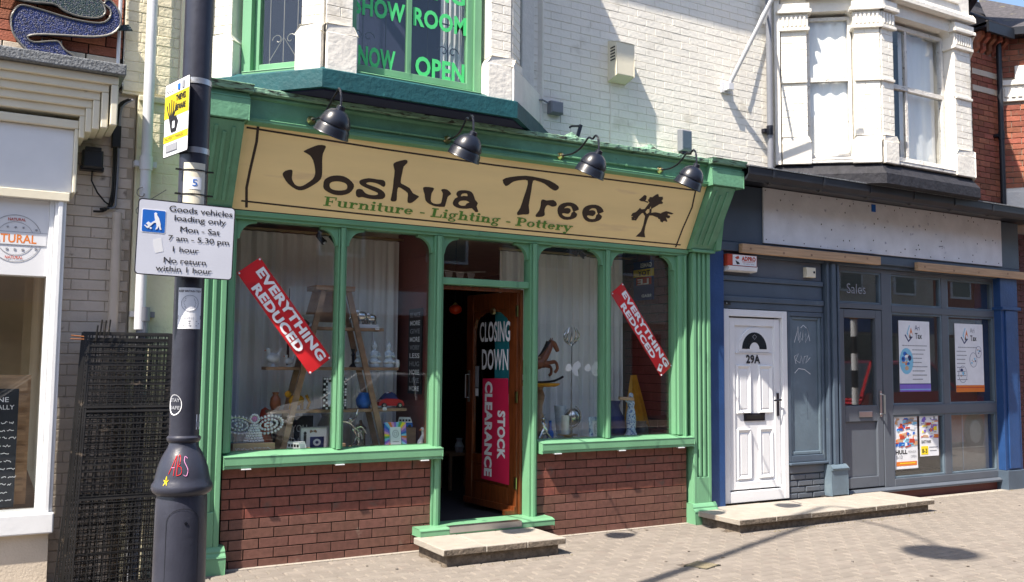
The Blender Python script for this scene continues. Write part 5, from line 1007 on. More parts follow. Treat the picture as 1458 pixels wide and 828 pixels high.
# parking sign
t = thing('loading_sign', (-2.65, -3.15, 1.87), 'white rectangular traffic sign about goods vehicles loading only, on the lamp column', 'traffic sign')
SY = PY-.085; x0, x1, z0, z1 = -2.828, -2.452, 1.870, 2.172
def rrect(x0, z0, x1, z1, r, n=5):
    o = []
    for cx, cz, a in ((x1-r, z0+r, -pi/2), (x1-r, z1-r, 0), (x0+r, z1-r, pi/2), (x0+r, z0+r, pi)):
        o += [(cx+r*cos(a+pi/2*i/n), cz+r*sin(a+pi/2*i/n)) for i in range(n+1)]
    return o
SF = facing((0, SY, 0), (1, .0, 0), (0, 0, 1)); TL = Matrix.Translation((-2.64,0,2.02)) @ Matrix.Rotation(radians(1.0), 4, 'Y') @ Matrix.Translation((2.64,0,-2.02))
SF = TL @ SF
mb = MB(); mb.poly([rrect(x0,z0,x1,z1,.016)], 'pvcg', SF, .0025); mb.build('plate', t)
mb = MB(); T = SF @ Matrix.Translation((0,0,.0026)); mb.poly([rrect(x0,z0,x1,z1,.016), rrect(x0+.004,z0+.004,x1-.004,z1-.004,.013)], 'letterd', T, .001); mb.build('border', t)
mb = MB(); mb.poly([rrect(x0+.004,z0+.004,x1-.004,z1-.004,.013)], 'signw', T, .0008); mb.build('face', t)
T = SF @ Matrix.Translation((0,0,.0036)); mb = MB()
W_ = x1-x0; Hh = z1-z0
def sx(u): return x0+(u-45)/(1010-45)*W_
def sz(v): return z1-(v-52)/(800-52)*Hh
for txt, a, b_, base, cap in (('Goods vehicles',345,978,155,62),('loading only',400,915,242,58),('Mon - Sat',462,858,350,58),('7 am - 5.30 pm',350,955,443,55),('1 hour',400,655,552,55),('No return',318,732,668,58),('within 1 hour',245,795,752,58)):
    for dd in (0, .0006): mb.text(txt, sx(a)+dd, sz(base)+dd*.4, sx(b_)+dd, cap/748*Hh*1.0, 'letterd', T)
mb.build('lettering', t)
mb = MB(); mb.poly([rrect(sx(85), sz(385), sx(318), sz(152), .006)], 'letter', T, .0006); mb.poly([rrect(sx(92), sz(378), sx(312), sz(160), .005)], 'signb', T, .001)
T3 = T @ Matrix.Translation((0,0,.0012)); P_ = lambda L_: [(sx(a), sz(b_)) for a, b_ in L_]
mb.ell(sx(217), sz(197), .0055, .0058, 'letter', T3); mb.poly([P_([(205,210),(232,208),(250,235),(268,290),(270,318),(280,348),(265,350),(250,315),(240,345),(222,350),(232,318),(225,285),(205,285),(150,345),(130,335),(185,282),(215,262),(210,235)])], 'letter', T3)
mb.poly([P_([(128,300),(150,278),(175,292),(152,315)])], 'letter', T3); mb.poly([P_([(112,318),(122,312),(150,335),(140,342)])], 'letter', T3); mb.ell(sx(176), sz(340), .004, .004, 'letter', T3)
mb.build('trolley_symbol', t)
mb = MB(); mb.poly([P_([(205,450),(285,425),(298,500),(310,560),(235,582),(215,520)])], 'lace', T, .0004); mb.build('sticker_residue', t)
mb = MB()
for z in (1.93, 2.11): mb.box(PX-.07, PX+.07, SY+.002, SY+.03, z-.012, z+.012, 'zinc')
mb.build('clamp', t)
# yellow warning sign, seen nearly edge on
t = thing('warning_sign', (-2.68, -3.05, 2.36), 'small yellow and white thieves warning sign seen edge-on at the side of the lamp column', 'sign')
ya = Vector((-2.705, -2.93, 0)); yb = Vector((-2.648, -3.16, 0)); dr = (yb-ya).normalized(); wl = (yb-ya).length
YF = facing((ya.x, ya.y, 2.385), dr, (0,0,1)); hh = .315
mb = MB(); mb.poly([rrect(0,0,wl,hh,.008)], 'letterd', YF, .002); mb.poly([rrect(.003,.003,wl-.003,hh-.003,.007)], 'paper', YF, .0025); mb.build('plate', t)
T = YF @ Matrix.Translation((0,0,.0028)); mb = MB(); mb.rect(.004,.165,wl-.004,.262,'yellow',T); mb.rect(.004,.062,wl-.004,.09,'yellow',T); mb.build('yellow_band', t)
T = T @ Matrix.Translation((0,0,.0014)); mb = MB()
for k in range(5): mb.line([(.03+k*.022,.24-.01*abs(k-2)),(.04+k*.018,.19),(.06+k*.008,.16)],.009,'letterd',T)
mb.poly([[(.05,.165),(.12,.165),(.14,.14),(.12,.10),(.075,.10)],[(.08,.15),(.08,.115),(.11,.115),(.11,.15)]],'letterd',T); mb.text('THIEVES',.115,.225,.21,.026,'letterd',T,bold=.04); mb.text('BEWARE',.115,.185,.21,.026,'letterd',T,bold=.04); mb.text('PROPERTY MARKED',.02,.068,.20,.016,'letterd',T); mb.text('POLICE',.02,.27,.10,.02,'letterd',T); mb.rect(.13,.27,.15,.295,'signb',T); mb.rect(.17,.27,.19,.30,'grayp',T); mb.rect(.03,.02,.14,.05,'grayp',T); mb.build('print', t)
# stickers on the column
t = thing('column_number', (-2.6, -3.13, 2.18), 'cream plate with small number label cable-tied to the lamp column', 'plate')
mb = MB(); onpole(mb, .058, 2.176, 2.345, -.85, .62, 'crpaint', .004, 12); mb.build('plate', t); mb = MB(); onpole(mb, .058, 2.235, 2.285, -.45, .35, 'paper', .0052, 8); mb.build('label_patch', t)
mb = MB(); mb.text('5', -.008, -.014, .010, .03, 'signb'); pole_map(mb, .058, -.1, 2.262, 0, .0062); mb.build('number', t)
mb = MB()
for z in (2.315, 2.215): onpole(mb, .058, z-.003, z+.003, -1.2, 1.2, 'wire', .006, 20); mb.box(PX+.050,PX+.072,PY-.045,PY-.035,z-.003,z+.003,'wire'); mb.box(PX-.078,PX-.055,PY-.045,PY-.035,z-.003,z+.003,'wire')
mb.build('cable_tie', t)
t = thing('printed_sticker', (-2.6, -3.12, 1.66), 'white printed sticker wrapped on the lamp column just below the traffic sign', 'sticker')
mb = MB(); onpole(mb, .0585, 1.665, 1.832, -.92, .72, 'paper', .0012, 14); mb.build('sheet', t)
mb = MB(); mb.ell(0,.02,.034,.034,'grayp',n=20); mb.ell(0,.02,.029,.029,'paper',n=20)
for i in range(7): mb.line([(-.024+.002*abs(i-3),.002+i*.006),(.024-.002*abs(i-3),.002+i*.006)],.003,'grayp')
mb.rect(-.046,-.044,.046,-.028,'letterd'); mb.text('CLEAN IT UP',-.04,-.040,.035,.009,'letter',bold=.03)
for k,(a,b_) in enumerate(((-.03,.03),(-.04,.04),(-.025,.03))): mb.line([(a,-.052-k*.009),((a+b_)/2,-.052-k*.009),(b_,-.052-k*.009)],.0035,'grayp')
mb.text('KEEP BRITAIN TIDY',-.045,.066,.045,.008,'letterd',bold=.02); pole_map(mb, .0585, -.10, 1.748, 0, .0022)
for i, v in enumerate(mb.v): pass
mb.build('print', t)
t = thing('round_sticker', (-2.66, -3.1, 1.35), 'torn round white sticker on the left side of the lamp column, waist high', 'sticker')
mb = MB(); mb.ell(0,0,.033,.042,'paper',n=20); pole_map(mb, .0585, -.95, 1.36, 0, .0012); mb.build('sheet', t)
mb = MB(); mb.text('STAY',-.022,.012,.024,.014,'grayp',bold=.03); mb.text('SAFE',-.022,-.018,.024,.014,'grayp',bold=.03); pole_map(mb, .0585, -.93, 1.36, 0, .002); mb.build('print', t)
t = thing('square_sticker', (-2.55, -3.1, 1.27), 'small square white sticker at the right edge of the lamp column above the collar', 'sticker')
mb = MB(); mb.rect(-.016,-.03,.016,.03,'paper'); pole_map(mb, .0585, .92, 1.29, 0, .0012); mb.build('sheet', t); mb = MB(); mb.rect(-.012,-.02,.012,0,'grayp'); pole_map(mb, .0585, .92, 1.29, 0, .002); mb.build('print', t)
# graffiti on the bell collar
def bell_r(z):
    pr = [(1.02,.119),(1.042,.117),(1.055,.108),(1.075,.104),(1.105,.098),(1.14,.086),(1.165,.074),(1.185,.062),(1.20,.057)]
    for (a, ra), (b_, rb) in zip(pr, pr[1:]):
        if a <= z <= b_: return ra+(rb-ra)*(z-a)/(b_-a)
    return .1
mb = MB()
def tube_on_bell(pts, m, w=.0014):
    P = []
    for u, z in smooth2(pts): r = bell_r(z)+.0012; a = u; P.append((PX+r*sin(a), PY-r*cos(a), z))
    mb.tube(P, w, m, seg=5)
def smooth2(p): 
    q = smooth_path([(a, b_, 0) for a, b_ in p], 3); return [(v.x, v.y) for v in q]
tube_on_bell([(-.72,1.09),(-.62,1.12),(-.52,1.155),(-.48,1.16),(-.50,1.12),(-.52,1.085)],'red'); tube_on_bell([(-.65,1.115),(-.50,1.115)],'pink')
tube_on_bell([(-.40,1.085),(-.38,1.16),(-.30,1.155),(-.30,1.13),(-.38,1.122),(-.24,1.115),(-.24,1.092),(-.40,1.085)],'red')
tube_on_bell([(.02,1.150),(-.08,1.158),(-.12,1.14),(-.04,1.122),(.02,1.105),(-.04,1.083),(-.15,1.088)],'pink')
tube_on_bell([(-.86,1.062),(-.70,1.063)],'yellow'); 
for q in ([(-.78,1.082),(-.72,1.048)],[(-.78,1.082),(-.84,1.046)],[(-.88,1.068),(-.72,1.050)],[(-.68,1.068),(-.85,1.049)]): tube_on_bell(q,'yellow')
tag(mb.build('graffiti'), 'small red and yellow painted letters and star on the bell of the lamp column', 'graffiti')

# ================================================================== leaning wire mesh panels
def mesh_panel(x0, w, y0, zt, lean, loc_label, dense=.05, th=.0023, tall=1.76, seed=0, skew=0):
    # y0: foot distance in front of the wall; leans back to y=-.02 at the top
    t = thing('wire_mesh_panel', (x0+w/2, y0, 0), loc_label, 'mesh panel', 'wire mesh panels leaning together')
    u = Vector((lean, -y0-.03, zt)).normalized(); rt = Vector((1, skew, 0)).normalized(); F = facing((x0, y0, 0), rt, u); Lz = sqrt(lean**2+(y0+.03)**2+zt**2)
    mb = MB(F); e = .007
    for a in ((0,e*1.6,0,Lz),(w-e*1.6,w,0,Lz)): mb.box(a[0],a[1],a[2],a[3],-.006,.006,'wire')
    for a in (0, Lz*.36, Lz*.70, Lz-e*2): mb.box(e*1.6,w-e*1.6,a,a+e*2,-.006,.006,'wire')
    mb.build('frame_bar', t)
    mb = MB(F); x = dense
    while x < w-.02: mb.box(x-th, x+th, .014, Lz-.012+random.uniform(-.004,.012), -.0045, -.0005, 'wire'); x += dense
    z = dense*.9
    while z < Lz-.02: mb.box(.011, w-.011, z-th, z+th, .0005, .0042, 'wire'); z += dense*.9
    mb.build('wire_grid', t); return t
mp = [(-2.78,.56,-.30,1.68,.03,'frontmost black wire mesh panel of the leaning stack beside the lamp column',.045),
      (-2.795,.56,-.285,1.72,.035,'second black wire mesh panel of the leaning stack, just behind the frontmost',.05),
      (-2.81,.56,-.265,1.715,.035,'third black wire mesh panel from the front of the leaning stack',.043),
      (-2.825,.56,-.245,1.72,.038,'fourth black wire mesh panel from the front of the leaning stack',.05),
      (-2.835,.56,-.225,1.725,.04,'fifth black wire mesh panel from the front, near the brick',.047),
      (-2.85,.56,-.205,1.72,.045,'sixth black wire mesh panel from the front, last tall one of the stack',.05),
      (-2.875,.42,-.18,1.66,.10,'shorter black wire mesh panel at the back left with a rusty corner',.055)]
for k, (x0, w, y0, zt, ln, lb, dn) in enumerate(mp):
    t = mesh_panel(x0-.005, w+.02, y0-.12, zt, ln+.06, lb, dn, seed=k)
    mb = MB()
    if k < 4: mb.tube([(x0+.12+.04*k, -.05-.012*k, zt-.02), (x0+.13+.04*k, -.045-.012*k, zt+.09)], .006, 'wire', seg=5); mb.build('end_prong', t)
t = thing('rusty_rod', (-2.8, -.1, 1.68), 'short rusty rod poking out at the top left of the wire mesh panels', 'rod')
mb = MB(); mb.tube([(-2.82,-.10,1.695),(-2.74,-.10,1.688)],.005,'rust',seg=6); mb.build('rod', t); mb = MB(); mb.tube([(-2.825,-.12,1.672),(-2.74,-.12,1.670)],.004,'rust',seg=6); mb.build('wire_end', t)

t = thing('scroll_bracket', (-2.4, -.1, 2.6), 'small curly wrought iron scroll bracket on the white downpipe below the yellow sign', 'bracket')
mb = MB()
for s_, cz in ((1, 2.72), (-1, 2.60)):
    mb.tube([(-2.40+.045*(1-.08*i)*cos(i*.55*s_+1.5*s_), -.045, cz+.045*(1-.08*i)*sin(i*.55*s_+1.5*s_)) for i in range(10)], .004, 'rim', 5)
mb.tube([(-2.37,-.045,2.66),(-2.22,-.06,2.665)], .004, 'rim', 5); mb.tube([(-2.37,-.045,2.66),(-2.24,-.06,2.76)], .003, 'rim', 5); mb.build('scroll', t)
# ================================================================== banners and door posters
def banner(x0, z0, x1, z1, w, label, seed):
    r = Vector((x1-x0, 0, z1-z0)); Lg = r.length; r.normalize(); u = Vector((-r.z, 0, r.x)); F = facing((x0, .054, z0), r, u)
    t = thing('sale_banner', ((x0+x1)/2, .05, min(z0, z1)), label, 'banner'); rnd = random.Random(seed)
    mb = MB(F); n = 24; vs = []
    for i in range(n+1):
        for k in range(5): vs.append((Lg*i/n, w*k/4, .004*sin(i*.9+seed)*(.3+abs(k-2)/2)*.6-.003))
    q = len(vs); vs += [(a, b_, c-.0012) for a, b_, c in vs]
    mb.add(vs, [(i*5+k, (i+1)*5+k, (i+1)*5+k+1, i*5+k+1) for i in range(n) for k in range(4)]+[(q+i*5+k+1, q+(i+1)*5+k+1, q+(i+1)*5+k, q+i*5+k) for i in range(n) for k in range(4)], 'red'); mb.build('sheet', t, smooth=True)
    mb = MB(F @ Matrix.Translation((0,0,.001))); mb.text('EVERYTHING', Lg*.075, w*.575, Lg*.965, w*.33, 'letter', bold=.045); mb.text('REDUCED', Lg*.16, w*.10, Lg*.80, w*.33, 'letter', bold=.045); mb.build('lettering', t)
    mb = MB(F)
    for a, b_ in ((.012,.012),(Lg-.012,.012),(.012,w-.012),(Lg-.012,w-.012)): mb.ell(a, b_, .008, .008, 'paper', th=.004, n=8)
    mb.build('fixing', t)
    return t
banner(-1.693, 2.198, -1.106, 1.430, .215, 'red banner with white EVERYTHING REDUCED lettering slanting across the left shop window', 1)
t = banner(1.797, 2.201, 2.400, 1.413, .175, 'red banner with white EVERYTHING REDUCED lettering slanting across the right shop window', 3)
tt = thing('small_tag', (2.40, .04, 1.47), 'small pale square tag stuck near the lower end of the right-hand red banner', 'tag')
mb = MB(); mb.rect(-.025,-.035,.025,.035,'paper', facing((2.385,.050,1.50),(.8,0,-.3),(.3,0,.8))); mb.build('card', tt); mb = MB(); mb.ell(0,.005,.012,.012,'redp', facing((2.385,.0478,1.50),(.8,0,-.3),(.3,0,.8))); mb.build('print', tt)
DL = DF @ facing((0, .0475, 0), (-1,0,0), (0,0,1))       # drawing plane on the outside of the open leaf, x runs from the far end to the hinge
t = thing('closing_notice', (.8, .5, 1.45), 'hand-painted white CLOSING DOWN lettering on the glass of the open wooden door', 'lettering')
mb = MB(DL); mb.text('CLOSING', -.575, 1.735, -.10, .185, 'letter', bold=.022); mb.text('DOWN', -.535, 1.475, -.125, .19, 'letter', bold=.022); mb.build('lettering', t)
t = thing('clearance_banner', (.8, .5, .45), 'crimson hanging banner reading STOCK CLEARANCE sideways on the open wooden door', 'banner')
mb = MB(DL); mb.poly([[(-.515,1.385),(-.125,1.395),(-.10,.90),(-.095,.445),(-.52,.46),(-.515,.9)]], 'crim', th=.002); mb.build('sheet', t)
RL = DL @ facing((0,0,.0022), (0,-1,0), (1,0,0)); mb = MB(RL)
mb.text('STOCK', -1.10, -.27, -.66, .11, 'letter', bold=.05); mb.text('CLEARANCE', -1.36, -.47, -.49, .11, 'letter', bold=.05); mb.build('lettering', t)
t = thing('teal_cloth', (.85, .4, 1.3), 'teal cloth strip hanging behind the door glass beside the white lettering', 'cloth')
mb = MB(DF); mb.box(.125, .40, -.006, -.001, 1.25, 2.02, 'tealp'); mb.build('cloth', t)
t = thing('opening_hours_card', (.82, .7, 1.3), 'narrow printed card stuck on the far edge of the open wooden door', 'card')
mb = MB(DL); mb.rect(-.64, 1.30, -.585, 1.50, 'grayp'); mb.rect(-.635, 1.22, -.59, 1.29, 'paper'); mb.build('card', t)
t = thing('doorbell', (.8, .4, 1.98), 'small round brass bell above the lettering on the open door', 'bell')
mb = MB(DL); mb.lathe([(.0001,.03),(.03,.02),(.035,0)], 'brass', (-.36,2.01,0), 14); mb.build('bell', t, smooth=True)
# ================================================================== left window display
def small(name, x, y, z, label, cat, group=None): return thing(name, (x, y, z), label, cat, group)
S8 = .80
sf = thing('ladder_shelf', (-.85, .3, .8), 'brown wooden A-frame ladder shelf with three planks in the left shop window', 'shelf')
def beam(mb, a, b_, w, d, m):
    a, b_ = Vector(a), Vector(b_); u = (b_-a).normalized(); r = Vector((0,1,0)).cross(u).normalized(); F = facing(a, r, u); L_ = (b_-a).length; mb.box(-w/2, w/2, 0, L_, -d/2, d/2, m, F)
for y in (.22, .40):
    for a, b_ in (((-1.265,y,S8),(-.955,y,2.11)),((-.40,y,S8),(-.745,y,2.11))): mb = MB(); beam(mb, a, b_, .045, .022, 'shelfw'); mb.build('leg', sf)
mb = MB(); mb.box(-1.03, -.70, .18, .44, 2.11, 2.15, 'shelfw'); mb.prism([(-.99,2.11),(-.72,2.11),(-.66,1.86),(-1.06,1.86)], .39, .40, 'shelfw', 'y'); mb.build('top_step', sf, bev=.004)
for x0, x1, z in ((-1.05,-.42,1.815),(-1.40,-.28,1.488),(-1.36,-.20,1.145)): mb = MB(); mb.box(x0, x1, .235, .385, z-.025, z, 'shelfw'); mb.build('plank', sf, bev=.003)
def prof(name, x, y, z, pr, m, label, cat, seg=18, extra=None, group=None, sx=1, sy=1):
    t = small(name, x, y, z, label, cat, group); mb = MB(); mb.lathe(pr, m, (x, y, z), seg, sx=sx, sy=sy); mb.build('body', t, smooth=True)
    if extra: extra(t)
    return t
# kneeling figures
def statue(x, label):
    t = small('kneeling_figurine', x, .30, 1.488, label, 'figurine', 'pale figurines on the middle plank'); z = 1.488
    mb = MB(); mb.lathe([(.0001,0),(.045,0),(.05,.015),(.045,.03),(.05,.035),(.052,.05),(.035,.07),(.03,.085),(.036,.12),(.03,.135),(.012,.145),(.011,.155),(.020,.165),(.023,.18),(.018,.20),(.008,.208),(.010,.216),(.0001,.224)], 'china', (x,.30,z), 16, sy=.7); mb.build('body', t, smooth=True)
    mb = MB(); mb.tube([(x-.034,.29,z+.125),(x-.042,.275,z+.09),(x-.01,.255,z+.10)], .009, 'china', 6); mb.tube([(x+.034,.29,z+.125),(x+.042,.275,z+.09),(x+.01,.255,z+.10)], .009, 'china', 6); mb.build('arms', t, smooth=True)
    mb = MB(); mb.ball((x-.03,.275,z+.045), .024, 'china', 8, sc=(1,1,.6)); mb.ball((x+.03,.275,z+.045), .024, 'china', 8, sc=(1,1,.6)); mb.build('knees', t, smooth=True)
statue(-.60, 'pale kneeling figurine nearest the ladder leg, leftmost of three on the middle plank'); statue(-.475, 'pale kneeling figurine in the middle of the three on the middle plank'); statue(-.345, 'pale kneeling figurine at the right end of the middle plank')
def hen(x, s, label):
    t = small('hen_ornament', x, .30, 1.488, label, 'ornament'); z = 1.488
    mb = MB(); mb.ball((x,.30,z+.06*s), .042*s, 'china', 12, sc=(1.2,.8,.9)); mb.ball((x-.035*s,.30,z+.115*s), .018*s, 'china', 8); mb.tube([(x-.025*s,.3,z+.07*s),(x-.035*s,.3,z+.11*s)], .015*s, 'china', 6); mb.tube([(x+.03*s,.3,z+.07*s),(x+.055*s,.3,z+.13*s)], [.02*s,.006*s], 'china', 6); mb.build('body', t, smooth=True)
    mb = MB(); mb.lathe([(.03*s,0),(.012*s,.01),(.008*s,.03*s)], 'china', (x,.3,z), 10); mb.build('stand', t); mb = MB(); mb.tube([(x-.05*s,.3,z+.115*s),(x-.062*s,.3,z+.11*s)], .004, 'orange', 5); mb.build('beak', t)
hen(-1.33, 1.15, 'larger pale hen ornament at the left end of the middle plank'); hen(-1.20, .75, 'smaller pale hen ornament beside the larger one on the middle plank')
t = small('elephant_sculpture', -.54, .3, 1.815, 'silvered elephant group sculpture on a white base, on the top plank', 'sculpture'); z = 1.84
mb = MB(); mb.box(-.66,-.46,.26,.34,1.816,1.845,'paper'); mb.build('base', t)
for x, s in ((-.60,1),(-.51,.8)):
    mb = MB(); mb.ball((x,.30,z+.075*s), .052*s, 'silver', 10, sc=(1.15,.7,.8)); mb.ball((x-.055*s,.30,z+.095*s), .03*s, 'silver', 8); mb.tube([(x-.08*s,.3,z+.09*s),(x-.10*s,.3,z+.05*s),(x-.095*s,.3,z+.01)], [.012*s,.008*s,.005*s], 'silver', 6)
    for a, b_ in ((-.035,-.02),(-.03,.02),(.035,-.02),(.03,.02)): mb.tube([(x+a*s,.3+b_,z+.05*s),(x+a*s,.3+b_,z)], .013*s, 'silver', 6)
    mb.ball((x-.04*s,.275,z+.10*s), .025*s, 'silver', 8, sc=(.9,.2,1)); mb.build('elephant', t, smooth=True)
prof('glass_bowl', -1.03, .30, 1.815, [(.0001,0),(.03,0),(.012,.012),(.012,.035),(.05,.06),(.075,.095),(.072,.095),(.045,.062),(.0001,.045)], 'china', 'turquoise glass bowl on the top plank, half hidden by the red banner', 'bowl')
t = small('metal_spire', -1.2, .45, 1.9, 'thin dark metal spire standing behind the red banner', 'ornament'); mb = MB(); mb.tube([(-1.17,.45,1.5),(-1.17,.45,2.13)], [.012,.003], 'black', 6); mb.ball((-1.17,.45,1.86), .035, 'black', 8); mb.build('spire', t)
# picture frames
def pic(name, x0, z0, x1, z1, y, label, bord, mb_, inner, bw=.02, cat='picture frame', lean=0):
    t = small(name, (x0+x1)/2, y, z0, label, cat); T = facing((x0,y,z0),(1,0,0),(0,lean,1)); w, h = x1-x0, z1-z0
    mb = MB(T); mb.poly([[(0,0),(w,0),(w,h),(0,h)],[(bw,bw),(w-bw,bw),(w-bw,h-bw),(bw,h-bw)]], bord, th=.015); mb.build('frame', t); mb = MB(T); mb.rect(bw,bw,w-bw,h-bw,inner,th=.006); mb.build('picture', t); return t, T, w, h
t, T, w, h = pic('picture_frame', -.945, 1.147, -.745, 1.405, .22, 'black and white chequered picture frame on the lowest plank behind the mullion', 'letterd', None, 'china', .038)
mb = MB(T); 
for i in range(9):
    for j in range(12):
        if i in (0,1,7,8) or j in (0,1,10,11):
            if (i+j) % 2 or random.random() < .3: mb.rect(i*w/9+.002, j*h/12+.002, (i+1)*w/9-.003, (j+1)*h/12-.003, 'paper', th=.0165)
mb.build('chequers', t, kind='stuff')
t, T, w, h = pic('picture_frame', -.43, .805, -.235, 1.035, .15, 'rainbow-striped photo frame standing at the front right of the left window', 'violet', None, 'china', .012, lean=.15)
mb = MB(T); cols = ['cyan','signb','violet','pink','yellow','grn','cyan','violet','pink','orange']; n = 30
for i in range(n):
    a0, a1 = 2*pi*i/n, 2*pi*(i+1)/n
    def edge(a, s): 
        k = min(w*s/2/max(1e-6,abs(cos(a))), h*s/2/max(1e-6,abs(sin(a)))); return (w/2+k*cos(a), h/2+k*sin(a))
    mb.poly([[edge(a0,1),edge(a1,1),edge(a1,.55),edge(a0,.55)]] if True else 0, cols[i%10], th=.016)
mb.build('rays', t, kind='stuff'); mb = MB(T); mb.rect(w*.26,h*.18,w*.74,h*.82,'paper',th=.018); mb.ell(w/2,h*.58,.028,.032,'grayp',th=.019,hole=.005); mb.ell(w/2,h*.58,.014,.016,'grayp',th=.019,hole=.004); mb.line([(w*.35,h*.3),(w*.65,h*.3)],.005,'grayp',th=.019); mb.build('card', t)
t, T, w, h = pic('picture_frame', -1.10, .805, -.87, 1.005, .30, 'grey framed picture with a letter, heart and small photo, low in left window', 'grayp', None, 'paper', .008)
mb = MB(T); mb.text('i', .03, .07, .055, .10, 'letterd', th=.009, bold=.05); mb.poly([[(.11,.17),(.085,.15),(.08,.165),(.09,.178),(.11,.165),(.125,.178),(.14,.165),(.135,.15)]],'shelfw',th=.01); mb.rect(.085,.03,.20,.12,'navy',th=.009); mb.ell(.142,.075,.032,.028,'china',th=.010); mb.ell(.142,.075,.014,.012,'navy',th=.011); mb.build('print', t)
t, T, w, h = pic('black_text_board', -1.27, .805, -.94, 1.085, .47, 'black board with pale painted words behind the ladder shelf leg', 'chalk', None, 'chalk', .01, 'text board')
mb = MB(T); mb.text('ALL YOU', .03, .15, .28, .06, 'paper', th=.008); mb.text('NEED IS', .05, .06, .24, .045, 'paper', th=.008); mb.build('lettering', t)
t = small('wooden_text_box', -1.5, .16, .8, 'pinkish wooden box sign with faint white writing at the left end of the display', 'box sign')
mb = MB(); mb.box(-1.665,-1.345,.125,.20,.801,.905,'skin'); mb.build('box', t, bev=.003); T = front(-1.665,.1245,.801); mb = MB(); rnd = random.Random(2)
for k in range(2):
    x = .02
    while x < .29: q = rnd.uniform(.012,.035); mb.line([(x+q*i/6, .062-k*.036+rnd.uniform(-.008,.012)) for i in range(7)], .004, 'paper', T); x += q+.006
mb.build('handwriting', t)
# beaded angel
t = small('beaded_angel', -1.49, .22, .8, 'white beaded angel ornament with spread wings behind the box sign', 'ornament'); cx_, cz_ = -1.485, .90
mb = MB(); mb.lathe([(.075,.0),(.03,.15),(.012,.17)], 'navy', (cx_,.23,.89), 14, sy=.5); mb.ball((cx_,.23,1.085), .026, 'pink', 8); mb.build('dress', t)
mb = MB(); beads = []
for j in range(8):
    n = 11-j
    for i in range(n): a = pi+pi*(i+.5)/n; r = .078-.0075*j; beads.append((cx_+r*cos(a), .23+r*.5*sin(a)-.004, .895+j*.02))
for s_ in (1,-1):
    for ring_, ra, rb in ((24,.112,.068),(16,.068,.038),(7,.028,.014)):
        for i in range(ring_): a = 2*pi*i/ring_; beads.append((cx_+s_*(.115+ra*cos(a)), .235, 1.035+rb*sin(a)+.12*(ra*cos(a)+.02)))
for i in range(12): a = 2*pi*i/12; beads.append((cx_+.032*cos(a), .215, 1.085+.032*sin(a)))
for b_ in beads: mb.ball(b_, .0105, 'letter', 6)
mb.build('beads', t, kind='stuff', smooth=True); mb = MB()
for s_ in (1,-1): mb.tube([(cx_+s_*(.115+.1*cos(2*pi*i/20)),.24,1.035+.06*sin(2*pi*i/20)+.12*.1*cos(2*pi*i/20)) for i in range(21)], .003, 'silver', 5)
mb.build('wing_wire', t)
# toy vans and car
def van(name, x, y, z, s, low, label, rot=0):
    t = small(name, x, y, z, label, 'toy van'); F = frame(x, y, z, rot)
    mb = MB(F); pr = [(-.07,.015),(-.072,.05),(.068,.05),(.075,.02),(.07,.012)]; P_ = lambda q: [(a*s, b_*s) for a, b_ in q]
    mb.prism(P_(pr), -.035*s, .035*s, low, 'y'); mb.build('body', t, bev=.004*s); mb = MB(F); mb.prism(P_([(-.07,.051),(-.066,.092),(-.058,.10),(.048,.10),(.056,.09),(.066,.051)]), -.033*s, .033*s, 'paper', 'y'); mb.build('upper_body', t, bev=.004*s)
    mb = MB(F)
    for k in range(4): mb.box((-.06+.03*k)*s, (-.038+.03*k)*s, -.0342*s, .0342*s, .062*s, .084*s, 'leafd')
    mb.prism(P_([(.058,.062),(.0545,.086),(.0565,.086),(.0605,.062)]), -.028*s, .028*s, 'leafd', 'y'); mb.build('windows', t)
    for a in (-.045, .045):
        for b_ in (-.034, .030): mb = MB(F @ Matrix.Translation((a*s,(b_+.002)*s,.016*s)) @ Matrix.Rotation(pi/2,4,'X')); mb.lathe([(.0001,-.005*s),(.016*s,-.005*s),(.016*s,.006*s),(.0001,.006*s)], 'tyre', seg=12); mb.build('wheel', t)
    mb = MB(F); 
    for b_ in (-.022,.022): mb.ball((.074*s,b_*s,.034*s), .007*s, 'silver', 8)
    mb.build('headlights', t)
van('toy_van', -1.16, .17, S8, 1.0, 'vang', 'mint green and white toy camper van by the ladder leg', -1.05); van('toy_van', -.17, .33, .975, .85, 'signb', 'blue and white toy camper van on a small block, right of the ladder', -.4)
t = small('wooden_block', -.17, .33, .8, 'dark wooden block carrying the blue toy van', 'block'); mb = MB(); mb.box(-.25,-.09,.28,.40,.801,.974,'shelfw'); mb.build('block', t, bev=.003)
t = small('toy_car', -.33, .3, 1.145, 'red toy car with a flag-patterned roof on the lowest plank', 'toy car'); F = frame(-.33,.30,1.147,.0)
mb = MB(F); mb.prism([(-.115,.02),(-.112,.05),(-.085,.07),(-.05,.078),(.06,.075),(.10,.06),(.115,.035),(.112,.018)], -.045, .045, 'redcar', 'y'); mb.build('body', t, bev=.010); mb = MB(F); mb.prism([(-.07,.078),(-.035,.118),(.0,.128),(.03,.120),(.062,.076)], -.036, .036, 'navy', 'y'); mb.build('cabin', t, bev=.008)
mb = MB(F); mb.box(-.03,.025,-.004,.004,.121,.131,'paper'); mb.box(-.006,.004,-.03,.03,.121,.132,'redp'); mb.line([(0,0),(.01,.01)],.001,'redp'); mb.build('flag', t)
for a in (-.07,.072): mb = MB(F @ Matrix.Translation((a,-.045,.022)) @ Matrix.Rotation(pi/2,4,'X')); mb.lathe([(.0001,-.006),(.012,-.004),(.022,-.004),(.022,.012),(.0001,.012)], 'tyre', seg=14); mb.lathe([(.0001,.014),(.012,.0135),(.013,.012)], 'silver', seg=12); mb.build('wheel', t)
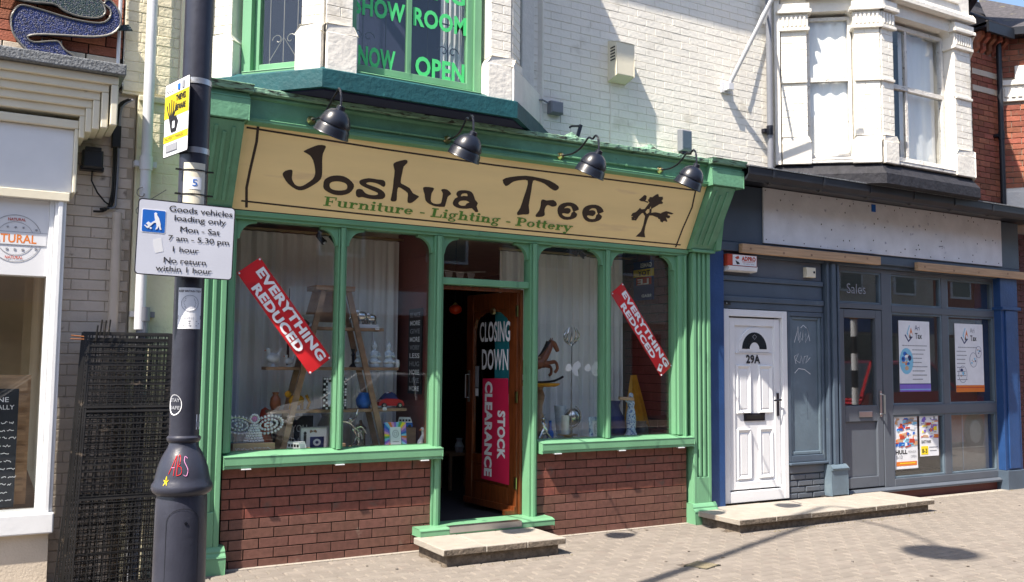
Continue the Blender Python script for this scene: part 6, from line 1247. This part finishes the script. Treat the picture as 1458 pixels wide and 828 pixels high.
prof('blue_pot', -.56, .31, 1.147, [(.0001,0),(.04,0),(.06,.03),(.065,.07),(.05,.10),(.042,.12),(.048,.13),(.044,.13),(.0001,.09)], 'signb', 'dark blue round pot on the lowest plank beside the red toy car', 'pot')
t = small('wooden_animal', -1.12, .3, 1.145, 'small tan carved wooden animal on the lowest plank', 'ornament'); mb = MB(); mb.ball((-1.13,.31,1.22), .05, 'drape', 10, sc=(1.3,.7,.9)); mb.ball((-1.20,.31,1.27), .028, 'drape', 8)
for a in (-.045,.045): mb.tube([(-1.13+a,.31,1.20),(-1.13+a,.31,1.147)], .014, 'drape', 6)
mb.tube([(-1.04,.31,1.147),(-1.02,.31,1.20),(-1.05,.31,1.26)], .012, 'drape', 6); mb.build('body', t, smooth=True)
t = small('wooden_tray', -.9, .17, .8, 'low pale wooden tray on the display bed under the heart picture', 'tray'); mb = MB()
mb.box(-1.06,-.70,.13,.24,.801,.815,'timber'); mb.box(-1.06,-.70,.13,.142,.815,.85,'timber'); mb.box(-1.06,-1.045,.142,.24,.815,.85,'timber'); mb.box(-.715,-.70,.142,.24,.815,.85,'timber'); mb.box(-.83,-.76,.16,.20,.85,.875,'timber'); mb.build('tray', t, bev=.002)
t = small('wire_dancer', -.65, .24, .8, 'silvery wire dancing figure with raised arm in the left window', 'sculpture'); mb = MB()
for P_ in ([(-.72,.24,.805),(-.66,.24,.87),(-.645,.24,.93),(-.67,.24,1.0),(-.70,.24,1.03)],[(-.58,.24,.805),(-.61,.24,.88),(-.645,.24,.93)],[(-.70,.24,1.03),(-.655,.24,1.07),(-.635,.24,1.14)],[(-.70,.24,1.03),(-.76,.24,1.045),(-.80,.24,1.01)],[(-.68,.24,.97),(-.60,.25,1.0),(-.55,.25,.94)],[(-.67,.24,1.0),(-.61,.24,.95),(-.59,.24,.90)]): mb.tube(smooth_path(P_), .008, 'silver', 6)
mb.ball((-.70,.24,1.06), .02, 'silver', 8); mb.build('figure', t, smooth=True)
t = small('duck_ornament', -.085, .2, .8, 'small pale duck ornament at the right end of the left window', 'ornament'); mb = MB(); mb.ball((-.085,.2,.85), .035, 'lace', 10, sc=(.8,.8,1.1)); mb.tube([(-.08,.2,.87),(-.06,.2,.92),(-.065,.2,.955)], [.022,.014,.012], 'lace', 8); mb.ball((-.067,.2,.965), .019, 'lace', 8); mb.build('body', t, smooth=True); mb = MB(); mb.tube([(-.08,.19,.965),(-.10,.185,.96)], .005, 'orange', 5); mb.build('beak', t)
prof('dark_candlestick', -.66, .31, 1.488, [(.0001,0),(.035,0),(.03,.01),(.01,.03),(.012,.09),(.02,.10),(.008,.12),(.02,.15),(.0001,.15)], 'black', 'short dark candlestick on the middle plank left of the kneeling figurines', 'candlestick')
prof('brown_vase', -1.30, .31, 1.145, [(.0001,0),(.03,0),(.045,.04),(.04,.09),(.02,.12),(.028,.14),(.0001,.12)], 'horse', 'small brown vase at the left end of the lowest plank', 'vase')
prof('white_jar', -.27, .30, 1.488, [(.0001,0),(.02,0),(.024,.03),(.02,.06),(.012,.066),(.0001,.07)], 'lace', 'tiny white jar at the right end of the middle plank', 'jar')
prof('glass_lantern', -.53, .45, .80, [(.0001,0),(.055,0),(.055,.02),(.045,.03),(.045,.16),(.06,.17),(.02,.21),(.01,.24),(.0001,.24)], 'silver', 'squat metal lantern on the display bed behind the wire dancer', 'lantern')
prof('red_ornament', -1.33, .5, .80, [(.0001,0),(.06,0),(.07,.08),(.04,.2),(.05,.26),(.03,.34),(.0001,.36)], 'redp', 'dull red tall ornament behind the beaded angel', 'ornament')
prof('teal_bottle', -1.62, .5, .80, [(.0001,0),(.045,0),(.05,.12),(.018,.2),(.016,.28),(.0001,.28)], 'tealp', 'teal bottle at the far left of the left window display', 'bottle')
prof('grey_urn', -.80, .50, .80, [(.0001,0),(.05,0),(.03,.03),(.08,.12),(.085,.2),(.05,.27),(.06,.30),(.0001,.29)], 'grayp', 'grey urn on the display bed behind the heart picture', 'urn')
for k, (x, z, y) in enumerate(((-1.10,1.50,.228),(-.50,1.83,.228),(-.42,1.16,.228),(-.90,.82,.12))):
    t = small('price_tag', x, y, z, ('small white price tag on the middle plank beside the hens','small white price tag on the top plank under the elephants','small white price tag on the lowest plank by the red toy car','small white price tag on the display bed before the wooden tray')[k], 'price tag', 'price tags in the left window'); mb = MB(front(x, y, z-.03)); mb.rect(0,0,.035,.025,'paper'); mb.rect(.006,.008,.028,.013,'grayp',th=.002); mb.build('card', t)
# plaque on the maroon partition
t = small('words_plaque', -.07, .35, 1.25, 'narrow black plaque with stacked pale capitals on the maroon side wall of the left window', 'plaque')
T = facing((-.0685,.50,1.26),(0,-1,0),(0,0,1)); mb = MB(T); mb.rect(0,0,.28,.74,'letterd',th=.012); mb.build('board', t); mb = MB(T)
for k, wd_ in enumerate(('BE NICE','MORE','GIVE','MORE','WORRY','LESS','HUG','MORE','LIVE','MORE')): mb.text(wd_, .035, .665-k*.071, .245, .042, 'grayp' if k%2==0 else 'paper', th=.0135, bold=.02)
mb.build('lettering', t)
for x, lab in ((-.985,'left one of two small black spotlights under the ceiling of the left shop window'),(-.875,'right one of two small black spotlights under the ceiling of the left shop window')):
    t = small('spotlight', x, .3, 2.5, lab, 'spotlight'); mb = MB(); mb.tube([(x,.3,2.60),(x,.3,2.56)], .012, 'black'); mb.tube([(x-.02,.27,2.565),(x+.025,.22,2.50)], [.018,.026], 'black'); mb.build('housing', t); mb = MB(); mb.ball((x+.026,.217,2.498), .014, 'paper', 8); mb.build('bulb', t)
# ================================================================== right window display
t = small('pedestal_table', 1.13, .2, .8, 'turned wooden pedestal table carrying the carved horse at the left of the right window', 'table')
mb = MB(); mb.lathe([(.09,0),(.09,.02),(.04,.04),(.03,.10),(.05,.17),(.055,.22),(.03,.28),(.028,.34),(.045,.40),(.05,.44),(.03,.49),(.04,.52),(.0001,.52)], 'shelfw', (1.13,.25,.8), 18); mb.build('turned_leg', t, smooth=True); mb = MB(); mb.lathe([(.0001,.52),(.15,.52),(.185,.535),(.19,.55),(.0001,.552)], 'drape', (1.13,.25,.8), 26); mb.build('table_top', t, smooth=True)
t = small('carved_horse', 1.12, .25, 1.35, 'brown carved rearing horse on a rocker, standing on the pedestal table', 'sculpture'); F = frame(1.075,.25,1.365,0) @ Matrix.Scale(1.12, 4); mb = MB(F)
body = [(-.10,0,.13),(-.06,0,.155),(.0,0,.15),(.05,0,.16),(.085,0,.19)]; mb.tube(smooth_path(body), [.03+.028*sin(pi*i/16) for i in range(17)], 'horse', 12)
nk = smooth_path([(.06,0,.17),(.10,0,.22),(.135,0,.275),(.155,0,.315)]); mb.tube(nk, [.045-.022*i/len(nk) for i in range(len(nk))], 'horse', 10); hd = smooth_path([(.145,0,.32),(.185,0,.315),(.215,0,.27),(.225,0,.25)]); mb.tube(hd, [.026-.012*i/len(hd) for i in range(len(hd))], 'horse', 10)
mb.tube([(.155,.012,.33),(.165,.014,.362)], [.008,.003], 'horse', 5); mb.tube([(.155,-.012,.33),(.165,-.014,.362)], [.008,.003], 'horse', 5)
mb.tube(smooth_path([(.06,-.02,.14),(.13,-.02,.155),(.19,-.02,.16),(.21,-.02,.11),(.185,-.02,.075)]), [.022]*4+[.017]*4+[.013]*9, 'horse', 8); mb.tube(smooth_path([(.06,.02,.13),(.12,.02,.13),(.17,.02,.115),(.175,.02,.07),(.155,.02,.05)]), [.02]*4+[.016]*4+[.012]*9, 'horse', 8)
for b_ in (-.022,.022): mb.tube(smooth_path([(-.08,b_,.13),(-.095,b_,.08),(-.06,b_,.045),(-.085,b_,-.005)]), [.03,.028,.025,.022,.02,.018,.016,.015,.014,.013,.012,.012,.012], 'horse', 8)
mb.tube([(.02,0,.10),(.02,0,-.005)], .012, 'horse', 8); mb.build('horse', t, smooth=True)
mb = MB(F); mb.tube(smooth_path([(-.12,0,.14),(-.17,0,.12),(-.185,0,.05),(-.17,0,.0)]), .014, 'black', 8); mb.build('tail', t, smooth=True); mb = MB(F); mb.tube(nk, [.02]*len(nk), 'black', 6, Matrix.Translation((-.022,0,.012))); mb.build('mane', t, smooth=True); mb = MB(F); mb.box(-.04,.03,-.05,.05,.19,.205,'shelfw'); mb.build('saddle', t, bev=.004)
mb = MB(F); mb.tube(smooth_path([(-.20,0,.03),(-.10,0,-.0),(.05,0,-.006),(.19,0,.005),(.28,0,.04)]), [.010]*17, 'black', 8); mb.build('rocker', t, smooth=True)
t = small('knot_sculpture', 1.12, .12, .8, 'silver entwined figure sculpture at the left corner of the right window sill', 'sculpture'); mb = MB(); mb.tube(smooth_path([(1.03,.13,.805),(1.08,.13,.88),(1.13,.12,.92),(1.10,.12,.96),(1.085,.13,1.0),(1.12,.13,.97),(1.08,.13,.90),(1.05,.12,.85),(1.10,.12,.82),(1.17,.12,.85),(1.20,.13,.805)]), .012, 'silver', 7); mb.ball((1.095,.125,1.03), .016, 'silver', 8); mb.tube(smooth_path([(1.11,.12,.93),(1.15,.12,.88),(1.22,.13,.806)]), .012, 'silver', 7); mb.build('figure', t, smooth=True)
prof('dish_stand', 1.44, .25, .8, [(.0001,0),(.13,0),(.12,.02),(.05,.035),(.03,.05),(.05,.062),(.10,.066),(.09,.075),(.0001,.07)], 'brass', 'low ornate metal dish stand under the candle in the right window', 'dish', 24)
t = small('pillar_candle', 1.42, .25, .87, 'white pillar candle standing on the metal dish in the right window', 'candle'); mb = MB(); mb.lathe([(.0001,0),(.038,0),(.038,.175),(.03,.172),(.0001,.17)], 'candle', (1.41,.24,.874), 18); mb.build('wax', t, smooth=True); mb = MB(); mb.tube([(1.41,.24,1.04),(1.412,.24,1.062)], .002, 'black', 5); mb.build('wick', t)
t = small('desk_globe', 1.55, .35, .8, 'silvery globe in a curved metal arm behind the candle', 'globe'); mb = MB(); mb.ball((1.56,.36,1.03), .085, 'silver', 16); mb.build('sphere', t, smooth=True); mb = MB(); mb.tube([(1.56+.105*sin(a*.3),.36,1.03-.105*cos(a*.3)) for a in range(-2,10)], .006, 'silver', 6); mb.lathe([(.05,0),(.012,.02),(.01,.125)], 'silver', (1.56,.36,.8), 12); mb.build('stand', t, smooth=True)
t = small('metal_tulip', 1.52, .3, .9, 'tall silvery metal tulip on a thin stem in the right window', 'ornament'); mb = MB(); mb.tube([(1.50,.28,.87),(1.505,.28,1.70)], .005, 'silver', 6); mb.build('stem', t)
for k in range(5):
    a = -1.2+.6*k; mb = MB(); pts = smooth_path([(1.505,.28,1.70),(1.505+.075*sin(a),.28+.01*k,1.74),(1.505+.095*sin(a*.9),.28,1.80),(1.505+.06*sin(a*.8),.28,1.86+.02*cos(a))]); mb.tube(pts, [.003+.006*sin(pi*i/(len(pts)-1)) for i in range(len(pts))], 'silver', 6); mb.build('petal', t, smooth=True)
t = small('white_reflections', 1.5, .1, 1.4, 'pair of sheer white butterfly shapes standing in for glare on the right window glass', 'ornament')  # flat white cut-outs imitate a reflection on the pane
for x in (1.385, 1.60):
    mb = MB(front(x,.095,1.48)); mb.poly([smooth_loop([(0,0),(.03,.06),(.08,.075),(.10,.03),(.06,-.01),(.075,-.06),(.03,-.055)],2)], 'lace', th=.001); mb.poly([smooth_loop([(0,0),(-.02,.05),(-.06,.04),(-.075,.0),(-.04,-.02)],2)], 'curtain', th=.001); mb.build('reflection', t)
t, T, w, h = pic('picture_frame', 1.615, .81, 1.775, 1.035, .14, 'blue and white tiled photo frame beside the window mullion, right of the candle', 'chinab', None, 'paper', .035, lean=.12)
mb = MB(T); mb.ell(w/2,h/2,.025,.05,'grayp',th=.008,hole=.004); mb.ell(w/2,h/2,.014,.03,'grayp',th=.008,hole=.003); mb.build('print', t)
prof('spotted_jug', 2.06, .36, .8, [(.0001,0),(.07,0),(.11,.06),(.12,.13),(.10,.21),(.06,.28),(.05,.33),(.065,.37),(.058,.37),(.0001,.3)], 'navy', 'large dark navy spotted jug between the mullion and the blue-white statuette', 'jug', 22)
t = small('jug_spots', 2.06, .25, .9, 'ring handle and pale spots on the dark jug', 'ornament') if False else None
t = small('porcelain_lady', 2.16, .2, .8, 'tall blue and white porcelain lady holding a wooden roll in the right window', 'figurine'); mb = MB(); mb.lathe([(.0001,0),(.06,0),(.065,.05),(.045,.10),(.055,.18),(.045,.27),(.032,.31),(.04,.35),(.035,.375),(.014,.385),(.014,.395),(.024,.41),(.026,.43),(.018,.45),(.0001,.455)], 'chinab', (2.16,.22,.8), 18, sy=.8); mb.build('body', t, smooth=True); mb = MB(); mb.tube([(2.13,.20,1.15),(2.05,.18,1.19),(2.13,.18,1.20)], .012, 'chinab', 7); mb.build('arm', t); mb = MB(); mb.tube([(1.98,.17,1.205),(2.15,.17,1.195)], .016, 'timber', 10); mb.build('wooden_roll', t)
t = small('amber_drape', 2.45, .45, .85, 'amber coloured cloth hanging in folds in front of the dark brick side wall', 'drape'); mb = MB(); vs = []; n = 36
for k in range(7):
    f = k/6; 
    for i in range(n+1): g = i/n; vs.append((2.40+(-.045-.09*(1-f))+(.10+.26*(1-f))*g, .47+.02*sin(g*22+f)*(1.3-f)+.05*g, .90+.52*f))
mb.add(vs, [(k*(n+1)+i, k*(n+1)+i+1, (k+1)*(n+1)+i+1, (k+1)*(n+1)+i) for k in range(6) for i in range(n)], 'drape'); o = mb.build('cloth', t, smooth=True); sm = o.modifiers.new('thick','SOLIDIFY'); sm.thickness = .004
t = small('shop_poster', 2.62, .5, 2.2, 'dark poster with reversed letters on the brick side wall at the upper right window', 'poster')
T = facing((2.628,.48,2.20),(0,1,0),(0,0,1)) @ Matrix.Scale(-1,4,(1,0,0)); T = facing((2.628,.78,2.20),(0,-1,0),(0,0,1)); mb = MB(T); mb.rect(0,0,.34,.41,'navy',th=.004); mb.rect(0,.245,.34,.325,'yellow',th=.006); mb.rect(.05,.16,.30,.24,'redp',th=.006); mb.build('sheet', t)
TM = T @ Matrix.Translation((.34,0,.0065)) @ Matrix.Scale(-1,4,(1,0,0)); mb = MB(TM)
for w_, x0, z, x1, h_, m_ in (('GAMES',.03,.345,.22,.045,'paper'),('TOY',.06,.26,.26,.05,'letterd'),('LE',.08,.165,.27,.06,'letter'),('READ',.04,.03,.2,.03,'paper')): mb.text(w_, x0, z, x1, h_, m_, bold=.03)
mb.build('lettering', t)
for x, lab in ((1.60,'small black spotlight above the net curtain in the right shop window'),): 
    t = small('spotlight', x, .3, 2.5, lab, 'spotlight'); mb = MB(); mb.tube([(x-.1,.35,2.62),(x-.03,.28,2.58)], [.02,.024], 'black'); mb.tube([(x+.02,.35,2.62),(x+.05,.28,2.56)], [.02,.026], 'black'); mb.box(x-.12,x+.06,.34,.36,2.62,2.65,'black'); mb.build('housing', t); mb = MB(); mb.ball((x+.055,.272,2.552), .014, 'paper', 8); mb.build('bulb', t)
prof('blue_bottle', 1.28, .30, .80, [(.0001,0),(.03,0),(.035,.08),(.015,.14),(.014,.2),(.0001,.2)], 'signb', 'small blue bottle between the pedestal and the candle dish', 'bottle')
prof('white_urn', 1.30, .50, .80, [(.0001,0),(.05,0),(.03,.03),(.07,.11),(.07,.17),(.04,.23),(.05,.25),(.0001,.24)], 'china', 'pale china urn in front of the net curtain, behind the blue bottle', 'urn')
prof('crystal_vase', 1.47, .42, .80, [(.0001,0),(.03,0),(.05,.2),(.06,.33),(.055,.33),(.03,.1),(.0001,.05)], 'china', 'tall pale flared vase behind the pillar candle', 'vase')
prof('dark_pot', 2.36, .32, .80, [(.0001,0),(.05,0),(.075,.05),(.07,.12),(.05,.15),(.055,.165),(.0001,.14)], 'chalk', 'low dark pot at the right end of the right window display', 'pot')
# ================================================================== inside the open door
t = small('red_lantern', .72, 1.2, 2.0, 'small glowing red glass lantern hanging in the dark doorway', 'lantern'); mb = MB(); mb.ball((.725,1.2,2.06), .065, 'lampred', 14, sc=(1,1,.75)); mb.build('glass_shade', t, smooth=True); mb = MB(); mb.tube([(.725,1.2,2.11),(.725,1.2,2.75)], .004, 'black', 5); mb.lathe([(.03,2.105),(.012,2.125),(.0001,2.13)], 'brass', (.725,1.2,0), 10); mb.build('cord', t)
t = small('bunting', .58, .9, 2.2, 'dark triangular bunting flags hanging inside the doorway', 'bunting')
for x in (.50, .62, .74): mb = MB(front(x,.9,2.40)); mb.poly([[(-.045,0),(.045,0),(0,-.17)]],'grayp',th=.002); mb.build('flag', t)
mb = MB(); mb.tube([(.3,.9,2.42),(.6,.9,2.402),(.9,.9,2.42)], .003, 'lace', 5); mb.build('string', t)
t = small('side_table', 1.2, 2.0, .17, 'small dark wooden stool deep in the shop, seen through the doorway', 'stool'); mb = MB(); mb.box(1.02,1.38,1.9,2.2,.53,.56,'shelfw'); mb.build('seat', t)
for a, b_ in ((1.04,1.92),(1.34,1.92),(1.04,2.16),(1.34,2.16)): mb = MB(); mb.box(a,a+.03,b_,b_+.03,.166,.529,'shelfw'); mb.build('leg', t)
prof('table_vase', 1.2, 2.02, .56, [(.0001,0),(.04,0),(.055,.06),(.03,.12),(.04,.15),(.034,.15),(.0001,.1)], 'china', 'dim pale vase on the stool inside the shop', 'vase')
# ================================================================== the other side of the street (what the panes mirror)
def car(x, y, rot, m, label, s=1.0):
    t = thing('parked_car', (x, y, -.13), label, 'car', 'cars parked along the street'); F = frame(x, y, -.13, rot) @ Matrix.Scale(s, 4, (0,0,1))
    mb = MB(F); mb.prism([(-2.05,.30),(-2.08,.55),(-2.0,.82),(-1.75,.90),(1.0,.93),(1.85,.80),(2.08,.62),(2.10,.32),(1.9,.22),(-1.9,.22)], -.84, .84, m, 'y'); o = mb.build('body', t, bev=.07)
    for p in o.data.polygons: p.use_smooth = True
    mb = MB(F); lo = [(-1.80,.90),(1.02,.92)]; a = .76; b_ = .60; vs = [(-1.85,-a,.88),(1.10,-a,.90),(.42,-b_,1.40),(-.2,-b_,1.45),(-1.35,-b_,1.40),(-1.85,a,.88),(1.10,a,.90),(.42,b_,1.40),(-.2,b_,1.45),(-1.35,b_,1.40)]
    mb.add(vs, [(0,1,2,3,4),(9,8,7,6,5),(1,6,7,2),(5,0,4,9)], 'leafd'); mb.add(vs, [(2,7,8,3),(3,8,9,4)], m); mb.build('cabin', t)
    mb = MB(F)
    for s_ in (-1,1):
        for p, q in (((1.08,a,.91),(.42,b_,1.405)),((-.25,a,.91),(-.25,b_,1.44)),((-1.83,a,.89),(-1.35,b_,1.405)),((.42,b_,1.405),(-1.35,b_,1.405))): mb.tube([(p[0],s_*p[1],p[2]),(q[0],s_*q[1],q[2])], .03, m, 6)
    mb.build('pillars', t)
    for a_ in (-1.28, 1.32):
        for s_ in (-1,1): mb = MB(F @ Matrix.Translation((a_, s_*.78, .32)) @ Matrix.Rotation(pi/2,4,'X')); mb.lathe([(.0001,-.10),(.20,-.10),(.31,-.09),(.32,-.05),(.32,.05),(.31,.09),(.20,.10),(.0001,.10)], 'tyre', seg=24); w = mb.build('wheel', t, smooth=True); mb = MB(F @ Matrix.Translation((a_, s_*.78, .32)) @ Matrix.Rotation(pi/2,4,'X')); mb.lathe([(.0001,-.104),(.17,-.104),(.19,-.098)], 'alu', seg=20); mb.lathe([(.0001,.104),(.17,.104),(.19,.098)], 'alu', seg=20); mb.build('rim', w)
    for s_ in (-.62,.62): mb = MB(F); mb.box(1.98,2.10,s_-.16,s_+.16,.58,.70,'letter',c=.0); mb.build('headlight', t, bev=.03)
    return t
car(12.3, -4.80, .0, 'redcar', 'glossy red hatchback parked at the near kerb beyond the right edge', 1.22); car(3.4, -9.3, pi, 'silcar', 'silver car parked at the far kerb opposite the shops'); car(-2.2, -9.4, pi, 'gunm', 'dark blue car parked at the far kerb behind the camera')
t = thing('crossing_beacon', (9.6, -3.45, 0), 'black and white striped crossing beacon with amber globe at the near kerb', 'beacon')
for k in range(8): mb = MB(); mb.tube([(9.6,-3.45,k*.29),(9.6,-3.45,k*.29+.289)], .055, 'letter' if k%2 else 'stripe', 14); mb.build('band', t)
mb = MB(); mb.ball((9.6,-3.45,2.46), .14, 'amber', 16); mb.build('globe', t, smooth=True)
hl = ['red brick terraced house opposite with a cream shopfront','orange brick terraced house opposite with a dark shopfront','brown brick terraced house opposite with a blue shopfront','red brick terraced house opposite with white trim','plain rendered terraced house opposite at the end','brick terraced house opposite beyond the crossing','pale rendered terraced house opposite far along the street','far brick terraced house opposite at the end of the row']
for k in range(8):
    x0 = -16+k*6.2; hm = ('rbrick','rbrick','brickd','rbrick','clad','rbrick','clad','rbrick')[k]; t = thing('terraced_house', (x0+3, -14.5, 0), hl[k], 'house', 'houses across the street')
    hh_ = 6.6+.4*sin(k*2.1); mb = MB(); mb.box(x0, x0+6.18, -21, -14.5, -.1, hh_, hm); mb.build('wall', t); mb = MB(); mb.prism([(-21.2,hh_),(-14.3,hh_),(-17.75,hh_+2.6)], x0, x0+6.18, 'slate'); rf = mb.build('roof', t); mb = MB(); mb.box(x0+.3, x0+1.1, -18.1, -17.4, hh_+1.8, hh_+3.6, hm); mb.build('chimney', rf)
    mb = MB(); mb.box(x0+.3, x0+5.9, -14.5, -14.3, 2.7, 3.3, ('crpaint','greyp','blue','wpaint')[k%4]); mb.build('fascia', t)
    for a in (1.0, 3.9):
        mb = MB(); mb.box(x0+a, x0+a+1.2, -14.5, -14.44, 4.1, 5.7, 'wpaint'); w = mb.build('window', t); mb = MB(); mb.box(x0+a+.08, x0+a+1.12, -14.44, -14.43, 4.18, 4.87, 'leafd'); mb.box(x0+a+.08, x0+a+1.12, -14.44, -14.43, 4.93, 5.62, 'leafd'); mb.build('pane', w)
    mb = MB(); mb.box(x0+.4, x0+3.9, -14.5, -14.42, .5, 2.6, 'leafd'); mb.build('shop_window', t); mb = MB(); mb.box(x0+4.4, x0+5.4, -14.5, -14.42, 0, 2.4, ('redp','greyp','signb','vang')[k%4]); mb.build('door', t)
